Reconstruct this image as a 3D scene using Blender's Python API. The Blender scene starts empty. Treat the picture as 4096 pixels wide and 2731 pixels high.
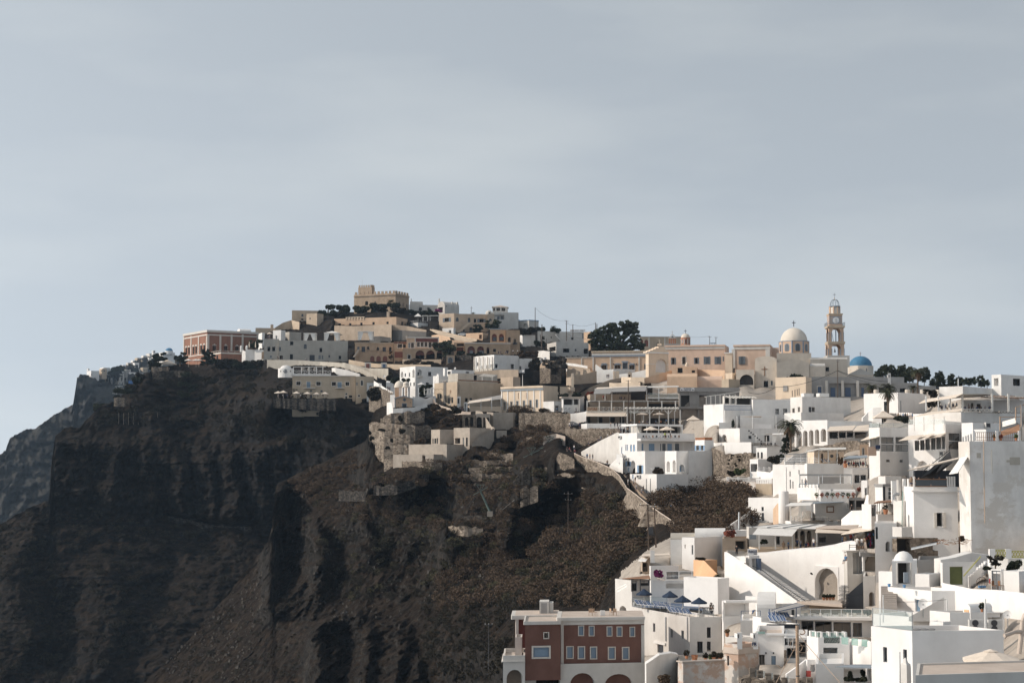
import bpy,math,random
import numpy as np
import mathutils
V=mathutils.Vector
random.seed(7);np.random.seed(7)
R=math.radians
sc=bpy.context.scene
col=sc.collection

W,H,F,YH=4096.0,2731.0,7000.0,1880.0 
PITCH=math.atan((YH-H/2)/F)
cam_d=bpy.data.cameras.new('camera');cam=bpy.data.objects.new('camera',cam_d);col.objects.link(cam)
cam_d.sensor_width=36;cam_d.lens=36*F/W;cam_d.clip_start=1;cam_d.clip_end=60000
cam.location=(0,0,0);cam.rotation_euler=(math.pi/2+PITCH,0,0)
sc.camera=cam
CP,SP=math.cos(PITCH),math.sin(PITCH)

SUN_EL,SUN_AZ=31.0,-5.0 
sx,sy,sz=-math.cos(R(SUN_EL))*math.cos(R(SUN_AZ)),math.cos(R(SUN_EL))*math.sin(R(SUN_AZ)),math.sin(R(SUN_EL))
world=bpy.data.worlds.new('World');sc.world=world;world.use_nodes=True
wt=world.node_tree;wt.nodes.clear()
wo=wt.nodes.new('ShaderNodeOutputWorld');bg=wt.nodes.new('ShaderNodeBackground')
sky=wt.nodes.new('ShaderNodeTexSky');sky.sky_type='NISHITA';sky.sun_disc=0
sky.sun_elevation=R(SUN_EL);sky.sun_rotation=R(-(90-SUN_AZ))
sky.air_density=1.0;sky.dust_density=1.7;sky.ozone_density=1.6;sky.altitude=200
hs=wt.nodes.new('ShaderNodeHueSaturation');hs.inputs['Saturation'].default_value=0.29
tc=wt.nodes.new('ShaderNodeTexCoord');mp=wt.nodes.new('ShaderNodeMapping')
mp.inputs['Scale'].default_value=(2.2,2.2,9.0);mp.inputs['Rotation'].default_value=(0.12,0.2,0.3)
cn=wt.nodes.new('ShaderNodeTexNoise');cn.inputs['Scale'].default_value=1.5;cn.inputs['Detail'].default_value=5;cn.inputs['Roughness'].default_value=0.5
cr=wt.nodes.new('ShaderNodeMapRange');cr.inputs['From Min'].default_value=0.45;cr.inputs['From Max'].default_value=0.75
cr.inputs['To Min'].default_value=0.0;cr.inputs['To Max'].default_value=0.17
cm=wt.nodes.new('ShaderNodeMixRGB');cm.blend_type='MIX';cm.inputs['Color2'].default_value=(5.0,4.85,4.6,1)
sv=wt.nodes.new('ShaderNodeVectorMath');sv.operation='ADD';sv.inputs[1].default_value=(0,0,.42);wt.links.new(tc.outputs['Generated'],sv.inputs[0]);wt.links.new(sv.outputs[0],sky.inputs[0])
wt.links.new(sky.outputs[0],hs.inputs['Color'])
wt.links.new(tc.outputs['Generated'],mp.inputs['Vector']);wt.links.new(mp.outputs[0],cn.inputs['Vector'])
wt.links.new(cn.outputs['Fac'],cr.inputs['Value']);wt.links.new(cr.outputs[0],cm.inputs['Fac'])
wt.links.new(hs.outputs[0],cm.inputs['Color1']);wt.links.new(cm.outputs[0],bg.inputs['Color'])
tm=wt.nodes.new('ShaderNodeMixRGB');tm.blend_type='MULTIPLY';tm.inputs['Fac'].default_value=1.0;tm.inputs['Color2'].default_value=(.985,1.02,.99,1);wt.links.new(cm.outputs[0],tm.inputs['Color1']);wt.links.new(tm.outputs[0],bg.inputs['Color'])
bg.inputs['Strength'].default_value=0.15
wt.links.new(bg.outputs[0],wo.inputs['Surface'])
sun_d=bpy.data.lights.new('sun','SUN');sun_d.energy=2.1;sun_d.angle=R(0.6);sun_d.color=(1.0,0.885,0.76)
sun=bpy.data.objects.new('sun',sun_d);col.objects.link(sun)
sun.rotation_euler=V((sx,sy,sz)).to_track_quat('Z','Y').to_euler()
sc.view_settings.view_transform='Standard';sc.view_settings.look='None'
sc.view_settings.exposure=0.62;sc.view_settings.gamma=1.0;sc.view_settings.use_curve_mapping=0
sc.cycles.max_bounces=6;sc.cycles.transparent_max_bounces=8;sc.cycles.volume_bounces=0
sc.cycles.use_denoising=True
HAZE=0.000052


CROPS=dict(N=(0,0,1.0),A=(700,1100,3.137),B=(1100,1100,3.137),C=(1500,1150,3.137),D=(1950,1150,3.137),
 E=(2300,1200,3.137),F=(2800,1150,3.136),G=(3400,1350,3.136),H=(1450,1450,3.137),I=(1950,1500,3.137),
 J=(2300,1500,3.137),K=(2750,1500,3.137),L=(3250,1500,3.137),M=(3500,1600,3.136),NN=(2400,1800,3.137),
 O=(2900,1800,3.137),Q=(3450,1900,3.136),RR=(2400,2100,3.137),S=(2900,2150,3.137),T=(3450,2150,2.698),
 U=(1950,2350,3.136),V=(2600,2350,3.92),WW=(3000,2350,3.92),Z=(0,1300,3.136),Y=(1000,1700,1.5208),X=(1800,1600,2.614))
CUR=[0.0,0.0,1.0]
def crop(k):CUR[:]=CROPS[k]
def nat(x,y):return CUR[0]+x/CUR[2],CUR[1]+y/CUR[2]
def rayn(px,py):
 a,b=(px-W/2)/F,(py-H/2)/F
 return V((a,CP+b*SP,SP-b*CP))
def Pn(px,py,D):
 r=rayn(px,py);return r*(D/r.y)
def P(x,y,D):return Pn(*nat(x,y),D)
def pxm(D):return D/F 


def tag(o,label=None,cat=None,group=None,kind=None):
 if label:o['label']=label
 if cat:o['category']=cat
 if group:o['group']=group
 if kind:o['kind']=kind
 return o
def empty(name,loc,label=None,cat=None,group=None):
 o=bpy.data.objects.new(name,None);o.empty_display_size=0.5;o.location=loc;col.objects.link(o)
 return tag(o,label,cat,group)
class MB:
 def __init__(s):s.v=[];s.f=[];s.m=[];s.mi=0
 def add(s,vs,fs):
  n=len(s.v);s.v+=[tuple(v)for v in vs];s.f+=[tuple(n+i for i in f)for f in fs];s.m+=[s.mi]*len(fs);return s
 def quad(s,a,b,c,d):return s.add((a,b,c,d),((0,1,2,3),))
 def poly(s,pts):return s.add(pts,(tuple(range(len(pts))),))
 def hexa(s,p): 
  return s.add(p,((3,2,1,0),(4,5,6,7),(0,1,5,4),(1,2,6,5),(2,3,7,6),(3,0,4,7)))
 def box(s,o,e1,l1,e2,l2,z0,z1): 
  o=V(o);a=e1*l1;b=e2*l2
  q=[o,o+a,o+a+b,o+b]
  return s.hexa([V((p.x,p.y,z0))for p in q]+[V((p.x,p.y,z1))for p in q])
 def cbox(s,c,sx_,sy_,sz_,rz=0): 
  e1=V((math.cos(rz),math.sin(rz),0));e2=V((-math.sin(rz),math.cos(rz),0));c=V(c)
  return s.box(c-e1*sx_/2-e2*sy_/2,e1,sx_,e2,sy_,c.z,c.z+sz_)
 def tube(s,a,b,r,n=6,r2=None,cap=True):
  a=V(a);b=V(b);d=b-a
  if d.length<1e-5:return s
  r2=r if r2 is None else r2
  d.normalize();u=d.orthogonal().normalized();w=d.cross(u)
  vs=[]
  for p,rr in((a,r),(b,r2)):
   for k in range(n):
    t=2*math.pi*k/n;vs.append(p+(u*math.cos(t)+w*math.sin(t))*rr)
  fs=[(k,(k+1)%n,n+(k+1)%n,n+k)for k in range(n)]
  if cap:fs+=[tuple(range(n-1,-1,-1)),tuple(range(n,2*n))]
  return s.add(vs,fs)
 def path(s,pts,r,n=5):
  for a,b in zip(pts[:-1],pts[1:]):s.tube(a,b,r,n)
  return s
 def lathe(s,c,prof,n=20,a0=0.0,a1=2*math.pi,sx_=1,sy_=1): 
  c=V(c);full=abs(a1-a0-2*math.pi)<1e-4;m=n if full else n+1
  vs=[(c.x+math.cos(a0+(a1-a0)*k/n)*r*sx_,c.y+math.sin(a0+(a1-a0)*k/n)*r*sy_,c.z+h)for r,h in prof for k in range(m)]
  fs=[]
  for i in range(len(prof)-1):
   for k in range(n):
    k2=(k+1)%m;fs.append((i*m+k,i*m+k2,(i+1)*m+k2,(i+1)*m+k))
  return s.add(vs,fs)
 def build(s,name,mat=None,parent=None,smooth=0,mats=None):
  me=bpy.data.meshes.new(name);me.from_pydata(s.v,[],s.f);me.update()
  for m_ in(mats or[mat]):me.materials.append(M[m_]if isinstance(m_,str)else m_)
  if mats:me.polygons.foreach_set('material_index',s.m)
  if smooth:me.polygons.foreach_set('use_smooth',[True]*len(me.polygons))
  o=bpy.data.objects.new(name,me);col.objects.link(o)
  if parent:att(o,parent)
  return o
def att(o,parent):
 o.parent=parent
 l=V((0,0,0));p=parent
 while p:l+=p.location;p=p.parent
 o.matrix_parent_inverse.translation=-l
 return o

M={}
def nodes(name):
 m=bpy.data.materials.new(name);m.use_nodes=True;nt=m.node_tree
 return m,nt,nt.nodes['Principled BSDF']
def N(nt,typ,**k):
 n=nt.nodes.new(typ)
 for a,b in k.items():
  if a in n.inputs:n.inputs[a].default_value=b
  else:setattr(n,a,b)
 return n
def ramp(nt,fac,stops):
 r=nt.nodes.new('ShaderNodeValToRGB');e=r.color_ramp.elements
 while len(e)<len(stops):e.new(0.5)
 for i,(p,c)in enumerate(stops):e[i].position=p;e[i].color=(*c,1)
 nt.links.new(fac,r.inputs[0]);return r.outputs[0]
def mul(c,k):return tuple(min(1,x*k)for x in c)
def geo_pos(nt,scale=(1,1,1)):
 g=nt.nodes.new('ShaderNodeNewGeometry');mpn=nt.nodes.new('ShaderNodeMapping');mpn.inputs['Scale'].default_value=scale
 nt.links.new(g.outputs['Position'],mpn.inputs['Vector']);return mpn.outputs[0]
def pls(name,c,stain=0.12,rough=0.9,scale=0.5,bump=0.15,dark=None,patch=0.0,streak=0.06):
 m,nt,b=nodes(name)
 pos=geo_pos(nt,(scale,scale,scale));pos2=geo_pos(nt,(0.35,0.35,0.12))
 n1=N(nt,'ShaderNodeTexNoise',Scale=1.0,Detail=6.0,Roughness=0.65);nt.links.new(pos,n1.inputs['Vector'])
 n2=N(nt,'ShaderNodeTexNoise',Scale=1.0,Detail=4.0,Roughness=0.6);nt.links.new(pos2,n2.inputs['Vector'])
 base=ramp(nt,n1.outputs['Fac'],[(0.30,mul(c,1-stain)),(0.62,c)])
 st=ramp(nt,n2.outputs['Fac'],[(0.30,(1-streak*2.2,1-streak*2.4,1-streak*2.6)),(0.56,(1,1,1))])
 mx=N(nt,'ShaderNodeMixRGB',blend_type='MULTIPLY');mx.inputs['Fac'].default_value=1
 nt.links.new(base,mx.inputs['Color1']);nt.links.new(st,mx.inputs['Color2']);out=mx.outputs[0]
 if patch>0:
  pos3=geo_pos(nt,(0.22,0.22,0.3));n3=N(nt,'ShaderNodeTexNoise',Scale=1.0,Detail=7.0,Roughness=0.7);nt.links.new(pos3,n3.inputs['Vector'])
  f=ramp(nt,n3.outputs['Fac'],[(0.60-patch*0.12,(0,0,0)),(0.64-patch*0.10,(1,1,1))])
  m2=N(nt,'ShaderNodeMixRGB');nt.links.new(f,m2.inputs['Fac']);nt.links.new(out,m2.inputs['Color1'])
  m2.inputs['Color2'].default_value=(*(dark or mul(c,0.6)),1);out=m2.outputs[0]
 nt.links.new(out,b.inputs['Base Color']);b.inputs['Roughness'].default_value=rough
 b.inputs['Specular IOR Level'].default_value=0.25
 bp=N(nt,'ShaderNodeBump',Strength=bump,Distance=0.15);nt.links.new(n1.outputs['Fac'],bp.inputs['Height']);nt.links.new(bp.outputs[0],b.inputs['Normal'])
 M[name]=m;return m
def plain(name,c,rough=0.6,metal=0.0,var=0.08,sc_=3.0):
 m,nt,b=nodes(name)
 n1=N(nt,'ShaderNodeTexNoise',Scale=sc_,Detail=3.0);nt.links.new(geo_pos(nt),n1.inputs['Vector'])
 nt.links.new(ramp(nt,n1.outputs['Fac'],[(0.3,mul(c,1-var)),(0.7,mul(c,1+var))]),b.inputs['Base Color'])
 b.inputs['Roughness'].default_value=rough;b.inputs['Metallic'].default_value=metal
 M[name]=m;return m
def msn(name,c1,c2,mortar,scale=2.2,bump=0.6,hole=0.34):
 m,nt,b=nodes(name)
 pos=geo_pos(nt,(1,1,1.35))
 v=N(nt,'ShaderNodeTexVoronoi',Scale=scale);nt.links.new(pos,v.inputs['Vector'])
 ve=N(nt,'ShaderNodeTexVoronoi',Scale=scale,feature='DISTANCE_TO_EDGE');nt.links.new(pos,ve.inputs['Vector'])
 sep=nt.nodes.new('ShaderNodeSeparateColor');nt.links.new(v.outputs['Color'],sep.inputs[0])
 stone=ramp(nt,sep.outputs[0],[(0.0,mul(c1,0.55)),(hole,c1),(1.0,c2)])
 e=ramp(nt,ve.outputs['Distance'],[(0.02,(0,0,0)),(0.09,(1,1,1))])
 mx=N(nt,'ShaderNodeMixRGB');nt.links.new(e,mx.inputs['Fac']);mx.inputs['Color1'].default_value=(*mortar,1);nt.links.new(stone,mx.inputs['Color2'])
 n1=N(nt,'ShaderNodeTexNoise',Scale=0.35,Detail=6.0,Roughness=0.7);nt.links.new(geo_pos(nt),n1.inputs['Vector'])
 m2=N(nt,'ShaderNodeMixRGB',blend_type='MULTIPLY');m2.inputs['Fac'].default_value=1
 nt.links.new(mx.outputs[0],m2.inputs['Color1']);nt.links.new(ramp(nt,n1.outputs['Fac'],[(0.3,(0.55,0.53,0.5)),(0.65,(1.1,1.1,1.1))]),m2.inputs['Color2'])
 nt.links.new(m2.outputs[0],b.inputs['Base Color']);b.inputs['Roughness'].default_value=0.95;b.inputs['Specular IOR Level'].default_value=0.15
 bp=N(nt,'ShaderNodeBump',Strength=bump,Distance=0.3);nt.links.new(e,bp.inputs['Height']);nt.links.new(bp.outputs[0],b.inputs['Normal'])
 M[name]=m;return m
def glass(name,c,rough=0.06,alpha=1.0):
 m,nt,b=nodes(name)
 b.inputs['Base Color'].default_value=(*c,1);b.inputs['Roughness'].default_value=rough;b.inputs['Specular IOR Level'].default_value=0.7
 b.inputs['Alpha'].default_value=alpha;M[name]=m;return m
pls('white',(0.80,0.78,0.755),0.11,streak=0.05)
pls('wc',(0.83,0.81,0.79),0.08,streak=0.035)
pls('wworn',(0.70,0.67,0.635),0.14,streak=0.05,patch=0.0)
pls('wp',(0.70,0.66,0.62),0.2,streak=0.14,patch=1.0,dark=(0.50,0.36,0.28))
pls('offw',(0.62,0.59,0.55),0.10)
pls('stonewash',(0.47,0.435,0.385),0.14)
pls('greige',(0.50,0.46,0.40),0.14)
pls('cream',(0.50,0.41,0.31),0.12)
pls('peach',(0.66,0.47,0.33),0.12)
pls('pl',(0.76,0.62,0.48),0.08)
pls('pink',(0.66,0.49,0.385),0.12)
pls('ochre',(0.50,0.36,0.25),0.18)
pls('tan',(0.50,0.40,0.31),0.18)
pls('sand',(0.56,0.45,0.34),0.16)
pls('cs',(0.42,0.32,0.235),0.30,scale=0.9,bump=0.5)
pls('red',(0.19,0.098,0.076),0.2,streak=.1)
pls('cream_light',(0.64,0.565,0.48),0.12)
pls('red_mansion',(0.30,0.155,0.107),0.14)
pls('red_dark',(0.17,0.065,0.055),0.15)
pls('rc',(0.50,0.22,0.13),0.12)
pls('corange',(0.60,0.43,0.315),0.10)
pls('conc',(0.46,0.40,0.34),0.2,scale=0.8)
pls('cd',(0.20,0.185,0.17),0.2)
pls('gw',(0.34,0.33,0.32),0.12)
pls('bg',(0.30,0.34,0.38),0.10)
pls('tf',(0.50,0.44,0.39),0.18)
pls('rt',(0.58,0.49,0.42),0.16)
pls('tb',(0.27,0.32,0.39),0.1)
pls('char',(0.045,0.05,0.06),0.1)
pls('orange_wall',(0.72,0.44,0.26),0.06)
pls('dome_blue',(0.065,0.205,0.35),0.16,rough=0.6)
pls('dw',(0.70,0.63,0.545),0.10)
pls('white_tall',(0.80,0.77,0.735),0.16,streak=.1,patch=.55,dark=(.62,.575,.525))
msn('rubble',(0.17,0.14,0.115),(0.36,0.30,0.245),(0.25,0.21,0.17),1.8)
msn('rl',(0.22,0.18,0.145),(0.46,0.39,0.32),(0.36,0.30,0.245),1.3)
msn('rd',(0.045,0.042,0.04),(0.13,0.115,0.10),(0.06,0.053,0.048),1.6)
plain('mg',(0.35,0.36,0.37),0.4,0.6);plain('mw',(0.75,0.74,0.72),0.5);plain('md',(0.04,0.04,0.045),0.5)
plain('mb',(0.04,0.09,0.20),0.5);plain('pylon_green',(0.10,0.14,0.125),0.6);plain('wood_pole',(0.09,0.062,0.045),0.85)
plain('wood_raw',(0.42,0.29,0.20),0.8);plain('wb',(0.24,0.12,0.06),0.7);plain('ww',(0.70,0.67,0.62),0.7)
plain('canvas',(0.72,0.62,0.52),0.9);plain('cw',(0.80,0.77,0.73),0.9);plain('cg',(0.30,0.29,0.28),0.9)
plain('canvas_navy',(0.014,0.030,0.062),0.9);plain('lounger_blue',(0.07,0.15,0.36),0.85);plain('stripe_white',(0.34,0.40,0.50),0.85)
plain('sblue',(0.22,0.34,0.50),0.6);plain('shutter_bright',(0.05,0.17,0.45),0.6);plain('sg',(0.13,0.15,0.17),0.7)
plain('door_dark',(0.045,0.05,0.06),0.6);plain('door_blue',(0.08,0.12,0.20),0.6);plain('door_red',(0.20,0.07,0.05),0.6);plain('door_green',(0.105,0.12,0.035),0.6)
plain('fw',(0.61,0.56,0.50),0.6);plain('frame_brown',(0.20,0.10,0.05),0.6);plain('interior_unlit',(0.05,0.045,0.042),0.9);plain('interior_warm',(0.22,0.17,0.13),0.9)  # plain interior: near-black base colour stands in for the shade of unlit rooms
plain('yellow',(0.45,0.42,0.13),0.6);plain('terrac',(0.42,0.18,0.09),0.85);plain('pot_blue',(0.12,0.27,0.48),0.5);plain('ac_white',(0.58,0.56,0.53),0.5)
plain('sign_black',(0.02,0.02,0.025),0.7);plain('sign_navy',(0.02,0.035,0.09),0.7);plain('sign_rust',(0.20,0.08,0.04),0.7);plain('sign_orange',(0.42,0.22,0.12),0.7)
plain('red_box',(0.40,0.05,0.04),0.5);plain('solar',(0.03,0.045,0.07),0.2);plain('dish',(0.62,0.61,0.60),0.5);plain('wire',(0.03,0.03,0.03),0.7)
plain('rope',(0.50,0.36,0.26),0.9);plain('asphalt',(0.30,0.27,0.24),0.95)
glass('pd',(0.035,0.042,0.05));glass('pane_sky_tint',(0.17,0.25,0.34),0.4);glass('pg',(0.16,0.17,0.18),0.15)  # blue pane: sky reflection put into the base colour
glass('rg',(0.50,0.62,0.62),0.05,0.30);glass('rgreen',(0.30,0.48,0.43),0.08,0.55);glass('cglass',(0.22,0.30,0.31),0.05,0.6)
def leafmat(name,c,var=0.5):
 m,nt,b=nodes(name)
 n1=N(nt,'ShaderNodeTexNoise',Scale=0.7,Detail=3.0);nt.links.new(geo_pos(nt),n1.inputs['Vector'])
 n2=N(nt,'ShaderNodeTexWhiteNoise',noise_dimensions='3D');nt.links.new(geo_pos(nt,(3,3,3)),n2.inputs['Vector'])
 o1=ramp(nt,n1.outputs['Fac'],[(0.3,mul(c,1-var)),(0.7,mul(c,1+var))])
 nt.links.new(o1,b.inputs['Base Color']);b.inputs['Roughness'].default_value=0.8;b.inputs['Specular IOR Level'].default_value=0.2
 M[name]=m
leafmat('ld',(0.032,0.037,0.022));leafmat('lt',(0.060,0.067,0.040));leafmat('leaf_palm',(0.05,0.053,0.028));leafmat('leaf_dry',(0.13,0.08,0.045))
leafmat('scrub_olive',(0.062,0.056,0.030));leafmat('sb',(0.088,0.060,0.040));leafmat('sd',(0.032,0.027,0.018));leafmat('lg',(0.07,0.09,0.035));leafmat('fm',(0.22,0.035,0.13));leafmat('fr',(0.28,0.09,0.06))
plain('bark',(0.10,0.07,0.05),0.9)
plain('skin',(0.42,0.26,0.19),0.6);plain('hair',(0.035,0.025,0.02),0.7)
for nm,c in dict(navy=(0.03,0.045,0.10),black=(0.02,0.02,0.022),white=(0.68,0.67,0.65),blue=(0.08,0.20,0.36),orange=(0.50,0.17,0.05),red=(0.34,0.05,0.05),grey=(0.20,0.20,0.21),green=(0.45,0.55,0.10),tan=(0.40,0.29,0.20)).items():
 plain('cloth_'+nm,c,0.9)

REG=[];CTRL=[] 
PANE=dict(d='pd',b='sblue',g='sg',k='interior_unlit',B='shutter_bright',r='door_red',D='door_blue',G='cglass',w='fw',t='door_dark',n='door_green',y='pg',u='pane_sky_tint',o='wb',W='interior_warm')
class Bld:
 def __init__(s,name,label,cat,xl,xc,xr,yt,yb,D,yaw=28,mat='white',sink=3.0,par=0.45,dep=9.0,roof=None,wins=(),parent=None,group=None,ctrl=True,part='wall',slope=0.0,yl=None):
  nx,ny=nat(xc,yt);_,nyb=nat(xc,yb);nxl,_=nat(xl,yt);nxr,_=nat(xr,yt)
  th=R(yaw);s.D=D;s.mat=mat
  s.e1=V((math.cos(th),math.sin(th),0));tl=R(yaw if yl is None else yl);s.e2=V((-math.sin(tl),math.cos(tl),0))
  k_=rayn(nx,ny);k_=k_.x/k_.y
  if xc-xl<14 and-s.e2.x+k_*s.e2.y>0:s.e2=V((k_+.02,1,0)).normalized()
  s.nR=V((math.sin(th),-math.cos(th),0));s.nL=V((-s.e2.y,s.e2.x,0))
  a=Pn(nx,ny,D);bpt=Pn(nx,nyb,D)
  s.C=V(((a.x+bpt.x)/2,D,0));s.zt=a.z;s.zv=bpt.z;s.zb=bpt.z-sink;s.slope=slope
  def solve(e,px):
   r=rayn(px,ny);k=r.x/r.y
   den=e.x-k*e.y
   return(k*s.C.y-s.C.x)/den if abs(den)>1e-6 else-1
  s.L1=solve(s.e1,nxr)if xr>xc+1 else dep
  s.L2=solve(s.e2,nxl)if xl<xc-1 else dep
  s.L1=s.L1 if 0.3<s.L1<140 else dep;s.L2=s.L2 if 0.3<s.L2<140 else dep
  s.xc=nx
  if ctrl:
   CTRL.append((nx,nyb+4,D+min(4,s.L1*0.3)))
   CTRL.append((nx,(ny+nyb)/2,D+0.75*min(s.L1,s.L2)))
   if nxr-nx>60:CTRL.append((nxr-8,nyb+4,D+s.L1*s.e1.y+3))
   if nx-nxl>60:CTRL.append((nxl+8,nyb+4,D+s.L2*s.e2.y+3))
  REG.append(([nxl,nx,nxr]if nxl<nx-.1 else[nx-.1,nx,nxr],[D+s.L2*s.e2.y if xl<xc-1 else D,D,D+s.L1*s.e1.y if xr>xc+1 else D],[ny]*3,[nyb]*3))
  s.root=parent.root if parent else empty(name,(s.C.x,s.C.y,s.zb),label,cat,group)
  opsR,opsL,items=[],[],[]
  for w in wins:
   x0,y0,x1,y1,kd=w[:5]
   side=w[5]if len(w)>5 else('R' if(x0+x1)/2>xc else 'L')
   q=s.uv(x0,y0,x1,y1,side)
   if q is None:continue
   u0,u1,v0,v1=q;L=s.L1 if side=='R' else s.L2
   u0,u1=max(0.06,u0),min(L-0.06,u1);v0,v1=max(s.zb+.05,v0),min(s.zt-0.08,v1)
   if u1-u0<0.12 or v1-v0<0.12:continue
   ops=opsR if side=='R' else opsL
   if any(u0<o[1]+.03 and u1>o[0]-.03 and v0<o[3]+.03 and v1>o[2]-.03 for o in ops):continue
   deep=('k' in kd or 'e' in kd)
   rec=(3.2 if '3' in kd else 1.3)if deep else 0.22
   op=(u0,u1,v0,v1,'a' in kd,rec);ops.append(op);items.append((side,op,kd))
  mb=MB()
  s.face(mb,s.C,s.e1,s.nR,s.L1,opsR);s.face(mb,s.C,s.e2,s.nL,s.L2,opsL)
  A=s.C+s.e1*s.L1;Bp=A+s.e2*s.L2;E=s.C+s.e2*s.L2
  z=lambda p,h:V((p.x,p.y,h))
  mb.quad(z(A,s.zb),z(Bp,s.zb),z(Bp,s.zt),z(A,s.zt));mb.quad(z(Bp,s.zb),z(E,s.zb),z(E,s.zt),z(Bp,s.zt))
  t=min(0.22,s.L1*.2,s.L2*.2);pr=min(par,(s.zt-s.zb)*.4)
  if par>0:
   o=[s.C,A,Bp,E];i=[s.C+(s.e1+s.e2)*t,A+(s.e2-s.e1)*t,Bp-(s.e1+s.e2)*t,E+(s.e1-s.e2)*t]
   for k in range(4):
    k2=(k+1)%4
    mb.quad(z(o[k],s.zt),z(o[k2],s.zt),z(i[k2],s.zt),z(i[k],s.zt))
    mb.quad(z(i[k],s.zt),z(i[k2],s.zt),z(i[k2],s.zt-pr),z(i[k],s.zt-pr))
   rf=MB().quad(*[z(p,s.zt-pr)for p in i])
  else:
   rf=MB().quad(*[z(p,s.zt)for p in(s.C,A,Bp,E)])
  s.wall=mb.build(part,mat,s.root);s.roof=rf.build('roof',roof or mat,s.root)
  for it in items:s.window(*it)
 def uv(s,x0,y0,x1,y1,side):
  e,n=(s.e1,s.nR)if side=='R' else(s.e2,s.nL)
  us,zs=[],[]
  xm,ym=(x0+x1)/2,(y0+y1)/2
  for(x,y)in((x0,ym),(x1,ym),(xm,y0),(xm,y1)):
   r=rayn(*nat(x,y));d=r.dot(n)
   if abs(d)<1e-4:return None
   p=r*(s.C.dot(n)/d);us.append((p-s.C).dot(e));zs.append(p.z)
  return min(us[:2]),max(us[:2]),min(zs[2:]),max(zs[2:])
 @staticmethod
 def arcpts(u0,u1,v0,v1,n=10):
  r=(u1-u0)/2;h=min(r*1.05,(v1-v0)*0.62);sp=v1-h;uc=(u0+u1)/2
  return[(uc-r*math.cos(math.pi*k/n),sp+h*math.sin(math.pi*k/n))for k in range(n+1)]
 def face(s,mb,O,eu,nrm,L,ops):
  us=sorted({0.0,L,*[o[0]for o in ops],*[o[1]for o in ops]});vs=sorted({s.zb,s.zt,*[o[2]for o in ops],*[o[3]for o in ops]})
  pt=lambda u,v,d=0.0:V((O.x+eu.x*u-nrm.x*d,O.y+eu.y*u-nrm.y*d,v))
  for a,b in zip(us[:-1],us[1:]):
   for c,d in zip(vs[:-1],vs[1:]):
    um,vm=(a+b)/2,(c+d)/2
    if any(o[0]<um<o[1]and o[2]<vm<o[3]for o in ops):continue
    mb.quad(pt(a,c),pt(b,c),pt(b,d),pt(a,d))
  for(u0,u1,v0,v1,arch,rec)in ops:
   if arch:
    ap=s.arcpts(u0,u1,v0,v1);n=len(ap)//2
    mb.poly([pt(u0,v1)]+[pt(*q)for q in ap[:n+1]]+[pt((u0+u1)/2,v1)])
    mb.poly([pt((u0+u1)/2,v1)]+[pt(*q)for q in ap[n:]]+[pt(u1,v1)])
    loop=[(u0,v0)]+ap+[(u1,v0)]
   else:loop=[(u0,v0),(u0,v1),(u1,v1),(u1,v0)]
   for(a,b)in zip(loop,loop[1:]+loop[:1]):
    mb.quad(pt(*a),pt(*b),pt(*b,rec),pt(*a,rec))
 def window(s,side,op,kd):
  u0,u1,v0,v1,arch,rec=op;O=s.C;eu,n=(s.e1,s.nR)if side=='R' else(s.e2,s.nL)
  pt=lambda u,v,d=0.0:V((O.x+eu.x*u-n.x*d,O.y+eu.y*u-n.y*d,v))
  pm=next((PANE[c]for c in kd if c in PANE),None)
  if pm is None:pm=s.mat
  loop=[(u0,v0)]+s.arcpts(u0,u1,v0,v1)+[(u1,v0)]if arch else[(u0,v0),(u0,v1),(u1,v1),(u1,v0)]
  pane=MB().poly([pt(*q,rec-0.03)for q in loop])
  isdoor=kd[0]in 'rDtn' or 'e' in kd or 'k' in kd
  nm='recess' if('e' in kd or 'k' in kd)else('door' if isdoor else 'window')
  w=u1-u0;h=v1-v0
  wpx=w/pxm(s.D)
  if nm=='window' and wpx>9 and not arch and 'u' not in kd:
   fr=MB();fw=min(.09,w*.09);fm='fw' if 's' in kd or 'f' in kd else 'sg'
   for(a,b,c,d)in((u0,u0+fw,v0,v1),(u1-fw,u1,v0,v1),(u0+fw,u1-fw,v0,v0+fw),(u0+fw,u1-fw,v1-fw,v1),((u0+u1)/2-fw*.3,(u0+u1)/2+fw*.3,v0+fw,v1-fw)):
    fr.box(pt(a,0,rec-.04),eu,b-a,n,0.05,c,d)
   fo=fr.build('window',fm,s.root);pane.build('pane',pm,fo);top=fo
  else:
   top=pane.build(nm,pm,s.root)
  if 's' in kd:
   sm=MB();g=min(.2,w*.17)
   for(a,b,c,d)in((u0-g,u0,v0-g,v1+g),(u1,u1+g,v0-g,v1+g),(u0,u1,v1,v1+g),(u0,u1,v0-g,v0)):
    sm.box(pt(a,0,-0.003),eu,b-a,n,0.05,c,d)
   sm.build('surround','fw' if 'x' not in kd else 'bg',s.root)
  if 'h' in kd or 'H' in kd:
   for(a,b)in((u0-w*.48,u0-.03),(u1+.03,u1+w*.48)):
    MB().box(pt(a,0,-0.003),eu,b-a,n,0.06,v0,v1).build('shutter','sg' if 'h' in kd else('sblue' if 'l' in kd else 'fw'),s.root)
 def slab(s,x0,y0,x1,y1,mat,proud=0.12,name='trim',side=None,off=0.003):
  side=side or('R' if nat((x0+x1)/2,0)[0]>s.xc else 'L')
  q=s.uv(x0,y0,x1,y1,side)
  if q is None:return
  eu,n=(s.e1,s.nR)if side=='R' else(s.e2,s.nL)
  o=s.C+eu*q[0]+n*off
  return MB().box(o,eu,q[1]-q[0],n,proud,q[2],q[3]).build(name,mat,s.root)
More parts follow.
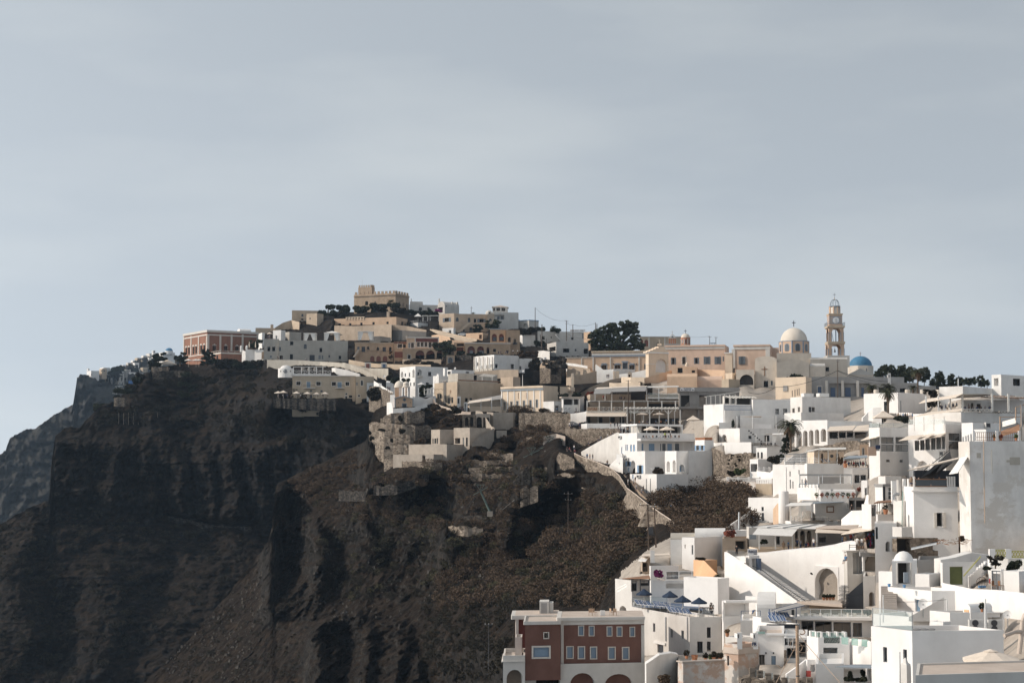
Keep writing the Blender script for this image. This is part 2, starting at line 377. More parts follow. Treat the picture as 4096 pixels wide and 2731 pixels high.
 def band(s,y0,y1,mat,proud=0.12,name='cornice',sides='LR',xc=None):
  xc=(s.xc-CUR[0])*CUR[2]
  z1,z0=P(xc,y0,s.D).z,P(xc,y1,s.D).z
  mb=MB()
  if 'R' in sides:mb.box(s.C+s.nR*.003+s.nL*(proud if 'L' in sides else-.01),s.e1,s.L1+(proud if 'L' in sides else 0),s.nR,proud,z0,z1)
  if 'L' in sides:mb.box(s.C+s.nL*.003,s.e2,s.L2,s.nL,proud,z0,z1)
  return mb.build(name,mat,s.root)
 def vault(s,along='R',rise=None,mat=None): 
  e,f,L,Wd=(s.e1,s.e2,s.L1,s.L2)if along=='R' else(s.e2,s.e1,s.L2,s.L1)
  r=rise or Wd*.32;mb=MB();n=12
  pr=[(Wd*(.5-.5*math.cos(math.pi*k/n)),r*math.sin(math.pi*k/n))for k in range(n+1)]
  p=lambda u,q:s.C+e*u+f*q[0]+V((0,0,s.zt+q[1]+.004))
  for a,b in zip(pr[:-1],pr[1:]):mb.quad(p(0,a),p(L,a),p(L,b),p(0,b))
  mb.poly([p(0,q)for q in pr]);mb.poly([p(L,q)for q in pr][::-1])
  return mb.build('vaulted_roof',mat or s.mat,s.root,smooth=0)
 def gable(s,along='R',rise=1.5,mat=None,over=0.0):
  e,f,L,Wd=(s.e1,s.e2,s.L1,s.L2)if along=='R' else(s.e2,s.e1,s.L2,s.L1)
  p=lambda u,v,h:s.C+e*u+f*v+V((0,0,s.zt+h+.004));mb=MB();o=over
  mb.quad(p(-o,-o,0),p(L+o,-o,0),p(L+o,Wd/2,rise),p(-o,Wd/2,rise));mb.quad(p(-o,Wd+o,0),p(L+o,Wd+o,0),p(L+o,Wd/2,rise),p(-o,Wd/2,rise))
  mb.poly([p(0,0,0),p(0,Wd,0),p(0,Wd/2,rise)]);mb.poly([p(L,0,0),p(L,Wd,0),p(L,Wd/2,rise)])
  return mb.build('gable_roof',mat or s.mat,s.root)
 def hip(s,rise=1.2,over=0.3,mat='rt'):
  p=lambda u,v,h:s.C+s.e1*u+s.e2*v+V((0,0,s.zt+h+.004));o=over;a,b=s.L1,s.L2
  c=[p(-o,-o,0),p(a+o,-o,0),p(a+o,b+o,0),p(-o,b+o,0)];k=p(a/2,b/2,rise);mb=MB()
  for i in range(4):mb.poly([c[i],c[(i+1)%4],k])
  mb.poly(c[::-1]);return mb.build('hip_roof',mat,s.root)
 def crenels(s,n1,n2,h=0.9,mat=None,w=0.55):
  for(eu,nn,L,n)in((s.e1,s.e2,s.L1,n1),(s.e2,s.e1,s.L2,n2)):
   for k in range(n):
    u=L*(k+.5)/n;wd=L/n*w
    MB().box(s.C+eu*(u-wd/2)+nn*.004,eu,wd,nn,.5,s.zt+.003,s.zt+h).build('merlon',mat or s.mat,s.root)
 def rail(s,sides='LR',h=1.0,mat='mw',step=1.6,bars=2,inset=0.1,zoff=0.0,pick=0,glassm=None,cross=0,r=0.035,uR=(0,1),uL=(0,1)):
  mb=MB();gm=MB()
  for sd,e,f,L,ur in(('R',s.e1,s.e2,s.L1,uR),('L',s.e2,s.e1,s.L2,uL)):
   if sd not in sides:continue
   a=s.C+f*inset+e*(inset+ur[0]*L);LL=L*(ur[1]-ur[0])-2*inset;n=max(1,int(LL/step))
   z=s.zt+zoff
   for k in range(n+1):
    p=a+e*(LL*k/n);mb.tube((p.x,p.y,z),(p.x,p.y,z+h),r*1.2,4)
    if cross and k<n:
     q=a+e*(LL*(k+1)/n);mb.tube((p.x,p.y,z+.1),(q.x,q.y,z+h),r,4);mb.tube((p.x,p.y,z+h),(q.x,q.y,z+.1),r,4)
   q=a+e*LL
   for j in range(bars):zz=z+h*(j+1)/bars;mb.tube((a.x,a.y,zz),(q.x,q.y,zz),r,4)
   if pick:
    m=int(LL/0.3)
    for k in range(m):p=a+e*(LL*k/m);mb.tube((p.x,p.y,z),(p.x,p.y,z+h),r*.5,3)
   if glassm:gm.quad((a.x,a.y,z+.05),(q.x,q.y,z+.05),(q.x,q.y,z+h-.05),(a.x,a.y,z+h-.05))
  o=mb.build('railing',mat,s.root)
  if glassm:gm.build('glass_panel',glassm,s.root)
  return o
 def at(s,u,v,z=None): 
  p=s.C+s.e1*(u*s.L1)+s.e2*(v*s.L2);return V((p.x,p.y,s.zt if z is None else z))
def qs(name,pts,mat,th=0.1,parent=None,label=None,cat=None,group=None,mode='z'):
 """slab from four (x, y, depth) corners in order"""
 p=[P(*q)for q in pts];d=V((0,0,-th))if mode=='z' else V((0,th,0))
 o=MB().hexa([q+d for q in p]+p).build(name,mat,parent.root if isinstance(parent,Bld)else parent)
 return tag(o,label,cat,group)
def wr(name,label,cat,pts,mat,thick=1.2,sink=2.0,cap=None,group=None,parent=None,ctrl=True,kind=None):
 """standing wall through (x, y_top, y_bottom, depth) stations"""
 mb=MB();st=[]
 for(x,yt,yb,D)in pts:
  a,b=P(x,yt,D),P(x,yb,D);st.append((a,V((a.x,a.y,b.z-sink))))
  if ctrl:n=nat(x,yb);CTRL.append((n[0],n[1]+2,D-.3));CTRL.append((n[0],nat(x,yt)[1],D+thick))
 REG.append(([nat(q[0],0)[0]for q in pts],[q[3]+.4 for q in pts],[nat(0,q[1])[1]for q in pts],[nat(0,q[2])[1]for q in pts]))
 if mat in('rubble','rl','rd')and not cap:
  rj=random.Random(len(CTRL));s2=[]
  for(t0,b0),(t1,b1)in zip(st[:-1],st[1:]):
   n=max(2,int((t1-t0).length/.9))
   for k in range(n):q,w_=t0.lerp(t1,k/n),b0.lerp(b1,k/n);j=V((0,rj.uniform(-.25,.25),0));s2.append((q+j+V((0,0,rj.uniform(-.45,.12))),w_+j*1.5))
  st=s2+[(st[-1][0]-V((0,0,.3)),st[-1][1])]
 d=V((0,thick,0))
 for(t0,b0),(t1,b1)in zip(st[:-1],st[1:]):
  mb.quad(b0,b1,t1,t0);mb.quad(t0,t1,t1+d,t0+d);mb.quad(b0+d,b1+d,t1+d,t0+d)
 mb.quad(st[0][0],st[0][1],st[0][1]+d,st[0][0]+d);mb.quad(st[-1][0],st[-1][1],st[-1][1]+d,st[-1][0]+d)
 pr=parent.root if isinstance(parent,Bld)else parent
 if cap and not pr:
  root=empty(name,st[0][1],label,cat,group);mb.build('wall',mat,root)
  c=MB()
  for(t0,_),(t1,_)in zip(st[:-1],st[1:]):
   f=V((0,-.12,.004));g=V((0,thick+.1,.004));u=V((0,0,.22));c.hexa([t0+f,t1+f,t1+g,t0+g,t0+f+u,t1+f+u,t1+g+u,t0+g+u])
  c.build('coping',cap,root);return root
 o=mb.build(name,mat,pr);return o if pr else tag(o,label,cat,group,kind)
def arch_panel(name,x0,y0,x1,y1,D,mat,parent,d=0.05):
 n0=P(x0,y1,D);n1=P(x1,y0,D);pts=Bld.arcpts(n0.x,n1.x,n0.z,n1.z,12)
 return MB().poly([V((n0.x,D,n0.z))]+[V((a,D,b))for a,b in pts]+[V((n1.x,D,n0.z))]).build(name,mat,parent)
def dome(name,c,r,mat,parent,h=None,n=24,drum=0.0,drum_mat=None,sides=24):
 h=h or r
 pr=[(r*math.cos(math.pi/2*k/10),h*math.sin(math.pi/2*k/10))for k in range(11)]
 return MB().lathe(c,pr,n).build(name,mat,parent,smooth=True)
def cross(c,h,mat,parent,w=None,t=None):
 t=t or h*.09;w=w or h*.6;mb=MB();c=V(c)
 mb.cbox(c,t,t,h);mb.cbox((c.x,c.y,c.z+h*.6),w,t*1.06,t)
 return mb.build('cross',mat,parent)

def um(x,y,D,wpx,label,mat='canvas',group='parasols over the terraces',hpole=2.3,flat=0.24,n=8,rz=0.2,tiers=True,polemat='ww'):
 """canopy rim centre at pixel (x, y)"""
 c=P(x,y,D);r=wpx/CUR[2]*pxm(D)/2
 root=empty('parasol',(c.x,c.y,c.z-hpole),label,'parasol',group)
 h=r*flat*2
 vs=[(c.x+math.cos(rz+2*math.pi*k/n)*r,c.y+math.sin(rz+2*math.pi*k/n)*r,c.z)for k in range(n)]
 mb=MB()
 for k in range(n):
  a,b=V(vs[k]),V(vs[(k+1)%n]);tp=V((c.x,c.y,c.z+h));m0,m1=a.lerp(tp,.8),b.lerp(tp,.8)
  mb.quad(a,b,m1,m0);mb.quad(a-V((0,0,.18)),b-V((0,0,.18)),b,a)
 mb.build('canopy',mat,root)
 if tiers:
  t=MB()
  for k in range(n):
   a=V((c.x+math.cos(rz+2*math.pi*k/n)*r*.26,c.y+math.sin(rz+2*math.pi*k/n)*r*.26,c.z+h*.80));k2=(k+1)%n
   b=V((c.x+math.cos(rz+2*math.pi*k2/n)*r*.26,c.y+math.sin(rz+2*math.pi*k2/n)*r*.26,c.z+h*.80));t.poly([a,b,V((c.x,c.y,c.z+h*1.05))])
  t.build('vent',mat,root)
 MB().tube((c.x,c.y,c.z-hpole),(c.x,c.y,c.z+h*.97),.045,6).build('pole',polemat,root)
 MB().cbox((c.x,c.y,c.z-hpole),.6,.6,.12).build('base','conc',root)
 return root
def lvs(mb,c,rx,ry,rz,n,size,rnd,hollow=0.55):
 for _ in range(n):
  while True:
   d=V((rnd.uniform(-1,1),rnd.uniform(-1,1),rnd.uniform(-1,1)))
   if 0.01<d.length<=1:break
  k=d.length;k2=hollow+(1-hollow)*k;d=d*(k2/k)
  p=V((c[0]+d.x*rx,c[1]+d.y*ry,c[2]+d.z*rz));s=size*rnd.uniform(.6,1.4)
  a=V((rnd.gauss(0,1),rnd.gauss(0,1),rnd.gauss(0,1))).normalized();b=a.orthogonal().normalized()
  mb.quad(p-a*s-b*s*.6,p+a*s-b*s*.6,p+a*s*.7+b*s*.6,p-a*s*.7+b*s*.6)
def tree(name,label,x,yb,D,clumps,mat='lt',trunk_r=.3,seed=1,dens=1.0,leaf=.35,group=None,ntw=True):
 """clumps: (x, y, rx, ry) pixel ellipses; a trunk stands at (x, yb)"""
 rnd=random.Random(seed);b=P(x,yb,D);root=empty(name,(b.x,b.y,b.z-.4),label,'tree',group)
 mb=MB();tr=MB();k=pxm(D)/CUR[2];mid=None
 cs=[(P(cx,cy,D+rnd.uniform(-.5,.5)*rx*k*2*.5),rx*k,ry*k)for cx,cy,rx,ry in clumps]
 top=V((sum(c[0].x for c in cs)/len(cs),D,min(c[0].z for c in cs)))
 fork=V((b.x,b.y,b.z)).lerp(top,.55)
 tr.tube((b.x,b.y,b.z-.6),fork,trunk_r,7,trunk_r*.7)
 for c,rx,ry in cs:
  if ntw:tr.tube(fork,c,trunk_r*.55,5,trunk_r*.2)
  n=int(150*dens*max(.35,(rx*ry)**.75))
  for j in range(13):
   o=V((rnd.uniform(-1,1)*rx,rnd.uniform(-.7,.7)*rx,rnd.uniform(-.9,1)*ry));q=rnd.uniform(.15,.45)
   lvs(mb,c+o,rx*q*1.15,rx*q*1.15,ry*q*.8,n//9,leaf*.75,rnd,.2)
 tr.build('trunk','bark',root);mb.build('crown',mat,root);return root
def bush(name,label,x,y,D,rpx,ypx,mat='ld',seed=1,group=None,cat='bush',leaf=.22,dens=1.0,parent=None):
 rnd=random.Random(seed);c=P(x,y,D);k=pxm(D)/CUR[2];mb=MB();rx,rz=rpx*k,ypx*k
 for j in range(9):q=rnd.uniform(.3,.6);lvs(mb,(c.x+rnd.uniform(-.8,.8)*rx,c.y+rnd.uniform(-.5,.5)*rx,c.z+rnd.uniform(-.6,.5)*rz),rx*q,rx*q,rz*q*1.1,int(36*dens*max(.6,rx)),leaf*.8,rnd,.3)
 mb.tube((c.x,c.y,c.z-rz*1.05),(c.x,c.y,c.z),.08,5)
 o=mb.build(name,mat,parent);return tag(o,label,cat,group)if not parent else o
def palm(label,x,ytop,yb,D,fr=2.2,seed=1,n=26,skirt=True,group='palm trees among the houses',trunk=.22):
 rnd=random.Random(seed);t=P(x,ytop,D);b=P(x,yb,D);root=empty('palm_tree',(b.x,b.y,b.z-.5),label,'palm tree',group)
 MB().tube((b.x,b.y,b.z-.6),t,trunk*1.2,8,trunk).build('trunk','bark',root)
 for part,mt,lo,hi,cnt in(('crown','leaf_palm',-.25,1.0,n),)+((('dry_skirt','leaf_dry',-1.35,-.5,int(n*.8)),)if skirt else()):
  mb=MB()
  for k in range(cnt):
   a=rnd.uniform(0,2*math.pi);e0=rnd.uniform(lo,hi);L=fr*rnd.uniform(.8,1.1)*(.8 if part!='crown' else 1)
   d=V((math.cos(a),math.sin(a),0));p=t.copy();el=e0
   pts=[p.copy()]
   for j in range(5):
    p=p+(d*math.cos(el)+V((0,0,math.sin(el))))*L/5;el-=.36 if part=='crown' else .1;el=max(el,-1.5);pts.append(p.copy())
   side=V((-d.y,d.x,0))
   for j in range(1,6):
    w=fr*.22*(1.15-j/6);q0,q1=pts[j-1],pts[j]
    for sg in(-1,1):
     for i in range(2):
      m0=q0.lerp(q1,i*.5);m1=q0.lerp(q1,i*.5+.38);tip=m1+side*sg*w+(q1-q0)*.4-V((0,0,w*.45))
      mb.poly([m0,m1,tip])
  mb.build(part,mt,root)
 return root
def pole(label,x,yt,yb,D,arms=((0.0,1.6),),r=.13,group='wooden utility poles',lean=0.0,mat='wood_pole',extra=0,name='utility_pole'):
 t=P(x+lean,yt,D);b=P(x,yb,D);root=empty(name,(b.x,b.y,b.z-1),label,'pole',group)
 MB().tube((b.x,b.y,b.z-1.2),t,r,7,r*.75).build('post',mat,root)
 for dz,w in arms:
  c=t-V((0,0,dz+.25));mb=MB();mb.cbox((c.x,c.y-.16,c.z),w,.1,.11);mb.build('crossarm',mat,root)
  mb=MB()
  for s_ in(-.42,0,.42):mb.tube((c.x+s_*w,c.y-.16,c.z+.11),(c.x+s_*w,c.y-.16,c.z+.32),.05,5)
  mb.build('insulators','mg',root)
 return root,t
def cable(label,pts,sag=1.0,r=.03,mat='wire',name='overhead_wire',group='overhead wires',cat='wire'):
 mb=MB()
 for a,b in zip(pts[:-1],pts[1:]):
  q=[a.lerp(b,k/12)-V((0,0,sag*4*(k/12)*(1-k/12)))for k in range(13)];mb.path(q,r,4)
 return tag(mb.build(name,mat),label,cat,group)
def text(s,c,size,mat,parent,right=V((1,0,0)),up=V((0,0,1)),ext=.02,shear=0.0,name='lettering',bold=0.0,spacing=1.0,align='CENTER',width=None):
 cu=bpy.data.curves.new('lettering','FONT');cu.body=s;cu.size=size;cu.extrude=ext;cu.align_x=align;cu.align_y='CENTER';cu.shear=shear;cu.offset=bold;cu.space_character=spacing;cu.resolution_u=2
 to=bpy.data.objects.new('lettering_tmp',cu);col.objects.link(to);dg=bpy.context.evaluated_depsgraph_get()
 me=bpy.data.meshes.new_from_object(to.evaluated_get(dg));bpy.data.objects.remove(to)
 nrm=right.cross(up);vs=np.empty(len(me.vertices)*3);me.vertices.foreach_get('co',vs);vs=vs.reshape(-1,3)
 if width and len(vs):vs[:,0]*=width/max(1e-6,vs[:,0].max()-vs[:,0].min())
 w=np.array(c)[None]+vs[:,:1]*np.array(right)+vs[:,1:2]*np.array(up)+vs[:,2:]*np.array(nrm)
 me.vertices.foreach_set('co',w.ravel());me.update();me.materials.clear();me.materials.append(M[mat])
 o=bpy.data.objects.new(name,me);col.objects.link(o);return att(o,parent)

def skin_body(name,verts,edges,radii,cols):
 me=bpy.data.meshes.new(name+'_skel');me.from_pydata(verts,edges,[]);o=bpy.data.objects.new(name,me);col.objects.link(o)
 o.modifiers.new('skin','SKIN');sk=me.skin_vertices[0].data
 for i,r in enumerate(radii):sk[i].radius=(r,r);sk[i].use_root=(i==0)
 sb=o.modifiers.new('sub','SUBSURF');sb.levels=1;sb.render_levels=1
 dg=bpy.context.evaluated_depsgraph_get();m2=bpy.data.meshes.new_from_object(o.evaluated_get(dg));bpy.data.objects.remove(o)
 m2.name=name;m2.materials.clear()
 for nm in('skin','cloth_white','cloth_navy','hair'):m2.materials.append(M[nm])
 for p in m2.polygons:p.material_index=cols(p.center);p.use_smooth=True
 return m2
def pose(kind):
 st=dict(stand=(0,0,.05,-.05,0),walk=(.22,-.22,.16,-.2,.06),sit=(0,0,.12,.1,.05))[kind]
 f1,f2,h1,h2,ln=st
 if kind=='sit':
  hip,kz=.48,.5
  legs=[(-.1,0,.48),(-.12,-.42,.5),(-.12,-.45,.06),(-.12,-.60,.03),(.1,0,.48),(.12,-.42,.5),(.12,-.45,.06),(.12,-.60,.03)]
 else:
  hip=.92
  legs=[(-.09,0,.88),(-.1,-f1*.55-.03,.48),(-.1,-f1+.04,.07),(-.11,-f1-.12,.03),(.09,0,.88),(.1,-f2*.55-.03,.48),(.1,-f2+.04,.07),(.11,-f2-.12,.03)]
 z=hip-.92
 core=[(0,0,.95+z),(0,-.02-ln*.4,1.18+z),(0,-ln*.8,1.38+z),(0,-.01-ln,1.5+z),(0,-.03-ln,1.6+z),(0,-.03-ln,1.72+z)]
 arms=[(-.18,-ln*.8,1.4+z),(-.25,-h1*.4,1.14+z),(-.24,-h1-.08,.9+z),(-.23,-h1-.14,.8+z),(.18,-ln*.8,1.4+z),(.25,-h2*.4,1.14+z),(.24,-h2-.08,.9+z),(.23,-h2-.14,.8+z)]
 v=core+legs+arms
 e=[(0,1),(1,2),(2,3),(3,4),(4,5),(0,6),(6,7),(7,8),(8,9),(0,10),(10,11),(11,12),(12,13),(2,14),(14,15),(15,16),(16,17),(2,18),(18,19),(19,20),(20,21)]
 r=[.15,.145,.15,.065,.10,.085]+[.10,.07,.05,.045]*2+[.065,.05,.04,.035]*2
 def cols(c):
  if c.z>1.66+z or(c.z>1.56+z and c.y>-.02-ln):return 3
  if c.z>1.46+z:return 0
  if abs(c.x)>.2 and c.z<1.2+z:return 0
  if c.z>.97+z:return 1
  if kind=='sit':return 2 if c.z>.3 else 0
  return 2 if c.z>.42 else 0
 return skin_body('person_'+kind,v,e,r,cols)
PEOPLE={}
def ps(label,pt,shirt='white',legs='navy',rz=0.0,kind='stand',group=None,h=1.72):
 if kind not in PEOPLE:PEOPLE[kind]=pose(kind)
 o=bpy.data.objects.new('person',PEOPLE[kind]);col.objects.link(o);o.location=pt;o.rotation_euler=(0,0,rz);s_=h/1.78;o.scale=(s_,s_,s_)
 for i,nm in((1,'cloth_'+shirt),(2,'cloth_'+legs)):o.material_slots[i].link='OBJECT';o.material_slots[i].material=M[nm]
 return tag(o,label,'person',group)
def steps(name,label,pts,width,mat,n,group=None,wdir=V((0,1,0)),cat='stairs',parent=None):
 """flight between two (x, y, depth) points, treads run along wdir"""
 a,b=P(*pts[0]),P(*pts[1]);mb=MB()
 for k in range(n):
  p,q=a.lerp(b,k/n),a.lerp(b,(k+1)/n);zt=max(p.z,q.z);d=V((q.x-p.x,q.y-p.y,0));L=d.length;d.normalize()
  mb.box(V((p.x,p.y,0)),d,L,wdir,width,zt-1.2,zt)
 return tag(mb.build(name,mat,parent),label,cat,group)
def pot(label,pt,s=.4,mat='terrac',plant='lg',ph=.5,seed=1,group=None,pr=.3):
 pt=V(pt);root=empty('potted_plant',pt,label,'potted plant',group)
 MB().lathe(pt,[(0.01,0),(s*.32,0),(s*.5,s*.9),(s*.42,s*.9)],12).build('pot',mat,root)
 if plant:mb=MB();lvs(mb,(pt.x,pt.y,pt.z+s*.9+ph*.5),pr,pr,ph*.6,70,.10,random.Random(seed),.2);mb.build('plant',plant,root)
 return root
def acunit(b,x0,y0,x1,y1,side=None):
 o=b.slab(x0,y0,x1,y1,'ac_white',.32,'air_conditioner',side,off=.12)
 xm,ym=(x0+x1)/2,(y0+y1)/2;r=(y1-y0)*.32
 b.slab(xm-r,ym-r,xm+r,ym+r,'md',.02,'fan_grille',side,off=.445)
def dishant(label,x,y,D,rpx,parent=None,face=(-.35,-1,.25),group='satellite dishes on the roofs'):
 c=P(x,y,D);r=rpx/CUR[2]*pxm(D);n=V(face).normalized();u=n.orthogonal().normalized();w=n.cross(u)
 root=empty('satellite_dish',c-V((0,0,r+.7)),label,'satellite dish',group)
 vs=[c-n*r*.25];fs=[]
 for j,(rr,dd)in enumerate(((.5,-.19),(1.0,0.0))):
  for k in range(14):t=2*math.pi*k/14;vs.append(c+(u*math.cos(t)+w*math.sin(t))*r*rr+n*r*dd)
 fs+=[(0,1+k,1+(k+1)%14)for k in range(14)]+[(1+k,15+k,15+(k+1)%14,1+(k+1)%14)for k in range(14)]
 MB().add(vs,fs).build('reflector','dish',root,smooth=True)
 MB().tube(c-n*r*.2,c+n*r*.7-V((0,0,r*.4)),.02,4).build('feed_arm','mg',root)
 MB().tube(c-n*r*.2,c-V((0,0,r+.8)),.04,5).build('mast','mg',root);return root
def lounger(label,pt,rz,group):
 root=empty('sun_lounger',pt,label,'sun lounger',group);e1=V((math.cos(rz),math.sin(rz),0));e2=V((-e1.y,e1.x,0));z=V((0,0,1));pt=V(pt)
 mb=MB();q=lambda u,v,h:pt+e1*u+e2*v+z*h
 for i in range(3):
  mb.mi=i%2;a,b=-.3+.2*i,-.3+.2*(i+1)
  mb.quad(q(0,a,.32),q(1.25,a,.32),q(1.25,b,.32),q(0,b,.32));mb.quad(q(1.25,a,.32),q(1.9,a,.85),q(1.9,b,.85),q(1.25,b,.32))
 mb.build('sling',parent=root,mats=['lounger_blue','stripe_white'])
 f=MB()
 for v in(-.31,.31):
  f.tube(q(0,v,.3),q(1.25,v,.3),.03,4);f.tube(q(1.25,v,.3),q(1.9,v,.84),.03,4)
  for u in(.15,1.2):f.tube(q(u,v,0),q(u,v,.3),.03,4)
 f.build('frame','mw',root);return root
def chair(label,pt,rz,mat,group):
 root=empty('chair',pt,label,'chair',group);e1=V((math.cos(rz),math.sin(rz),0));e2=V((-e1.y,e1.x,0));pt=V(pt)
 MB().box(pt-e1*.22-e2*.22,e1,.44,e2,.44,pt.z+.42,pt.z+.47).build('seat',mat,root)
 MB().box(pt-e1*.22+e2*.18,e1,.44,e2,.05,pt.z+.47,pt.z+.9).build('backrest',mat,root)
 for a in(-.2,.2):
  for b in(-.2,.2):p=pt+e1*a+e2*b;MB().tube((p.x,p.y,pt.z),(p.x,p.y,pt.z+.42),.025,4).build('leg',mat,root)
 return root
def table(label,pt,mat='ww',group='cafe tables',s=.75):
 pt=V(pt);root=empty('cafe_table',pt,label,'table',group)
 MB().cbox((pt.x,pt.y,pt.z+.71),s,s,.04).build('table_top',mat,root);MB().tube(pt,pt+V((0,0,.71)),.05,6).build('leg','mg',root);MB().cbox(pt,.45,.45,.04).build('base','mg',root)
 return root
# ================================================================ far hill: castle quarter and mansion (left)
def pediments(b,wins,mat='fw'):
 for(x0,y0,x1,y1)in wins:
  b.slab(x0-4,y0-10,x1+4,y0-4,mat,.22,'lintel');xm=(x0+x1)/2
  b.slab(xm-9,y0-22,xm+9,y0-12,mat,.2,'pediment')
crop('A')
lw=[(132,915,152,1005),(165,910,186,1000),(222,900,243,992),(256,895,276,988),(318,885,340,980),(357,880,380,975)]
rw=[(472,885,516,955),(614,890,658,952),(756,895,800,948)]
b=Bld('mansion','red neoclassical mansion with white pilasters and cornice on the cliff top','mansion',108,405,1045,690,1085,868,32,'red_mansion',6,
  wins=[(*w,'yf')for w in lw+rw],roof='rt')
b.band(688,716,'fw',.45);b.band(740,756,'fw',.2)
for x0,x1 in((406,428),(556,579),(697,719),(836,858),(1024,1044)):b.slab(x0,745,x1,955,'fw',.25,'pilaster')
for x0,x1 in((109,117),(200,209),(293,302),(395,404)):b.slab(x0,765,x1,1010,'fw',.25,'pilaster')
b.slab(118,1005,404,1016,'fw',.2,'string_course',side='L');pediments(b,lw+rw)
t=Bld('mansion_terrace','red terrace block with white parapet below the red mansion','terrace',425,578,840,972,1090,852,30,'red_mansion',6,wins=[(520,1005,540,1060,'d'),(585,1050,628,1085,'w')])
t.band(968,985,'fw',.2);t.rail('LR',1.0,'fw',3.0,1,r=.09)
v=Bld('roof_vault','small white barrel vaulted roof room behind the red mansion','house',780,815,955,705,730,900,25,'white');v.vault('R',1.4)
wr('stair_wall','white sloping stair wall beside the red mansion','stairs',[(840,935,1065,850),(890,960,1065,848),(960,1045,1065,845)],'white',3)
wr('garden_wall','white garden wall with curved end right of the red mansion','wall',[(885,930,1060,842),(1000,935,1060,842),(1112,938,1062,840)],'white',2.5)
arch_panel('gate_arch',1085,960,1116,1055,839.5,'cs',None);tag(bpy.data.objects['gate_arch'],'brown arched niche in the white garden wall','niche')
for x in(815,885):
 c=P(x+15,965,846);r0=empty('chimney',c,'round topped white chimney stack at the terrace stairs','chimney','white stacks by the mansion stairs')
 MB().lathe(c,[(.6,0),(.6,2.5),(.4,3.0),(0.05,3.2)],12).build('stack','white',r0,smooth=0)
for i,x in enumerate((932,1010)):
 c=P(x,905,838);r0=empty('folded_parasol',c,'tan folded parasol on the terrace by the mansion','parasol','folded parasols by the mansion')
 MB().lathe(c,[(.05,-.3),(.24,0),(.28,.8),(.14,2.2),(.02,2.9)],8).build('canopy','canvas',r0)
h=Bld('house','tall white lit block with stepped parapet right of the red mansion','house',1048,1092,1125,722,930,850,20,'white',5)
h=Bld('house','small white sunlit cube above the long grey house','house',1230,1330,1385,690,790,850,60,'white',4,wins=[(1262,760,1282,800,'d')])
um(1190,735,838,75,'small beige parasol above the long grey house',group='parasols on the hill terraces')
for i,(x,sh)in enumerate(((1168,'navy'),(1188,'tan'),(1182,'grey'))):ps('person standing on the roof of the long grey house',P(x,800,835-i*.6),sh,'navy',0,group='people on the grey house roof')
h=Bld('house','low vaulted stone house on the skyline behind the mansion','house',1000,1010,1260,662,715,905,12,'sand',5)
h.slab(1200,620,1235,662,'sand',1.4,'chimney','R',off=-1.5)
wr('hill_wall','tan sloping wall running up to the blocky tan house','wall',[(1255,660,720,905),(1350,600,700,910),(1460,565,690,912),(1560,590,690,905)],'sand',5)
crop('B')
h=Bld('house','blocky tan house with two square windows on the skyline','house',208,212,560,442,590,918,10,'sand',6,wins=[(332,488,356,522,'d'),(328,545,358,568,'d')])
h=Bld('house','tan annex with one small square window beside the blocky tan house','house',395,527,608,480,600,905,62,'sand',6,wins=[(432,535,448,556,'d')])
h=Bld('house','long plain greige house with scattered square windows below the terraces','house',47,50,915,818,1100,832,6,'stonewash',6,wins=[(42,902,74,952,'d'),(187,992,225,1058,'d'),(361,866,399,926,'da'),(558,913,592,968,'d'),(434,1002,498,1082,'t'),(546,1006,574,1056,'y'),(586,1006,606,1056,'y'),(671,1004,690,1036,'d'),(798,1012,830,1056,'d'),(60,1010,98,1058,'d'),(190,832,230,880,'W')])
h2=Bld('house','left wing of the greige house with three paired dark windows','house',-140,-138,48,800,1075,832.5,6,'stonewash',6,wins=[(-95,900,-60,955,'d'),(-35,900,2,955,'d'),(-65,1008,-40,1040,'y')])
h3=Bld('house','stepped grey upper floor above the long greige house','house',100,180,330,712,822,858,35,'stonewash',4)

for i,(x0,x1,yt,yb,lb)in enumerate(((365,510,735,820,'white curtained pavilion with flat canopy on the hill terrace'),(620,802,725,822,'white curtained pavilion with peaked canopy on the hill terrace'),(1045,1225,715,815,'tall white pergola with drawn curtains on the hill terrace'))):
 a=P(x0,yb,835);c=P(x1,yt,835);r0=empty('pavilion',a,lb,'pavilion');w=c.x-a.x;dpt=4.0
 for ux in(0,w):
  for uy in(0,dpt):MB().cbox((a.x+ux,a.y+uy,a.z),.35,.35,c.z-a.z).build('post','ww',r0)
 if i==1:cc=V((a.x+w/2,a.y+dpt/2,c.z));MB().add([(a.x-.4,a.y-.4,c.z),(a.x+w+.4,a.y-.4,c.z),(a.x+w+.4,a.y+dpt+.4,c.z),(a.x-.4,a.y+dpt+.4,c.z),(cc.x,cc.y,c.z+1.0)],[(0,1,4),(1,2,4),(2,3,4),(3,0,4)]).build('canopy','cw',r0)
 else:MB().cbox((a.x+w/2,a.y+dpt/2,c.z),w+.6,dpt+.6,.3).build('canopy','cw',r0)
 for ux,s_ in((.3,1),(w-.3,-1)):MB().hexa([V((a.x+ux,a.y-.05,a.z)),V((a.x+ux+s_*1.0,a.y-.05,a.z)),V((a.x+ux+s_*1.0,a.y+.2,a.z)),V((a.x+ux,a.y+.2,a.z)),V((a.x+ux,a.y-.05,c.z)),V((a.x+ux+s_*2.2,a.y-.05,c.z)),V((a.x+ux+s_*2.2,a.y+.2,c.z)),V((a.x+ux,a.y+.2,c.z))]).build('curtain','cw',r0)

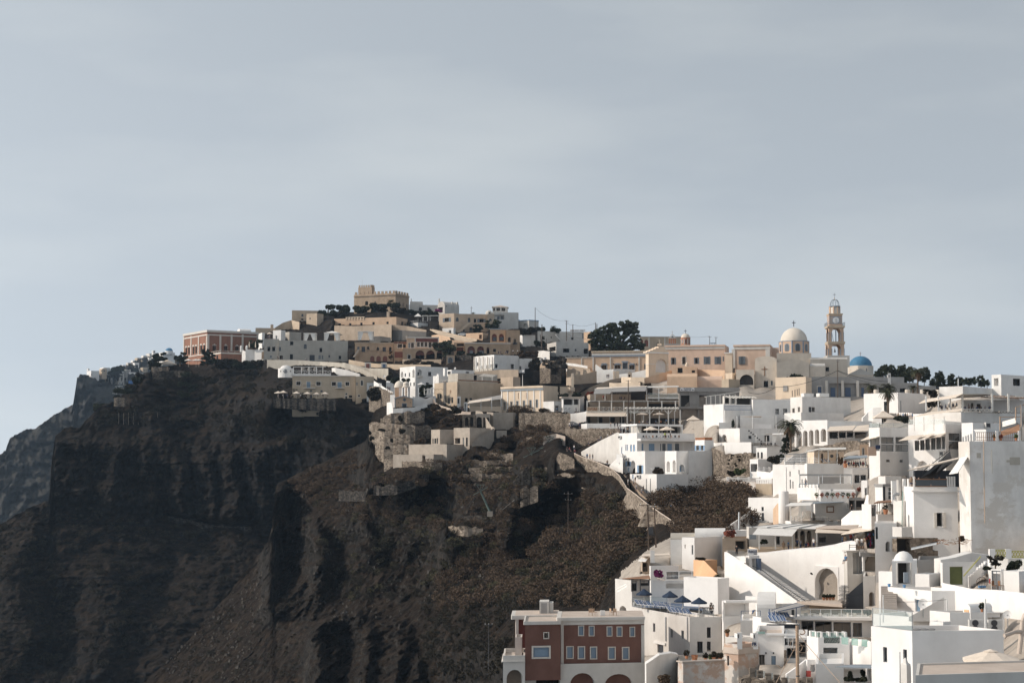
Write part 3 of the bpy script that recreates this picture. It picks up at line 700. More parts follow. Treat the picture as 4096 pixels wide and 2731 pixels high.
c=Bld('castle','crenellated sandy stone castle house on the hilltop','castle',992,1512,1682,225,470,940,66,'cs',8,par=1.0,wins=[(1132,330,1168,380,'d'),(1250,330,1264,352,'d'),(1555,335,1566,390,'d'),(1602,350,1612,400,'d'),(1648,365,1658,415,'d')])
c.band(240,250,'cs',.5,'string_course');c.crenels(5,11,1.3)
tw=Bld('castle','','',1045,1215,1252,150,300,951,66,'cs',0,par=.8,parent=c,part='tower',ctrl=0);tw.crenels(2,6,1.2)
a=P(1096,150,955);tag(MB().tube(a,P(1096,28,955),.09,5,.03).build('flagpole','mg'),'thin bare flagpole on the castle tower','flagpole')
for i,(x,y,rx,ry,mt,lb)in enumerate(((865,430,80,62,'ld','round dark bush left of the castle'),(1070,430,95,48,'ld','low dark bush at the foot of the castle wall'),(1290,385,95,40,'ld','flat topped shrub in front of the castle'),(1250,450,60,40,'ld','dark hedge below the castle shrub'),(1350,455,70,40,'sd','brown hedge under the castle palms'),(690,500,90,62,'ld','dark bush behind the tan annex'),(590,470,55,40,'ld','small dark bush on the tan house roof line'),(840,510,80,60,'sd','brownish shrub below the round bush'),(1480,380,70,40,'ld','dense shrub before the castle side wall'),(1570,440,100,30,'sd','long low hedge below the castle side'))):
 bush('bush',lb,x,y,922-i*.7,rx,ry,mt,i,leaf=.5,dens=2.2)
palm('feathery palm rising before the castle wall',1445,330,420,925,3.1,5,30,0,'palms by the castle')
for i,(x,y)in enumerate(((665,400),(725,395))):
 tree('small_tree','small round headed tree on the castle hill',x,470,925,[(x,y,26,22),(x+8,y+12,22,18)],'lt',.5,i+3,2.2,.45,'twin trees on the castle hill')
h=Bld('house','long ochre terrace house with open pergola gallery below the castle','house',742,1522,1662,525,640,890,70,'peach',5,wins=[(1070,597,1098,628,'d'),(1222,590,1250,622,'d'),(1398,585,1426,615,'d'),(930,605,958,634,'d'),(795,605,828,636,'d'),(1586,586,1614,640,'e')])
for k in range(7):h.slab(892+k*36,532,902+k*36,566,'pl',.3,'gallery_post')
h.slab(890,526,1125,534,'pl',.4,'gallery_beam')
h.slab(1396,455,1424,525,'tan',1.5,'chimney','L',off=-2)
w=wr('retaining_wall','high tan retaining wall under the ochre terrace house','wall',[(745,632,830,868),(1000,640,832,862),(1240,628,836,858),(1462,618,836,852)],'tan',5)
wr('retaining_wall','dark grey arched retaining wall below the road','wall',[(1462,690,838,856),(1560,692,838,853),(1900,712,838,848)],'cd',3)
wr('retaining_wall','light tan parapet wall of the hill road','wall',[(1465,618,692,857),(1660,640,700,855),(1900,690,716,850)],'tan',3)
tag(MB().lathe(P(770,750,846),[(.01,0),(3,0),(3,.2),(.01,.2)],14).build('terrace','tf'),'round paved terrace on the slope under the retaining wall','terrace')
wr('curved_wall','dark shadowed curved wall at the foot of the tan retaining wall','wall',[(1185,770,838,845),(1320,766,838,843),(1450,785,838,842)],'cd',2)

h=Bld('house','ochre house with paired upper windows and three arched doors','house',998,1002,1490,842,1105,806,8,'ochre',6,wins=[(1032,898,1060,940,'g'),(1086,898,1130,965,'t'),(1155,898,1184,935,'g'),(1276,906,1306,945,'g'),(1350,905,1392,962,'t'),(1432,903,1462,950,'g'),(1195,1015,1248,1095,'ra'),(1272,1015,1328,1098,'ra'),(1352,1015,1410,1100,'ra')])
h.band(842,852,'cream',.2)
h.rail('R',.9,'md',2,2,-.6,-4.6)
MB().hexa([P(975,1030,802),P(1000,1030,802),P(1000,1030,805),P(975,1030,805),P(1040,930,802),P(1065,930,802),P(1065,930,805),P(1040,930,805)]).build('outer_stair','conc',h.root)
h=Bld('house','red house front with white framed windows above ochre arcade','house',1488,1492,1660,835,1100,801,8,'ochre',6,wins=[(1540,865,1596,912,'ysf'),(1606,865,1640,912,'y'),(1500,962,1602,1038,'r'),(1506,1078,1540,1115,'d'),(1566,1078,1600,1115,'d')])
h.slab(1494,838,1655,860,'red',.1,'red_band')
tree('small_tree','yellow leaved small tree against the ochre wall',1455,1050,798,[(1452,1000,22,45)],'leaf_dry',.2,4,2,.4)
crop('C')
h=Bld('house','red and peach house with white framed upper windows','house',392,396,802,620,765,796,8,'peach',4,wins=[(420,695,440,755,'ysf'),(452,692,488,758,'ysf'),(528,686,562,744,'ysf'),(574,684,610,742,'ysf'),(622,684,656,744,'ysf'),(672,684,710,754,'ysf'),(728,682,772,728,'ysf')])
h.slab(505,640,795,682,'red_dark',.08,'red_panel');h.band(618,634,'fw',.25);h.slab(498,620,510,755,'fw',.25,'pilaster');h.slab(790,620,802,690,'fw',.25,'pilaster')
h.slab(392,604,410,622,'cream',1.2,'chimney',off=-1.3)
h=Bld('house','ochre arcade with three broad red arches under the peach house','house',345,350,870,762,905,792,8,'ochre',5,wins=[(408,842,448,895,'ysf'),(508,788,622,895,'ear'),(642,788,752,895,'ear'),(774,792,850,895,'ear')])
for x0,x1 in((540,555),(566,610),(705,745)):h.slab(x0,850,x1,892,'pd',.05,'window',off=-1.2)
tree('pine_tree','broad crowned pine tree in front of the ochre arcade',845,910,775,[(870,740,110,50),(800,735,60,38),(930,760,65,36),(890,700,60,30),(905,835,55,35)],'lt',.5,8,1.6,.5)
wr('garden_wall','tan garden wall with shrubs below the ochre arcade','wall',[(345,900,965,782),(600,905,965,778),(830,900,960,775)],'tan',3)
bush('bush','brown hedge on the garden wall below the arcade',460,930,774,90,28,'sb',3,leaf=.4,dens=2)
bush('bush','dry shrub on the slope below the garden wall',660,945,770,70,18,'sd',5,leaf=.4,dens=2)
g=Bld('gatehouse','small ochre gatehouse with arched blue window','gatehouse',892,897,1000,848,945,765,10,'ochre',3,wins=[(920,878,972,940,'dasx')])
wr('lower_wall','long beige wall with red door below the grey house','wall',[(-330,905,1000,800),(-80,945,1010,790),(20,955,1020,780),(330,965,1010,770),(700,968,1000,760)],'sand',2.5)
for(x0,y0,x1,y1,mt,lb)in((-112,955,-68,1030,'door_red','dark red double door in the beige wall'),(95,960,132,1012,'door_blue','blue grey door in the beige wall'),(245,985,300,1010,'sg','low dark shop shutter in the beige wall')):
 a,c_=P(x0,y1,776),P(x1,y0,776);r0=empty('wall_door',a,lb,'door');MB().box(V((a.x,775.6,0)),V((1,0,0)),c_.x-a.x,V((0,1,0)),.25,a.z,c_.z).build('leaf',mt,r0)
 MB().box(V((a.x-.6,775.75,0)),V((1,0,0)),c_.x-a.x+1.2,V((0,1,0)),.12,a.z,c_.z+.6).build('surround','fw',r0)

h=Bld('house','grey white house just right of the castle with blue windows','house',428,432,800,215,320,952,10,'offw',5,wins=[(552,250,588,290,'b'),(656,252,690,285,'b')])
h=Bld('house','plain white parapet block right behind the castle corner','house',432,440,598,175,240,965,10,'offw',5);h.slab(450,140,460,178,'offw',.6,'chimney',off=-.7)
h=Bld('house','grey vaulted house with wide dark window on the hilltop','house',785,875,1055,225,330,945,42,'offw',6,wins=[(792,248,850,290,'dm','L'),(890,225,905,240,'d')]);h.vault('R',2.4)
h.slab(970,180,984,230,'offw',.8,'chimney',off=-.9);h.slab(1030,182,1046,230,'offw',.8,'chimney',off=-.9)
tag(MB().lathe(P(805,190,950),[(.4,0),(.4,2),(.35,2.2),(.01,2.2)],8).build('chimney','offw'),'tall square chimney between the hilltop houses','chimney')
bush('bougainvillea','purple flowering bougainvillea under the vaulted house',790,290,940,45,20,'fm',2,leaf=.4,dens=2,cat='bougainvillea')
for i,(x,y,rx,ry)in enumerate(((540,325,60,32),(660,305,55,40),(720,330,70,30),(430,300,60,20))):bush('bush',('dark shrub below the blue windowed house','tall dark shrub at the hilltop terrace','spreading dark shrub behind the cafe umbrella','dark hedge under the castle corner')[i],x,y,935-i,rx,ry,'ld',i+20,leaf=.45,dens=2)
um(540,362,912,125,'white square parasol on the white terrace below the hilltop','cw','parasols on the hill terraces',3,.3,4,.78)
for x0,x1,lb in((600,660,'small white frame pergola beside the hilltop parasol'),(690,800,'larger white frame pergola beside the hilltop parasol')):
 a,d_=P(x0,425,908),P(x1,358,908);r0=empty('pergola',a,lb,'pergola')
 for x in(a.x,d_.x):
  for y in(908,913):MB().cbox((x,y,a.z),.3,.3,d_.z-a.z).build('post','ww',r0)
 MB().cbox(((a.x+d_.x)/2,910.5,d_.z),d_.x-a.x+.8,6,.35).build('canopy','ww',r0)
h=Bld('terrace','white terrace with railing under the hilltop parasol','terrace',430,540,672,440,505,898,45,'white',4);h.rail('LR',1.1,'mw')
h=Bld('house','tan house with tall blue shutters on the right of the hill','house',803,993,1030,322,560,885,55,'tan',6,wins=[(876,380,928,432,'yh')])
h=Bld('house','long tan house with arched windows and outside stair','house',990,994,1410,328,570,880,10,'tan',6,wins=[(1015,375,1050,425,'da'),(1165,378,1196,435,'da'),(1240,390,1270,440,'d'),(1310,392,1365,438,'dh'),(1105,525,1125,560,'t'),(1185,500,1225,545,'t')])
MB().hexa([P(1015,570,874),P(1060,570,874),P(1060,570,878),P(1015,570,878),P(1160,440,874),P(1215,440,874),P(1215,440,878),P(1160,440,878)]).build('outer_stair','tan',h.root)
h=Bld('house','tan corner house with one small arched window by the hip roof','house',1405,1410,1495,330,500,876,10,'tan',6,wins=[(1430,390,1465,420,'da')])
h=Bld('lookout_house','small glazed lookout room with hipped roof on the skyline','house',1470,1474,1665,242,310,905,10,'offw',3,wins=[(1482,252,1510,296,'df'),(1522,250,1572,296,'df'),(1586,250,1636,298,'df')]);h.hip(1.3,.4)
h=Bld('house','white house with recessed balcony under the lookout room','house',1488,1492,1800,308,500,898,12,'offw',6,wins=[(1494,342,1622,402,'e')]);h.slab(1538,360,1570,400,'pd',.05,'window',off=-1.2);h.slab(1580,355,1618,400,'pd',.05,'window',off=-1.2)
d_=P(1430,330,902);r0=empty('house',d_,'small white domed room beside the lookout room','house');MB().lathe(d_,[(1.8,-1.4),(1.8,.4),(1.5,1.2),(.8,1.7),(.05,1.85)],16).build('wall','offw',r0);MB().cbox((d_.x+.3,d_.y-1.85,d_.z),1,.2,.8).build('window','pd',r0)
tree('tree','rounded dark tree left of the white terrace wall',1480,500,868,[(1480,470,70,45),(1520,440,50,35),(1440,480,45,30)],'lt',.4,12,1.8,.5)
tree('tree','slim dark tree before the tan house wall',1285,560,868,[(1285,510,45,40),(1290,545,50,30)],'ld',.3,13,1.6,.45)
palm('small spiky palm on the skyline roofs',1230,320,345,905,1.8,15,20,0,'palms by the castle')
pole('thin leaning pole on the hilltop roofs',1205,235,330,900,((.8,1.2),),lean=5)

qs('road_ramp',[(690,520,846),(1282,645,822),(1262,690,818),(940,655,828)],'sand',.5);tag(bpy.data.objects['road_ramp'],None,None,None,'structure')
wr('ramp_wall','pale plastered wall along the descending road','wall',[(720,520,570,848),(850,548,612,840),(1000,590,650,832),(1280,648,695,820)],'sand',1.2)
wr('ramp_wall','lower peach curved wall under the descending road','wall',[(710,600,640,826),(780,590,680,822),(930,620,760,815),(950,655,780,812),(1260,690,720,808)],'peach',2)
h=Bld('house','small bright white cube with an outside stair by the road','house',845,985,1010,505,570,845,62,'white',4,wins=[(930,535,955,570,'d')])
h=Bld('house','low peach house with shadowed porch above the arched house','house',1140,1350,1420,565,665,822,60,'peach',5,wins=[(1305,590,1340,645,'k','L')])
r0=empty('parked_car',P(1090,598,836),'white car parked beside the ramp road','car')
a=P(1040,600,836);MB().cbox((a.x+2.2,836,a.z),4.4,1.8,.8).build('body','mw',r0);MB().hexa([V((a.x+u,836+v,a.z+w_))for(u,v,w_)in((.8,-.85,.81),(3.9,-.85,.81),(3.9,.85,.81),(.8,.85,.81),(1.4,-.7,1.45),(3.3,-.7,1.45),(3.3,.7,1.45),(1.4,.7,1.45))]).build('cabin','pg',r0)
for u in(.9,3.5):MB().tube((a.x+u,835.0,a.z+.02),(a.x+u,835.2,a.z+.02),.34,12).build('wheel','md',r0)
h=Bld('house','ochre house with two tall red arches and roof terrace','house',1440,1445,1640,515,700,785,8,'ochre',5,wins=[(1466,580,1530,675,'ear'),(1556,580,1620,675,'ear')]);h.band(513,526,'bg',.25)
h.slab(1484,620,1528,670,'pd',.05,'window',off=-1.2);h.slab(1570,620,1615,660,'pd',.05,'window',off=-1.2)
h=Bld('house','ochre side wing with small balcony and dark windows','house',1640,1645,1815,530,860,783,14,'ochre',6,wins=[(1670,625,1702,685,'g'),(1740,645,1772,695,'yf')])
h.slab(1728,690,1776,712,'md',.9,'balcony')
h=Bld('house','long ochre wall with two wide white edged arches and a small one','house',1125,1130,1700,692,850,775,8,'ochre',6,wins=[(1160,735,1256,832,'ear'),(1282,735,1370,832,'ear'),(1400,750,1436,830,'ear'),(1482,768,1518,808,'g'),(1648,785,1676,812,'g')]);h.band(690,702,'fw',.25)
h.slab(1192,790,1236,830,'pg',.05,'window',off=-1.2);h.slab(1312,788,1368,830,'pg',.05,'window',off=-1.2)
h=Bld('house','brown timber porch house between the pine and the arched wall','house',985,990,1125,690,860,782,8,'ochre',5,wins=[(1028,700,1118,735,'k'),(1026,750,1112,840,'rk')])
bush('bush','green shrub in front of the timber porch',1070,820,770,45,25,'ld',4,leaf=.4,dens=2)
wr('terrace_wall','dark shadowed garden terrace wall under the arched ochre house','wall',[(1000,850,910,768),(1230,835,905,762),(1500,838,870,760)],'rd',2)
for i in range(7):bush('bush','small bush along the shadowed garden terrace',1170+i*36,838,760,18,12,'ld',i+40,'bushes on the shadowed garden terrace',leaf=.3,dens=1.5)
for x in(1733,1790):ps('person in a white shirt standing beside the ochre wing',P(x,828,760),'white','black',0,group='people beside the ochre wing')
for i,x in enumerate((1550,1578,1640,1660)):ps('person in dark clothes on the path below the arched house',P(x,842,757),'navy','black',i,group='people on the path below the arches')
# ================================================================ middle: hotel, chapel, lounge, palazzo (crops B, C, D)
crop('B')
h=Bld('hotel','long cream hotel with white framed windows and two balconies','hotel',214,218,1010,1262,1560,728,4,'cream',7,wins=[(268,1335,322,1382,'ysf'),(397,1338,445,1412,'usf'),(518,1338,574,1386,'ysf'),(713,1340,765,1390,'ysf'),(784,1342,836,1420,'usf'),(882,1340,932,1388,'ysf'),(437,1442,465,1465,'d'),(570,1445,598,1468,'d'),(434,1500,466,1545,'t'),(880,1515,910,1560,'ds'),(884,1480,906,1500,'ds'),(928,1508,968,1538,'g')])
h.band(1258,1268,'fw',.3)
for x0,x1 in((358,506),(755,872)):
 h.slab(x0,1413,x1,1423,'fw',1.2,'balcony_slab');q=h.uv(x0,1380,x1,1413,'R');mb=MB();o=h.C+h.nR*1.15
 for k in range(12):p=o+h.e1*(q[0]+(q[1]-q[0])*k/11);mb.tube((p.x,p.y,q[2]),(p.x,p.y,q[3]),.05,4)
 a,c_=o+h.e1*q[0],o+h.e1*q[1];mb.tube((a.x,a.y,q[3]),(c_.x,c_.y,q[3]),.07,4);mb.build('balcony_railing','md',h.root)
h=Bld('hotel_wing','cream side wing with one arched window at the end of the hotel','hotel',1006,1012,1240,1270,1560,727,18,'cream',7,wins=[(1075,1320,1105,1385,'das'),(1020,1345,1038,1382,'y'),(1040,1500,1068,1530,'ds')])
h=Bld('terrace','hotel roof terrace with white pergola and cross pattern railing','terrace',225,232,700,1238,1262,741,3,'white',2,ctrl=0);h.rail('R',1.4,'mw',2.2,1,cross=True,r=.06)
mb=MB()
for x in(232,330,425,520,600):a=P(x,1240,742);mb.cbox(a,.25,.25,P(x,1152,742).z-a.z)
a=P(232,1152,742);c_=P(640,1152,742);mb.tube(a,c_,.12,4);mb.build('pergola_frame','mw',h.root)
for k in range(3):a=P(360+k*75,1205,746);tag(MB().lathe(a,[(1.2,0),(1.1,.8),(.7,1.4),(.05,1.6)],12).build('roof_vault','cd'),'small dark rounded hut roof behind the hotel terrace','hut','hut roofs behind the hotel terrace')
c=P(135,1230,748);r0=empty('chapel_room',c,'small white domed room at the left end of the hotel terrace','house')
MB().lathe((c.x,c.y,c.z-2),[(3.3,0),(3.3,3.8),(3.1,4),(.1,4)],20).build('wall','white',r0);dome('dome',(c.x,c.y,c.z+2),2.3,'white',r0,1.4)
MB().cbox((c.x+.3,c.y-3.35,c.z-.2),1.0,.2,1.6).build('door','pg',r0)
for i in range(4):chair('dark chair on the round terrace by the domed room',P(70+i*42,1225,735-(i%2)),i,'md','chairs by the domed room')
wr('curved_wall','white curved wall sweeping down behind the hotel','wall',[(712,1165,1210,745),(760,1163,1225,743),(900,1190,1250,741),(1062,1240,1270,739)],'white',4)
wr('path_wall','grey beige wall with path railing behind the hotel','wall',[(-100,1062,1130,812),(300,1068,1140,806),(560,1085,1150,800),(880,1100,1180,780),(1100,1180,1240,760),(1280,1270,1330,740)],'greige',2.5)
wr('house_wall','blank beige house wall with satellite dish above the cream hotel','wall',[(880,1102,1200,776),(1180,1170,1260,768),(1420,1172,1340,752)],'greige',3)
dishant('white dish on the blank beige wall',1370,1270,745,16)
umb=[(60,1478,110,'umbrella pair'),(125,1472,120,''),(270,1482,118,''),(405,1488,120,''),(520,1492,110,''),(625,1490,120,'')]
for i,(x,y,w,_)in enumerate(umb):um(x-(20 if i<2 else 0),y,712-i*.8,w,'beige parasol in the row below the cream hotel','canvas','parasol row below the cream hotel',2.6,.2,4,.5+i*.1)
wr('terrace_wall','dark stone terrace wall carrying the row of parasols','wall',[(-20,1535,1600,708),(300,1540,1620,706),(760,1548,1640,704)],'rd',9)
for i in range(12):ps('person sitting on the parasol terrace below the hotel',P(40+i*56,1530,709),('grey','white','navy','tan')[i%4],'navy',i*1.3,'sit','people on the parasol terrace')
h=Bld('house','small white blue tinted house at the end of the cream hotel','house',1148,1152,1245,1350,1460,716,15,'white',4,wins=[(1185,1390,1215,1450,'t')])
wr('path_wall','white capped path wall descending to the domed chapel','wall',[(1240,1325,1375,690),(1300,1360,1410,672),(1390,1420,1470,650),(1480,1465,1520,630)],'white',1.0)
for x in(1310,1330):tag(MB().lathe(P(x,1395,665),[(.3,0),(.3,.8),(.2,1.1),(.05,1.2)],10).build('bollard','white'),'round headed white post on the path wall','post','white posts on the path wall')
wr('rubble_wall','overgrown rubble wall below the white path wall','wall',[(1180,1400,1640,640),(1260,1390,1650,632),(1350,1420,1660,620),(1470,1475,1640,605)],'rubble',3)
for i,(x,y,rx,ry)in enumerate(((1215,1480,55,60),(1260,1440,60,45),(1330,1490,60,60),(1240,1540,50,40))):bush('bush','dark climbing shrub on the overgrown rubble wall',x,y,630-i*3,rx,ry,'sd',60+i,'shrubs on the overgrown wall',leaf=.4,dens=2.2)
h=Bld('house','small white gabled house beside the path wall','house',1390,1395,1485,1345,1440,655,20,'white',4);h.gable('R',.9)
for i,x in enumerate((1410,1425,1440)):ps('person walking down the path behind the domed chapel',P(x,1450+i*3,635-i),('black','navy','grey')[i],'black',1+i,'walk','people on the path behind the chapel')
for i,(x,y)in enumerate(((655,1120),(795,1150),(820,1158),(850,1165),(30,1060),(45,1060),(85,1062),(385,1080),(400,1080))):ps('person walking along the cliff path by the long grey house' if i>3 else 'person standing on the path behind the hotel',P(x,y,795 if i<4 else 818),('navy','tan','black','white')[i%4],'black',i,'walk','people on the cliff path' if i>3 else 'people on the path behind the hotel')
crop('C')
h=Bld('house','white two storey house with arched loggias and shutters','house',313,506,916,985,1245,668,35,'white',5,wins=[(325,1055,355,1125,'ea'),(372,1075,388,1118,'d'),(426,1065,440,1120,'d'),(470,1028,497,1130,'ea'),(533,1028,588,1130,'ea','R'),(668,1058,706,1112,'g'),(640,1190,676,1225,'g'),(482,1190,498,1235,'d'),(440,1192,452,1235,'d')])
h.slab(555,1060,575,1102,'pd',.04,'window','R',off=-1.25);h.slab(535,1103,590,1132,'fw',.5,'balcony','R')
h=Bld('house','white house with slim white columns and a long terrace','house',1258,1495,1806,842,1040,694,34,'white',5,wins=[(1280,940,1312,982,'W'),(1338,980,1360,1030,'w'),(1394,970,1424,1020,'w'),(1448,960,1482,1005,'w'),(1508,958,1540,1010,'d','R'),(1704,960,1744,1018,'g')])
for x in(1262,1318,1370,1426,1484):h.slab(x,870,x+7,1060,'fw',.4,'column','L',off=.5)
h.slab(1262,1020,1490,1062,'greige',.35,'parapet','L',off=.3)
h=Bld('house','white shaded cube with stair right of the columned house','house',1806,1810,1880,890,1040,700,20,'white',4,wins=[(1808,985,1838,1032,'d')])
wr('brown_wall','brown stone garden wall in front of the columned house','wall',[(1255,1055,1095,675),(1560,1030,1075,672),(1800,1030,1060,668)],'tan',2)
h=Bld('house','small white stepped block with chimneys above the lounge','house',728,800,1000,1105,1225,640,35,'white',4);h.slab(878,1010,892,1110,'white',1.2,'chimney','R',off=-1.3);h.slab(770,1085,790,1108,'white',1,'chimney','L',off=-1.2)
h=Bld('house','pale low block with glazed canopy behind the chimneys','house',905,960,1240,1030,1110,655,30,'white',4,wins=[(912,1050,950,1090,'d'),(1140,1055,1180,1075,'d')])
dishant('white dish above the glazed canopy',1003,1012,650,14);dishant('dish at the corner of the brown garden wall',1855,1045,655,15)
h=Bld('house','grey plastered hotel block with slatted pergola','house',918,1040,1535,1075,1200,632,30,'greige',4,wins=[(1240,1100,1278,1170,'w')])
mb=MB()
for k in range(8):a=P(1315+k*22,1108+k*2,628);mb.tube(a,a+V((1.6,3.5,.9)),.14,4)
for x in(1345,1470):a=P(x,1175,628);mb.cbox(a,.3,.3,P(x,1120,628).z-a.z)
tag(mb.build('slat_pergola','ww'),'white slatted pergola in front of the grey block','pergola')
h=Bld('lounge_bar','cream lounge bar with dark stripe and vertical lettering','bar',745,1030,1640,1180,1500,612,36,'sand',5,roof='rt',wins=[(780,1330,800,1395,'d'),(812,1330,832,1392,'d'),(916,1382,936,1455,'d'),(958,1375,980,1448,'d'),(1030,1380,1060,1420,'ta','R'),(1130,1385,1165,1432,'g'),(1188,1385,1220,1410,'g')])
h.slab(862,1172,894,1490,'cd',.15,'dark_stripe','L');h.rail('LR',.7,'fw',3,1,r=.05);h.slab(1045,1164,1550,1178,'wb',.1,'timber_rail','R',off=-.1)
up=V((0,0,1))
for i,ch in enumerate('LOUNGE'):
 q=h.uv(1040,1196+i*24,1062,1218+i*24,'R');p=h.C+h.e1*((q[0]+q[1])/2)+h.nR*.05;text(ch,(p.x,p.y,(q[2]+q[3])/2),.72,'sign_black',h.root,h.e1,up)
q=h.uv(935,1285,965,1325,'L');p=h.C+h.e2*((q[0]+q[1])/2)+h.nL*.05;zc=(q[2]+q[3])/2
mb=MB()
for k in range(3):mb.path([V((p.x,p.y,zc))+(-h.e2)*(math.cos(t_)*.45)+up*((k-1)*.36+math.sin(t_)*.12)for t_ in[j*.6 for j in range(9)]],.06,4)
mb.build('wall_emblem','sign_rust',h.root)
mb=MB();q0=h.uv(750,1280,760,1285,'L');
pts=[P(750+k*7,1275+7*math.sin(k*1.05),613+(280-k*7)*.012)for k in range(16)];mb.path(pts,.06,4);mb.build('string_lights','wire',h.root)
g=Bld('arched_gate','small white arched doorway in front of the lounge bar','gate',1028,1031,1076,1365,1460,598,10,'white',3,dep=1.2,par=0,wins=[(1036,1385,1060,1455,'ta')])
g=Bld('arched_gate','tall white rounded gate by the awning restaurant','gate',1112,1116,1160,1440,1560,585,10,'white',3,dep=1.2,par=0,wins=[(1122,1455,1146,1556,'ea')])
wr('path_wall','thick cream path wall curving down past the lounge bar','wall',[(730,1375,1440,588),(760,1440,1490,582),(830,1480,1530,578),(950,1515,1560,572),(1080,1552,1585,566),(1200,1560,1600,562)],'rt',1.2)
for i,(x,y,sh,lg)in enumerate(((828,1480,'grey','navy'),(853,1482,'navy','black'),(942,1510,'white','tan'),(995,1528,'black','navy'),(1020,1535,'black','black'),(1075,1560,'navy','black'),(1105,1560,'black','navy'))):ps('person walking the cliff path past the lounge bar',P(x,y,592-i*3),sh,lg,.4+i,'walk','people on the path past the lounge bar')
h=Bld('restaurant','open restaurant with sloping cream awning beside the peach palazzo','restaurant',1160,1190,1590,1485,1568,592,14,'pl',4,roof='tf');h.rail('R',1.3,'mw',3,3)
mb=MB()
for x in(1185,1330,1465,1580):a=P(x,1530,592 if x<1500 else 594);mb.tube(a,P(x,1415-(x-1185)*.13,592),.12,5)
mb.build('post','mw',h.root)
qs('awning',[(1145,1455,590),(1440,1415,592),(1470,1385,598),(1200,1420,598)],'canvas',.12,h);qs('canopy_roof',[(1465,1410,592),(1590,1395,594),(1590,1345,606),(1230,1412,604)],'cg',.15,h)
for i in range(9):ps('person seated in the awning restaurant beside the palazzo',P(1210+i*40,1528,596),('navy','black','red','white','green')[i%5],'black',i,'sit','people in the awning restaurant')
pole('white post with a sphere light behind the lounge bar',1852,1100,1250,600,(),.09,mat='mw',name='lamp_post',group='thin white posts')

h=Bld('chapel','white and peach domed chapel with blue grey trim above the cliff','chapel',232,248,480,1390,1510,576,6,'peach',4,dep=8,wins=[(345,1458,392,1500,'tsx')]);h.gable('L',.95,'peach')
for(a_,b_)in(((240,1385),(360,1352)),((360,1352),(482,1388))):
 p0,p1=P(*a_,575.4),P(*b_,575.4);h_=V((0,0,.3));MB().hexa([p0-h_,p1-h_,p1-h_+V((0,.5,0)),p0-h_+V((0,.5,0)),p0,p1,p1+V((0,.5,0)),p0+V((0,.5,0))]).build('gable_trim','bg',h.root)
for x0,x1 in((246,258),(470,482)):h.slab(x0,1392,x1,1510,'bg',.25,'pilaster','R')
cc=P(370,1405,575.7);MB().tube(cc,cc+V((0,-.15,0)),.52,20).build('oculus','pd',h.root)
for x in(295,445):a=P(x,1448,575.8);MB().cbox(a,.18,.2,.35).build('wall_lamp','md',h.root)
dr=Bld('chapel','','',232,245,330,1255,1400,584,8,'peach',0,parent=h,part='drum',ctrl=0,dep=3.2)
for x0,x1 in((236,248),(300,325)):dr.slab(x0,1258,x1,1400,'white',.2,'pilaster','R')
c=P(305,1255,586.4);dome('dome',c,1.75,'dw',h.root,2.3)
c2=P(390,1385,583);
for k in range(6):
 t_=math.pi/6+k*math.pi/3;MB().cbox((c2.x+1.1*math.cos(t_),c2.y+1.1*math.sin(t_),c2.z-.3),.4,.4,3.9,t_).build('belfry_pier','bg' if k%2 else 'peach',h.root)
MB().lathe((c2.x,c2.y,c2.z+3.5),[(.1,0),(1.35,0),(1.35,.3),(1.1,.4),(1.0,.42),(1.0,1.1),(1.1,1.2)],18).build('belfry_cornice','dw',h.root)
dome('lantern_dome',(c2.x,c2.y,c2.z+4.6),1.0,'dw',h.root,.95);MB().lathe((c2.x,c2.y,c2.z+1.8),[(.35,0),(.28,.3),(.16,.65),(.03,.75)],10).build('bell','md',h.root)
cross((c2.x,c2.y,c2.z+5.5),.8,'dw',h.root)
wr('chapel_wall','bright white curved boundary wall around the domed chapel','wall',[(190,1345,1510,577.5),(248,1345,1510,577)],'white',4,parent=h)
wr('churchyard_wall','bright white wall wrapping the terrace of the domed chapel','wall',[(148,1445,1610,566),(180,1435,1620,563),(212,1445,1620,561),(225,1520,1600,560),(350,1510,1575,560),(480,1505,1565,562),(655,1440,1545,566)],'white',1.2)
wr('churchyard_wall','white stepped wall behind the chapel leading to the lounge','wall',[(470,1365,1510,584),(640,1395,1500,586),(720,1360,1460,587),(762,1358,1440,588)],'white',1.0)
um(582,1212,620,95,'white parasol above the chapel garden','cw','parasols above the chapel',2.4,.22)
for i,(x,y,rx,ry,m_)in enumerate(((600,1280,45,45,'ld'),(650,1245,60,22,'ld'),(390,1160,45,30,'ld'),(270,1160,60,40,'ld'),(200,1120,50,50,'sd'),(590,1340,40,30,'ld'))):bush('bush',('dark garden shrub beside the chapel belfry','spreading vine over the chapel pergola','shrub behind the chapel dome','large shrub on the bank behind the chapel','brown shrub under the beige wall','low shrub under the chapel pergola')[i],x,y,612+(i%3)*4,rx,ry,m_,70+i,leaf=.35,dens=2)
mb=MB()
for x in(620,665,700,740):a=P(x,1340,604);mb.tube(a,P(x,1262,604),.12,5)
mb.tube(P(610,1290,604),P(740,1255,604),.15,4);mb.tube(P(615,1342,604),P(735,1330,604),.12,4);tag(mb.build('pergola','ww'),'white timber pergola in the chapel garden','pergola')
pole('grey utility pole standing behind the chapel',548,1250,1375,600,(),.16,mat='mg',group='grey poles')

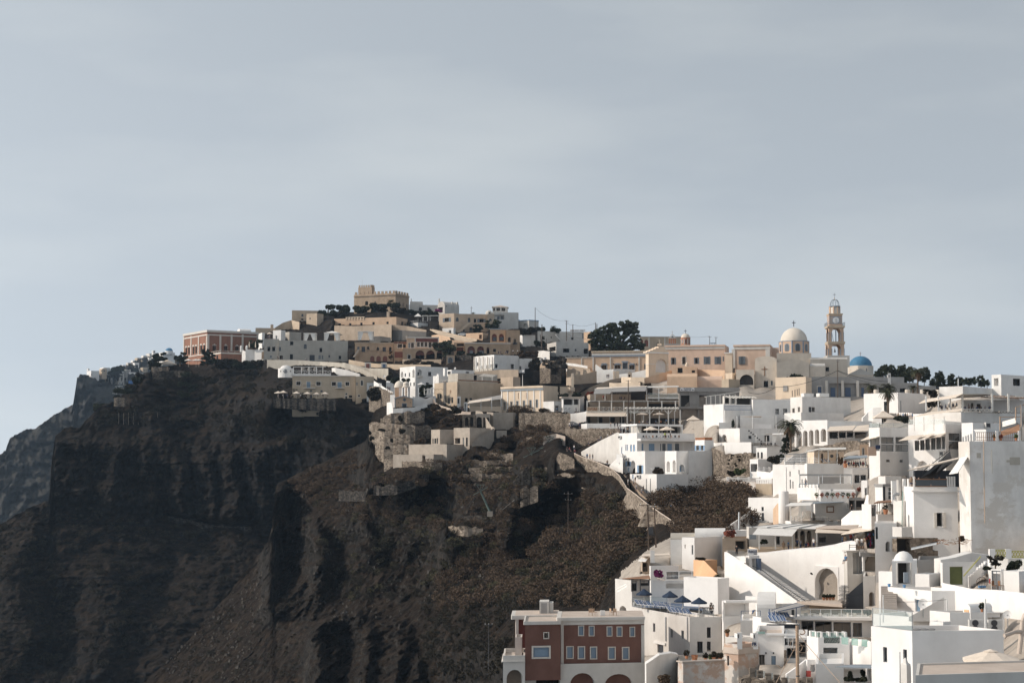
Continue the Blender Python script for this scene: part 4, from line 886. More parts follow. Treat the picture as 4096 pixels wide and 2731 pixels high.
crop('D')
h=Bld('palazzo','long peach palazzo with six tall shuttered windows and blue cornice','palazzo',170,702,1075,1228,1565,585,52,'pl',6,roof='rt',wins=[(x0,y0,x0+22,y0+92,'gsx')for x0,y0 in((204,1440),(288,1432),(364,1425),(446,1420),(528,1414),(608,1408))])
h.band(1228,1252,'pl',.35,'cornice','L');h.band(1262,1282,'bg',.3,'frieze','L')
for x in(176,250,332,412,496,578,658):h.slab(x,1300-(x-176)*.05,x+11,1560,'white',.16,'pilaster','L')
for x in(250,386,488):h.slab(x,1318,x+4,1395,'wb',.1,'downpipe','L')
h.slab(1000,1252,1060,1300,'pl',1.2,'chimney','R')
b2=Bld('house','low white shop with tiled roof edge right of the palazzo','house',700,834,948,1425,1565,575,40,'white',4,wins=[(850,1480,892,1552,'yf')])
b2=Bld('kiosk','white corner kiosk with dark shuttered counter and flat tile roof','kiosk',930,950,1210,1375,1570,572,16,'white',4,wins=[(958,1398,1072,1470,'k'),(1084,1398,1148,1468,'k')]);b2.band(1368,1384,'rt',.8)
wr('white_wall','white rising side wall beside the corner kiosk','wall',[(1155,1395,1570,569),(1212,1355,1560,571)],'white',1.0)
for i,(x,sh)in enumerate(((872,'blue'),(936,'black'),(1112,'navy'))):ps('person standing before the white shop' if i!=2 else 'person in navy by the corner kiosk wall',P(x,1566,566),sh,'black',i,group='people before the white shop')
for x in(978,1025):a=P(x,1560,565);r0=empty('telescope',a-V((0,0,.3)),'coin telescope on the viewing terrace by the white shop','telescope','coin telescopes');MB().tube(a-V((0,0,.3)),a+V((0,0,1)),.06,5).build('stand','mg',r0);MB().tube(a+V((-.35,0,1.05)),a+V((.4,-.1,1.25)),.13,8).build('barrel','mg',r0)
for i,(x,y,rx,ry)in enumerate(((700,1540,45,25),(960,1350,60,28),(1110,1345,60,26),(1280,1330,45,30))):bush('bush',('spiky shrub at the palazzo corner','dark hedge above the corner kiosk','dense shrub right of the hedge','red flowering shrub beside the grey canopy')[i],x,y,570+i*8,rx,ry,('sb','ld','ld','fr')[i],80+i,leaf=.35,dens=2)
tree('cypress','slender dark cypress against the palazzo side wall',897,1400,588,[(897,1260,8,40),(897,1330,9,45),(897,1380,10,30)],'sd',.15,9,3,.25)

h=Bld('house','white house with pale blue trim lines on the hill skyline','house',214,218,405,405,520,905,8,'offw',5);h.band(403,412,'sblue',.2);h.slab(398,410,405,500,'sblue',.2,'trim')
h=Bld('house','shaded white house with blue trim and arched niche on the skyline','house',400,520,642,405,520,900,45,'offw',5,wins=[(440,452,500,502,'ea','L')]);h.band(403,412,'sblue',.2)
h=Bld('house','plain white block with sunlit edge below the skyline houses','house',405,440,600,592,750,842,24,'white',5)
h=Bld('house','pale blue grey house with bright blue shuttered window','house',620,628,910,545,700,838,12,'offw',5,wins=[(684,610,720,655,'Bf'),(793,612,806,638,'d')])
h=Bld('house','shaded pale house with one bright blue window and rooftop sign','house',900,905,1292,552,720,828,10,'offw',5,wins=[(1050,625,1078,655,'B'),(1188,575,1206,640,'y'),(1238,622,1252,660,'B')])
r0=empty('roof_sign',P(1040,552,829),'long white rooftop sign board on the pale house','sign');a,c_=P(1035,550,829),P(1228,527,829);MB().cbox(((a.x+c_.x)/2,829,a.z),c_.x-a.x,.3,c_.z-a.z).build('board','white',r0);[MB().cbox((a.x+.4+k*.36,828.8,a.z+.25),.2,.1,.4).build('lettering','gw',r0)for k in range(int((c_.x-a.x-.6)/.36))if k%6!=5]
MB().hexa([P(850,600,824),P(905,655,824),P(915,655,824),P(860,600,824),P(850,590,827),P(905,645,827),P(915,645,827),P(860,590,827)]).build('outer_stair','offw',h.root)
h=Bld('house','wide blue grey shaded house with dark windows above the peach school','house',748,862,1268,682,880,790,18,'offw',6,wins=[(948,765,1026,815,'g'),(1095,770,1116,798,'d'),(775,745,855,800,'k','L'),(1208,768,1265,832,'g')])
h=Bld('house','small tan lit house tucked beside the big tree','house',1208,1292,1330,555,770,812,50,'peach',4)
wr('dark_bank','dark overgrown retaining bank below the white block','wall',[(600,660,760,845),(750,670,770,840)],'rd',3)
for i,(x,y,rx,ry,m_,lb)in enumerate(((600,520,80,45,'sd','wide dark shrub on the skyline by the blue trimmed house'),(690,520,40,40,'ld','spiky dark shrub on the skyline'),(480,555,70,40,'sd','reddish shrub below the blue trimmed house'),(540,830,110,40,'sb','pale flowering oleander above the columned house'),(460,840,70,50,'sb','bushy oleander at the poles'),(560,960,90,70,'sd','large grey green tree shrub by the columned house'),(840,540,70,30,'ld','low dark hedge on the pale houses roof'),(660,700,70,35,'ld','dark shrub in the shadowed bank'))):bush('bush',lb,x,y,845-(150 if i in(3,4,5)else 0)-i*1.5,rx,ry,m_,90+i,leaf=.45,dens=2.2)
palm('spiky palm on the skyline between the pale houses',825,495,555,850,2.3,21,26,0,'palms by the castle')
wr('white_bank','broken white wall and cistern above the ruined hut','wall',[(630,795,880,720),(700,790,900,716),(780,800,905,712)],'wworn',4)
tag(MB().lathe(P(718,905,705),[(.7,0),(.7,.95),(.05,.95)],12).build('water_tank','white'),'round white water tank above the ruined hut','tank')
h=Bld('house','narrow white lit house end by the grey green shrub','house',640,665,690,895,1030,700,30,'white',4)
h=Bld('house','white low lit wall block right of the columned house','house',440,460,560,890,1025,705,20,'white',4)

h=Bld('ruined_hut','ruined vaulted stone hut with broken brown roof','hut',655,790,925,1000,1100,668,38,'rubble',3,wins=[(800,1010,890,1095,'kaW','R')]);h.vault('L',2.6,'cs')
rk=P(860,985,664);mbk=MB();rn=random.Random(5)
for i in range(60):
 p_=P(700+rn.random()*290,960+rn.random()*100-40,662+rn.random()*8);s_=rn.uniform(.5,1.6);mbk.cbox(p_,s_,s_*.8,s_*.7,rn.random()*3)
tag(mbk.build('rubble_heap','rd'),'heap of fallen dark stones around the ruined hut','rubble',kind='stuff')
wr('brown_bank','brown earth bank wall beside the ruined hut','wall',[(1000,975,1060,672),(1180,1000,1060,668),(1290,1020,1060,664)],'tan',3)
wr('rounded_wall','thick white rounded wall leading to the peach school','wall',[(990,945,985,684),(1100,955,1000,680),(1255,985,1030,674)],'white',3)
h=Bld('ruin_tower','two plain brown wall stubs under the slatted pergola','wall',165,320,412,1120,1250,618,40,'tan',3)
wr('stone_gatepost','tall pale gate pillar on the dry terrace','pillar',[(1050,1075,1240,625),(1082,1075,1240,625)],'pl',1.0)
wr('stone_gatepost','short tan wall stub by the pale gate pillar','wall',[(990,1130,1240,632),(1050,1120,1240,630)],'tan',2.0)
wr('terrace_bank','long brown sloping bank wall on the dry terraces','wall',[(1085,1120,1200,640),(1370,1045,1140,645)],'tan',2)
pole('thin white mast on the dry terrace',440,1095,1240,612,(),.1,mat='mw',name='mast',group='thin white posts')
# ================================================================ school, gate, cathedral quarter (crops E, F)
crop('E')
h=Bld('school','long peach building with blue band and white pilasters','building',216,220,905,642,890,700,-10,'peach',6,roof='rt',wins=[(330,815,398,875,'gsx'),(498,815,570,865,'gsx'),(600,790,655,862,'tsx'),(680,815,748,880,'gsx'),(868,800,888,868,'g')])
h.band(640,660,'cream',.5);h.band(672,694,'offw',.3);h.band(696,712,'tb',.35,'blue_band')
for x0,x1 in((220,236),(438,454),(797,812)):h.slab(x0,715,x1,885,'offw',.25,'pilaster')
for x0,x1 in((333,395),(503,565),(586,665),(686,745)):h.slab(x0,765 if x0==586 else 792,x1,780 if x0==586 else 805,'tb',.3,'lintel')
for x in(482,768):h.slab(x,795,x+8,812,'md',.3,'wall_lamp')
h=Bld('school_wing','low peach wing with white edge strip left of the school','building',-115,-110,220,720,880,702,-10,'peach',5);h.band(718,726,'offw',.3);h.slab(78,728,90,830,'offw',.2,'pilaster')
h.slab(160,855,212,885,'wb',.15,'gate',off=1.0)
wr('white_wall','bright white triangular stair wall in front of the school','wall',[(262,805,925,655),(360,875,925,654),(480,868,925,653)],'white',2.5)
wr('white_wall','grey white terrace wall below the school door','wall',[(480,866,925,652),(750,870,900,655)],'white',2.0)
wr('white_wall','bright white ramp wall rising to the church gate','wall',[(552,930,985,648),(700,915,975,646),(890,872,970,644)],'white',2.0)
wr('balcony_wall','small white railed balcony below the triangular wall','wall',[(262,925,985,650),(475,905,985,648)],'white',1.0)
for x in(402,422):ps('person leaning on the small balcony below the school',P(x,985,645),'black','navy',0,group='people below the school')
for x0,x1,lb in((480,508,'tan gate pillar beside the small balcony'),(514,555,'peach plastered gate pillar beside the ramp')):wr('gate_pillar',lb,'pillar',[(x0,890,995,642),(x1,890,995,642)],'pl',1.5)
h=Bld('shrine','little peach wayside shrine with round topped gable','shrine',658,662,712,915,970,632,10,'pl',2,dep=3,par=0,wins=[(672,935,698,968,'k')]);h.gable('L',.6,'pl')
wr('peach_wall','sunlit peach wall with stepped top above the restaurant','wall',[(588,965,1060,622),(700,968,1050,618),(870,968,1035,616)],'pl',3)
wr('peach_wall','lower peach wall with round pillar above the grey canopy','wall',[(435,1035,1095,612),(490,1040,1095,611),(820,1030,1080,606)],'pl',2)
wr('ramp_parapet','long tan ramp parapet climbing from the kiosk to the gate','wall',[(20,1185,1260,618),(210,1085,1180,622),(440,1000,1100,628),(600,970,1010,633)],'tan',2.5)
h=Bld('church_gate','peach stepped gateway with large round arch before the church','gate',886,925,1172,655,965,640,24,'pl',5,dep=3.5,par=0,wins=[(1012,738,1155,905,'ea','R')])
for k in range(5):h.slab(900+k*36,648-k*16,1172-k*14,664-k*16,'pl',3.0,'stepped_cornice','R',off=-2.8)
h.band(650,668,'white',.4);h.band(800,806,'white',.15,'string_course');h.slab(1012,738,1155,905,'wc',.02,'bright_backing','R',off=-1.2)  # added white sheet stands for the bright view through the open arch
cross(P(1060,545,644),1.6,'dw',h.root,.75,.13);MB().cbox(P(1060,572,644),1.5,.8,.8).build('cross_base','pl',h.root)
h=Bld('church_hall','long pink building with grey shuttered windows and white frieze','building',1145,1150,1882,572,940,652,-13,'pink',6,dep=14,wins=[(1218,722,1250,808,'dh'),(1345,712,1390,808,'gsf'),(1508,722,1540,800,'dh'),(1640,722,1672,802,'dh'),(1778,722,1810,802,'dh'),(1852,708,1868,768,'dsf')])
h.band(570,590,'pink',.6);h.band(592,622,'offw',.3,'frieze')
hall=h
h=Bld('church','small church with red drum dome and red belfry behind the pink hall','church',1120,1124,1320,552,620,716,6,'offw',4);h.gable('L',.9,'offw')
c=P(1387,565,722)
MB().lathe((c.x,c.y,c.z-1.4),[(2.0,0),(2.0,4.2),(2.1,4.25),(2.1,4.4),(.1,4.4)],12).build('drum','rc',h.root);dome('dome',(c.x,c.y,c.z+3.0),1.9,'dw',h.root,1.8);cross((c.x,c.y,c.z+4.7),1.8,'md',h.root,1.1,.17)
for k in range(8):
 t_=-math.pi/2+(k-3.5)*math.pi*.25;MB().cbox((c.x+1.92*math.cos(t_),c.y+1.92*math.sin(t_),c.z+.3),.4,.3,2.2,t_+math.pi/2).build('drum_pilaster','offw',h.root)
 t_+=math.pi/8;MB().cbox((c.x+1.86*math.cos(t_),c.y+1.86*math.sin(t_),c.z+.6),.42,.3,1.6,t_+math.pi/2).build('window','pd',h.root)
MB().lathe((c.x,c.y,c.z-.6),[(2.2,0),(2.2,.55),(2.0,.6)],12).build('drum_base','offw',h.root)
for x in(1188,1212,1236,1258):a=P(x,545,714);MB().cbox(a,.5,.5,P(x,480,714).z-a.z).build('belfry_pier','rc',h.root)
MB().cbox(P(1222,480,714),3.2,.7,.3).build('belfry_cornice','offw',h.root)
mb=MB();a=P(1222,475,714)
mb.path([a+V((.9*math.cos(t_*math.pi/8),0,1.4*math.sin(t_*math.pi/8)))for t_ in range(9)],.18,6);mb.build('bell_arch','offw',h.root);MB().lathe(a+V((0,0,.2)),[(.33,0),(.26,.4),(.05,.75)],10).build('bell','md',h.root);cross(a+V((0,0,1.5)),1.4,'dw',h.root,.8,.12)
h=Bld('house','beige building with pale corner strips behind the big tree','house',812,816,1342,458,640,765,2,'sand',5,wins=[(830,500,855,580,'ra'),(872,498,920,582,'ra'),(1022,530,1055,585,'df')])
h.band(456,464,'offw',.25);[h.slab(x,462,x+14,600,'offw',.2,'pilaster')for x in(922,1120)]
tree('big_tree','huge dark evergreen tree standing behind the peach school',520,640,735,[(560,330,70,60),(640,320,75,55),(450,350,60,50),(380,380,70,60),(290,420,80,55),(250,480,80,60),(700,350,70,55),(740,340,55,50),(600,420,110,90),(470,440,100,80),(350,500,100,70),(720,450,90,80),(770,540,90,60),(600,540,120,80),(440,560,100,65),(300,570,80,55),(830,590,45,40),(680,590,110,50)],'lt',.9,31,1.5,.5)
pole('utility pole with crossarm left of the big tree',258,282,420,770,(),.2);pole('second utility pole left of the big tree',275,298,420,772,(),.2)
_,t1=pole('heavy utility pole with transformer on the pale houses',-107,255,480,800,((.2,1.6),(1.5,1.0)),.2)
_,t2=pole('tall bare utility pole at the lookout house',-500,95,335,872,(),.2);pole('thin utility pole by the rooftop sign',-27,305,440,815,(),.2)
cable('drooping wire from the lookout pole to the transformer pole',[t2,t1],2.2,.05);cable('wire from the transformer pole to the poles at the big tree',[t1,P(-27,308,815),P(258,290,770)],1.0,.05)
cable('lower wire from the transformer pole into the tree',[P(-107,420,800),P(190,480,742)],1.0,.05)
_,t3=pole('dark utility pole in front of the arched ochre house',-450+35,305,640,770,(),.25);pole('leaning dark strut beside the utility pole',-412,430,600,771,(),.2,lean=-25);pole('short dark pole by the plain white block',-362,480,600,775,(),.18)
_,ta=pole('twin pole transformer post on the skyline, shorter post',1768,460,575,690,((.1,1.4),),.14);_,tb=pole('twin pole transformer post on the skyline, taller post',1690,452,575,690,((.1,1.4),),.14)
mb=MB();a=P(1690,540,690);c_=P(1768,540,690);mb.tube(a,c_,.1,5)
for k in range(3):q=a.lerp(c_,.25+k*.25);mb.lathe(q-V((0,0,.5)),[(.03,0),(.17,.5)],6)
tag(mb.build('transformer_bar','md'),'crossbar with hanging insulators between the twin poles','crossbar')
cable('thin skyline wire running left from the twin poles',[tb,P(1400,458,730)],.4,.05)

wr('stair_ramp','tan shadowed ramp curving up behind the vaulted roof','wall',[(845,985,1060,628),(1050,930,1040,630),(1215,880,960,634)],'peach',3)
h=Bld('vaulted_house','tan vaulted roof house in the shade below the pink hall','house',1150,1155,1530,965,1110,612,-8,'peach',5,dep=8);h.vault('R',1.3)
h=Bld('vaulted_house','second tan vaulted house with light band on its roof','house',1530,1535,1845,1010,1110,614,-8,'pink',5,dep=8);h.vault('R',1.7)
h=Bld('terrace_house','tan wall with iron gate and round dome cap below the hall','house',1215,1220,1530,840,930,628,-8,'peach',4,wins=[(1288,848,1350,915,'d'),(1465,880,1505,912,'k')]);tag(MB().lathe(P(1405,830,626),[(.6,0),(.6,.6),(.4,1.1),(.1,1.35),(.03,1.7)],12).build('dome_cap','pl',h.root))
wr('peach_bank','shaded peach retaining wall with sunlit patch under the hall','wall',[(1530,870,945,632),(1880,880,950,622)],'peach',3)

z1=Bld('restaurant','three level open cliff restaurant with white posts and cross railings','restaurant',130,148,900,1560,1620,556,5,'white',4,dep=14,roof='tf')
fl=Bld('r','','',130,148,905,1390,1412,556,5,'ww',0,parent=z1,part='floor_slab',ctrl=0,dep=14,par=0,roof='tf');fl.rail('R',1.25,'ww',1.6,1,cross=True,r=.06)
fl2=Bld('r','','',150,190,1305,1258,1268,560,5,'ww',0,parent=z1,part='floor_slab',ctrl=0,dep=12,par=0,roof='tf')
back=Bld('r','','',150,190,1300,1180,1560,570,5,'tan',0,parent=z1,part='rear_wall',ctrl=0,dep=3,par=0)
for i,(x0,x1,y0,y1)in enumerate(((300,345,1470,1540),(440,500,1470,1545),(560,620,1465,1550),(700,880,1150,1250),(920,1300,1480,1560),(920,1290,1300,1370))):back.slab(x0,y0,x1,y1,'interior_unlit',.1,'doorway','R')  # near-black sheets painted as unlit openings in the rear wall
def pst(b_,xs,y0,y1,D,mat='ww',r=.16,name='post'):
 for x in xs:a=P(x,y1,D);MB().cbox(a,r*2,r*2,P(x,y0,D).z-a.z).build(name,mat,b_.root)
pst(z1,(152,290,435,585),1440,1560,555.8);pst(z1,(152,305,458,612,742,915,1090,1262),1262,1392,556);pst(z1,(252,378,462,900,1052),1105,1262,560,'mw',.12)
qs('awning',[(105,1455,549),(655,1455,549),(650,1408,557),(140,1408,557)],'canvas',.12,z1);qs('canopy',[(232,1175,553),(445,1172,553),(470,1110,560),(255,1118,560)],'cg',.12,z1);qs('canopy',[(455,1150,553),(885,1140,553),(900,1082,562),(475,1105,562)],'cg',.12,z1)
qs('roof_sheet',[(255,1116,560),(900,1080,562),(905,1074,570),(280,1095,570)],'canvas',.1,z1)
fl3=Bld('r','','',905,915,1300,1215,1238,561,5,'ww',0,parent=z1,part='floor_slab',ctrl=0,dep=12,par=0);fl3.rail('R',1.2,'mg',2.5,1,glassm='rg')
qs('roof_sheet',[(905,1095,562),(1300,1085,562),(1300,1075,574),(905,1080,574)],'ww',.15,z1)
r0=empty('restaurant_sign',P(150,1390,554),'carved wooden restaurant sign reading ZAFORA','sign');a,c_=P(150,1388,554.5),P(282,1340,554.5);MB().cbox(((a.x+c_.x)/2,554.5,a.z),c_.x-a.x,.15,c_.z-a.z).build('board','cream',r0);text('ZAFORA',((a.x+c_.x)/2,554.3,(a.z+c_.z)/2-.1),1.25,'sign_rust',r0,width=(c_.x-a.x)*.95,bold=.015)
for i in range(16):ps('person seated behind the cross railing of the cliff restaurant',P(320+i*57,1392,559+(i%3)*1.5),('black','navy','grey','tan')[i%4],'black',i*1.7,'sit','diners behind the cross railing')
for i,x in enumerate((355,390,560,580,625)):ps('person on the top floor of the cliff restaurant',P(x,1255,562),('red','black','black','navy','black')[i],'black',i,'sit' if i>1 else 'stand','people on the restaurant top floor')
for i in range(6):table('table on the middle floor of the cliff restaurant',P(340+i*90,1392,561),group='tables of the cliff restaurant')

zp=Bld('pergola_terrace','white timber pergola terrace full of diners beside the cliff restaurant','pergola',640,650,1330,1560,1640,545,4,'white',4,dep=14,roof='tf')
pst(zp,(655,745,938,1172,1320),1375,1562,545);pst(zp,(700,860,1060,1250),1385,1562,556,r=.12)
for y0,D_ in((1368,545),(1362,551),(1358,557)):a,c_=P(638,y0,D_),P(1305,y0,D_);MB().cbox(((a.x+c_.x)/2,D_,a.z),c_.x-a.x,.3,.35).build('beam','ww',zp.root)
for k in range(14):x=650+k*49;a=P(x,1362,544);MB().box(V((a.x,544,0)),V((1,0,0)),.16,V((0,1,0)),14,a.z+.36,a.z+.55).build('rafter','ww',zp.root)
for x in(745,938,1172):
 for s_ in(-1,1):MB().tube(P(x,1430,545),P(x+s_*50,1378,545),.13,4).build('brace','ww',zp.root)
for i,x in enumerate((840,1050)):um(x,1432,550,190,'beige parasol under the white timber pergola','canvas','parasols under the timber pergola',3,.12,4,.8)
for i,x in enumerate((702,805,850,905,1015,1080,1145,1230,1290)):ps('person dining under the white timber pergola',P(x,1556,549+i%3),('tan','orange','white','navy','blue','orange','blue','blue','black')[i],'black',i,'sit' if i not in(0,6,7)else 'stand','diners under the timber pergola')
for i in range(6):table('table under the white timber pergola',P(730+i*100,1558,547.5),group='tables under the timber pergola')
pole('tall brown utility pole in front of the cliff restaurant',668,1000,1560,541,((.1,1.7),),.18)

h=Bld('cable_car_station','grey concrete cable car station with dark openings','station',1300,1310,2060,1100,1520,588,4,'gw',5,dep=12,wins=[(1330,1195,1440,1340,'k'),(1560,1190,1660,1340,'k'),(1335,1370,1545,1510,'k'),(1560,1370,1640,1500,'k')])
h.band(1335,1362,'gw',.9,'ledge');h.band(1095,1150,'gw',.7,'fascia')
for x in(1430,1545,1660,1780,1890):h.slab(x,1152,x+12,1190,'gw',.5,'bracket')
r0=empty('cable_car_sign',P(1325,1140,586.5),'white cable car sign with dark Greek and English lettering','sign');a,c_=P(1323,1140,586.3),P(1497,1100,586.3);MB().cbox(((a.x+c_.x)/2,586.3,a.z),c_.x-a.x,.12,c_.z-a.z).build('board','wc',r0)
text('ΤΕΛΕΦΕΡΙΚ',((a.x+c_.x)/2,586.2,a.z+(c_.z-a.z)*.72),0.5,'sign_navy',r0,bold=.01);text('CABLE CAR',((a.x+c_.x)/2,586.2,a.z+(c_.z-a.z)*.26),0.5,'sign_navy',r0,bold=.01)
for x in(1340,1480):MB().cbox(P(x,1132,586.2),.4,.06,.4).build('pictogram','sign_navy',r0)
for i in range(4):table('dark cafe table on the cable car station balcony',P(1450+i*28,1338,585.5),'md','tables on the station balcony')
um(1482,1500,470,215,'large square cream parasol before the station opening','canvas','large cream parasols',2.6,.24,4,.8)
# ================================================================ cathedral quarter
crop('F')
for(x0,x1)in((60,105),(196,240),(495,545)):hall.slab(x0,868,x1,960,'pd',.03,'window','R');hall.slab(x0-14,864,x0,962,'sg',.06,'shutter','R');hall.slab(x1,864,x1+24,962,'sg',.06,'shutter','R')
h=Bld('church_hall_wing','right end of the pink hall with two broad white pilasters','building',430,435,880,722,1080,640,-13,'pink',6,dep=12);h.band(748,778,'offw',.3,'frieze');h.slab(398,772,442,1010,'offw',.25,'pilaster','R');h.slab(822,722,878,880,'offw',.25,'pilaster','R');h.band(720,740,'pink',.5)
h.slab(485,864,510,962,'sg',.3,'shutter','R');h.slab(510,864,546,962,'pd',.25,'window','R');h.slab(546,864,568,962,'sg',.3,'shutter','R')
h=Bld('block','plain pink end block joining the hall to the cathedral dome','building',870,880,1010,755,880,645,-13,'pink',4)
h=Bld('tower_block','tall narrow peach block in front of the pink hall','building',308,315,400,815,1080,628,-10,'pl',4);h.band(815,825,'white',.3)

cat=Bld('cathedral','cathedral with cream dome on an orange blue edged drum','cathedral',678,690,962,905,1255,606,-10,'cream_light',6,dep=9,wins=[(800,1170,855,1250,'W'),(890,1168,912,1225,'d')])
cat.vault('L',1.2)
q=cat.uv(770,990,848,1108,'R');o=cat.C+cat.nR*.006
for(u0,u1,v0,v1)in((.44,.49,0,1),(.51,.56,0,1),(0,1,.66,.70),(0,1,.72,.76)):MB().box(o+cat.e1*(q[0]+(q[1]-q[0])*u0),cat.e1,(q[1]-q[0])*(u1-u0),cat.nR,.1,q[2]+(q[3]-q[2])*v0,q[2]+(q[3]-q[2])*v1).build('cross_relief','wb',cat.root)
bl2=Bld('c','','',955,962,1372,935,1235,603,4,'cream_light',4,parent=cat,part='nave_wall',dep=9,ctrl=0)
p_=[bl2.C+bl2.e1*(bl2.L1*u)for u in(.12,.30,.42,.52,.62,.75,.9)]
MB().add([(p.x,p.y+.1,bl2.zt+hh)for p,hh in zip(p_,(0,.75,1.15,1.3,1.15,.75,0))]+[(p.x,p.y+5,bl2.zt+hh)for p,hh in zip(p_,(0,.75,1.15,1.3,1.15,.75,0))],[tuple(range(7))]+[(k,k+1,k+8,k+7)for k in range(6)]).build('rounded_gable','cream_light',cat.root)
sq=Bld('c','','',955,962,1395,820,940,612,2,'cream_light',4,parent=cat,part='dome_base',dep=12,ctrl=0,par=.3)
cD=618.4;c=P(1180,820,cD);r=(P(1362,820,cD).x-P(995,820,cD).x)/2*1.03
zt=P(1180,678,cD).z
a0=-math.pi/2+R(6)
pts=[V((c.x+r*math.cos(a0+(k+.5)*math.pi/4),c.y+r*math.sin(a0+(k+.5)*math.pi/4),0))for k in range(8)]
for k in range(8):
 a,b2=pts[k],pts[(k+1)%8];e=(b2-a);Lk=e.length;e.normalize();n_=V((e.y,-e.x,0))
 MB().add([(a.x,a.y,c.z-.5),(b2.x,b2.y,c.z-.5),(b2.x,b2.y,zt),(a.x,a.y,zt)],[(0,1,2,3)]).build('drum_face','corange',cat.root)
 for s_ in(.0,.93):MB().box(a+e*Lk*s_+n_*.003,e,Lk*.07,n_,.07,c.z-.5,zt-.1).build('drum_edge','tb',cat.root)
 MB().box(a+n_*.003,e,Lk,n_,.12,zt-.18,zt+.06).build('drum_cornice','tb',cat.root)
 m_=a+e*Lk*.5;wv=Lk*.17;hh=(zt-c.z);pp=Bld.arcpts(-wv,wv,c.z+hh*.08,c.z+hh*.74,8);pg=[(-wv,c.z+hh*.08)]+pp+[(wv,c.z+hh*.08)]
 f1=MB().poly([V((m_.x+e.x*u*1.4+n_.x*.04,m_.y+e.y*u*1.4+n_.y*.04,zt-(zt-v)*.92))for u,v in pg]).build('window_surround','tb',cat.root)
 MB().poly([V((m_.x+e.x*u+n_.x*.08,m_.y+e.y*u+n_.y*.08,v))for u,v in pg]).build('window','pd',cat.root)
rd=(P(1343,675,cD).x-P(1008,675,cD).x)/2;dome('dome',(c.x,c.y,zt+.05),rd,'dw',cat.root,P(1180,508,cD).z-zt,32)
tz=P(1180,512,cD).z;MB().lathe((c.x,c.y,tz-.3),[(.3,0),(.12,.3),(.2,.45),(.03,.65)],10).build('finial','dw',cat.root);cross((c.x,c.y,P(1180,490,cD).z),P(1180,415,cD).z-P(1180,490,cD).z,'md',cat.root,1.3,.24)
bush('bush','dark green shrub before the cathedral wall',1180,1140,596,95,60,'ld',61,leaf=.4,dens=2.2);bush('bush','smaller dark shrub beside the cathedral wall',1125,1180,594,50,45,'ld',62,leaf=.35,dens=2)
aps=Bld('annex','greige annex with a deep round arched niche left of the cathedral','annex',445,452,680,1030,1240,604,-8,'cream_light',4,wins=[(498,1090,668,1222,'kaW')])
h=Bld('annex','cream lower wall block stepping down from the arched niche','annex',270,360,500,1145,1250,598,50,'cream',4);h=Bld('annex','small sunlit cream step block above the lower wall','annex',318,405,450,1070,1160,610,55,'pl',4)
h=Bld('annex','right vaulted nave wing with dark window beside the cathedral','annex',1372,1378,1850,895,1125,612,5,'cream_light',5,dep=12,wins=[(1575,998,1620,1050,'d')]);h.vault('R',.8,'offw')
h=Bld('annex','small vaulted side chapel in front of the nave wing','annex',1376,1380,1568,985,1110,604,5,'cream_light',4,dep=5);h.vault('R',1.1,'offw')

tD=640.0;r0=empty('bell_tower',P(1690,870,tD),'tall orange and blue bell tower with clock and open arches','bell tower')
def sec(x0,x1,y0,y1,mat,name,dx=1.0,yaw=0.0):
 a,b_=P(x0,y1,tD),P(x1,y0,tD);w_=b_.x-a.x;return MB().cbox(((a.x+b_.x)/2,tD,a.z),w_,w_*dx,b_.z-a.z,yaw).build(name,mat,r0)
CX=1690
w1=P(1790,800,tD).x-P(1590,800,tD).x
def piers(y0,y1,x0,x1,pw,mat,name='pier'):
 a,b_=P(x0,y1,tD),P(x1,y0,tD);w_=b_.x-a.x;p_=pw/3.136*pxm(tD)
 for sx_ in(-1,1):
  for sy_ in(-1,1):
   cx_,cy_=(a.x+b_.x)/2+sx_*(w_-p_)/2,tD+sy_*(w_-p_)/2;MB().cbox((cx_,cy_,a.z),p_,p_,b_.z-a.z).build(name,mat,r0)
   for o in(-1,1):MB().cbox((cx_+o*p_*.5,cy_+sy_*p_*.02-(p_*.5)*1,a.z+.02),p_*.22,.1,b_.z-a.z-.04).build('edge_strip','tb',r0)
def archtop(y0,y1,x0,x1,mat): 
 a,b_=P(x0,y1,tD),P(x1,y0,tD);w_=b_.x-a.x;cx_=(a.x+b_.x)/2;mb=MB();n=8
 for sd in range(4):
  rt=sd*math.pi/2;ex=V((math.cos(rt),math.sin(rt),0));ny=V((-math.sin(rt),math.cos(rt),0))
  for dd in(w_/2,w_/2-.35):
   f=lambda u,z_:V((cx_,tD,0))+ex*u-ny*dd+V((0,0,z_));rr=w_*.3
   for k in range(n):
    u0,u1=-rr+2*rr*k/n,-rr+2*rr*(k+1)/n;z0,z1=[a.z+min((b_.z-a.z)*.8,math.sqrt(max(0,rr*rr-u*u))*.95)for u in(u0,u1)]
    mb.quad(f(u0,z0),f(u1,z1),f(u1,b_.z),f(u0,b_.z))
   mb.quad(f(-w_/2,a.z),f(-rr,a.z),f(-rr,b_.z),f(-w_/2,b_.z));mb.quad(f(rr,a.z),f(w_/2,a.z),f(w_/2,b_.z),f(rr,b_.z))
 mb.build('arch_band',mat,r0)
sec(1575,1850,860,1000,'offw','base');piers(770,870,1592,1790,46,'corange');archtop(712,772,1592,1790,'corange');sec(1585,1800,684,714,'cream','cornice')
piers(565,684,1600,1784,36,'corange');archtop(510,567,1600,1784,'corange');sec(1581,1798,488,512,'cream','cornice')
for x in(1690,):
 a=P(x,684,tD);MB().cbox((a.x,tD-2.3,a.z),.32,.32,P(x,540,tD).z-a.z).build('mullion','tb',r0)
sec(1608,1768,340,490,'corange','clock_stage')
for k in range(4):sec(1606,1770,370+k*26,380+k*26,'tb','stripe')
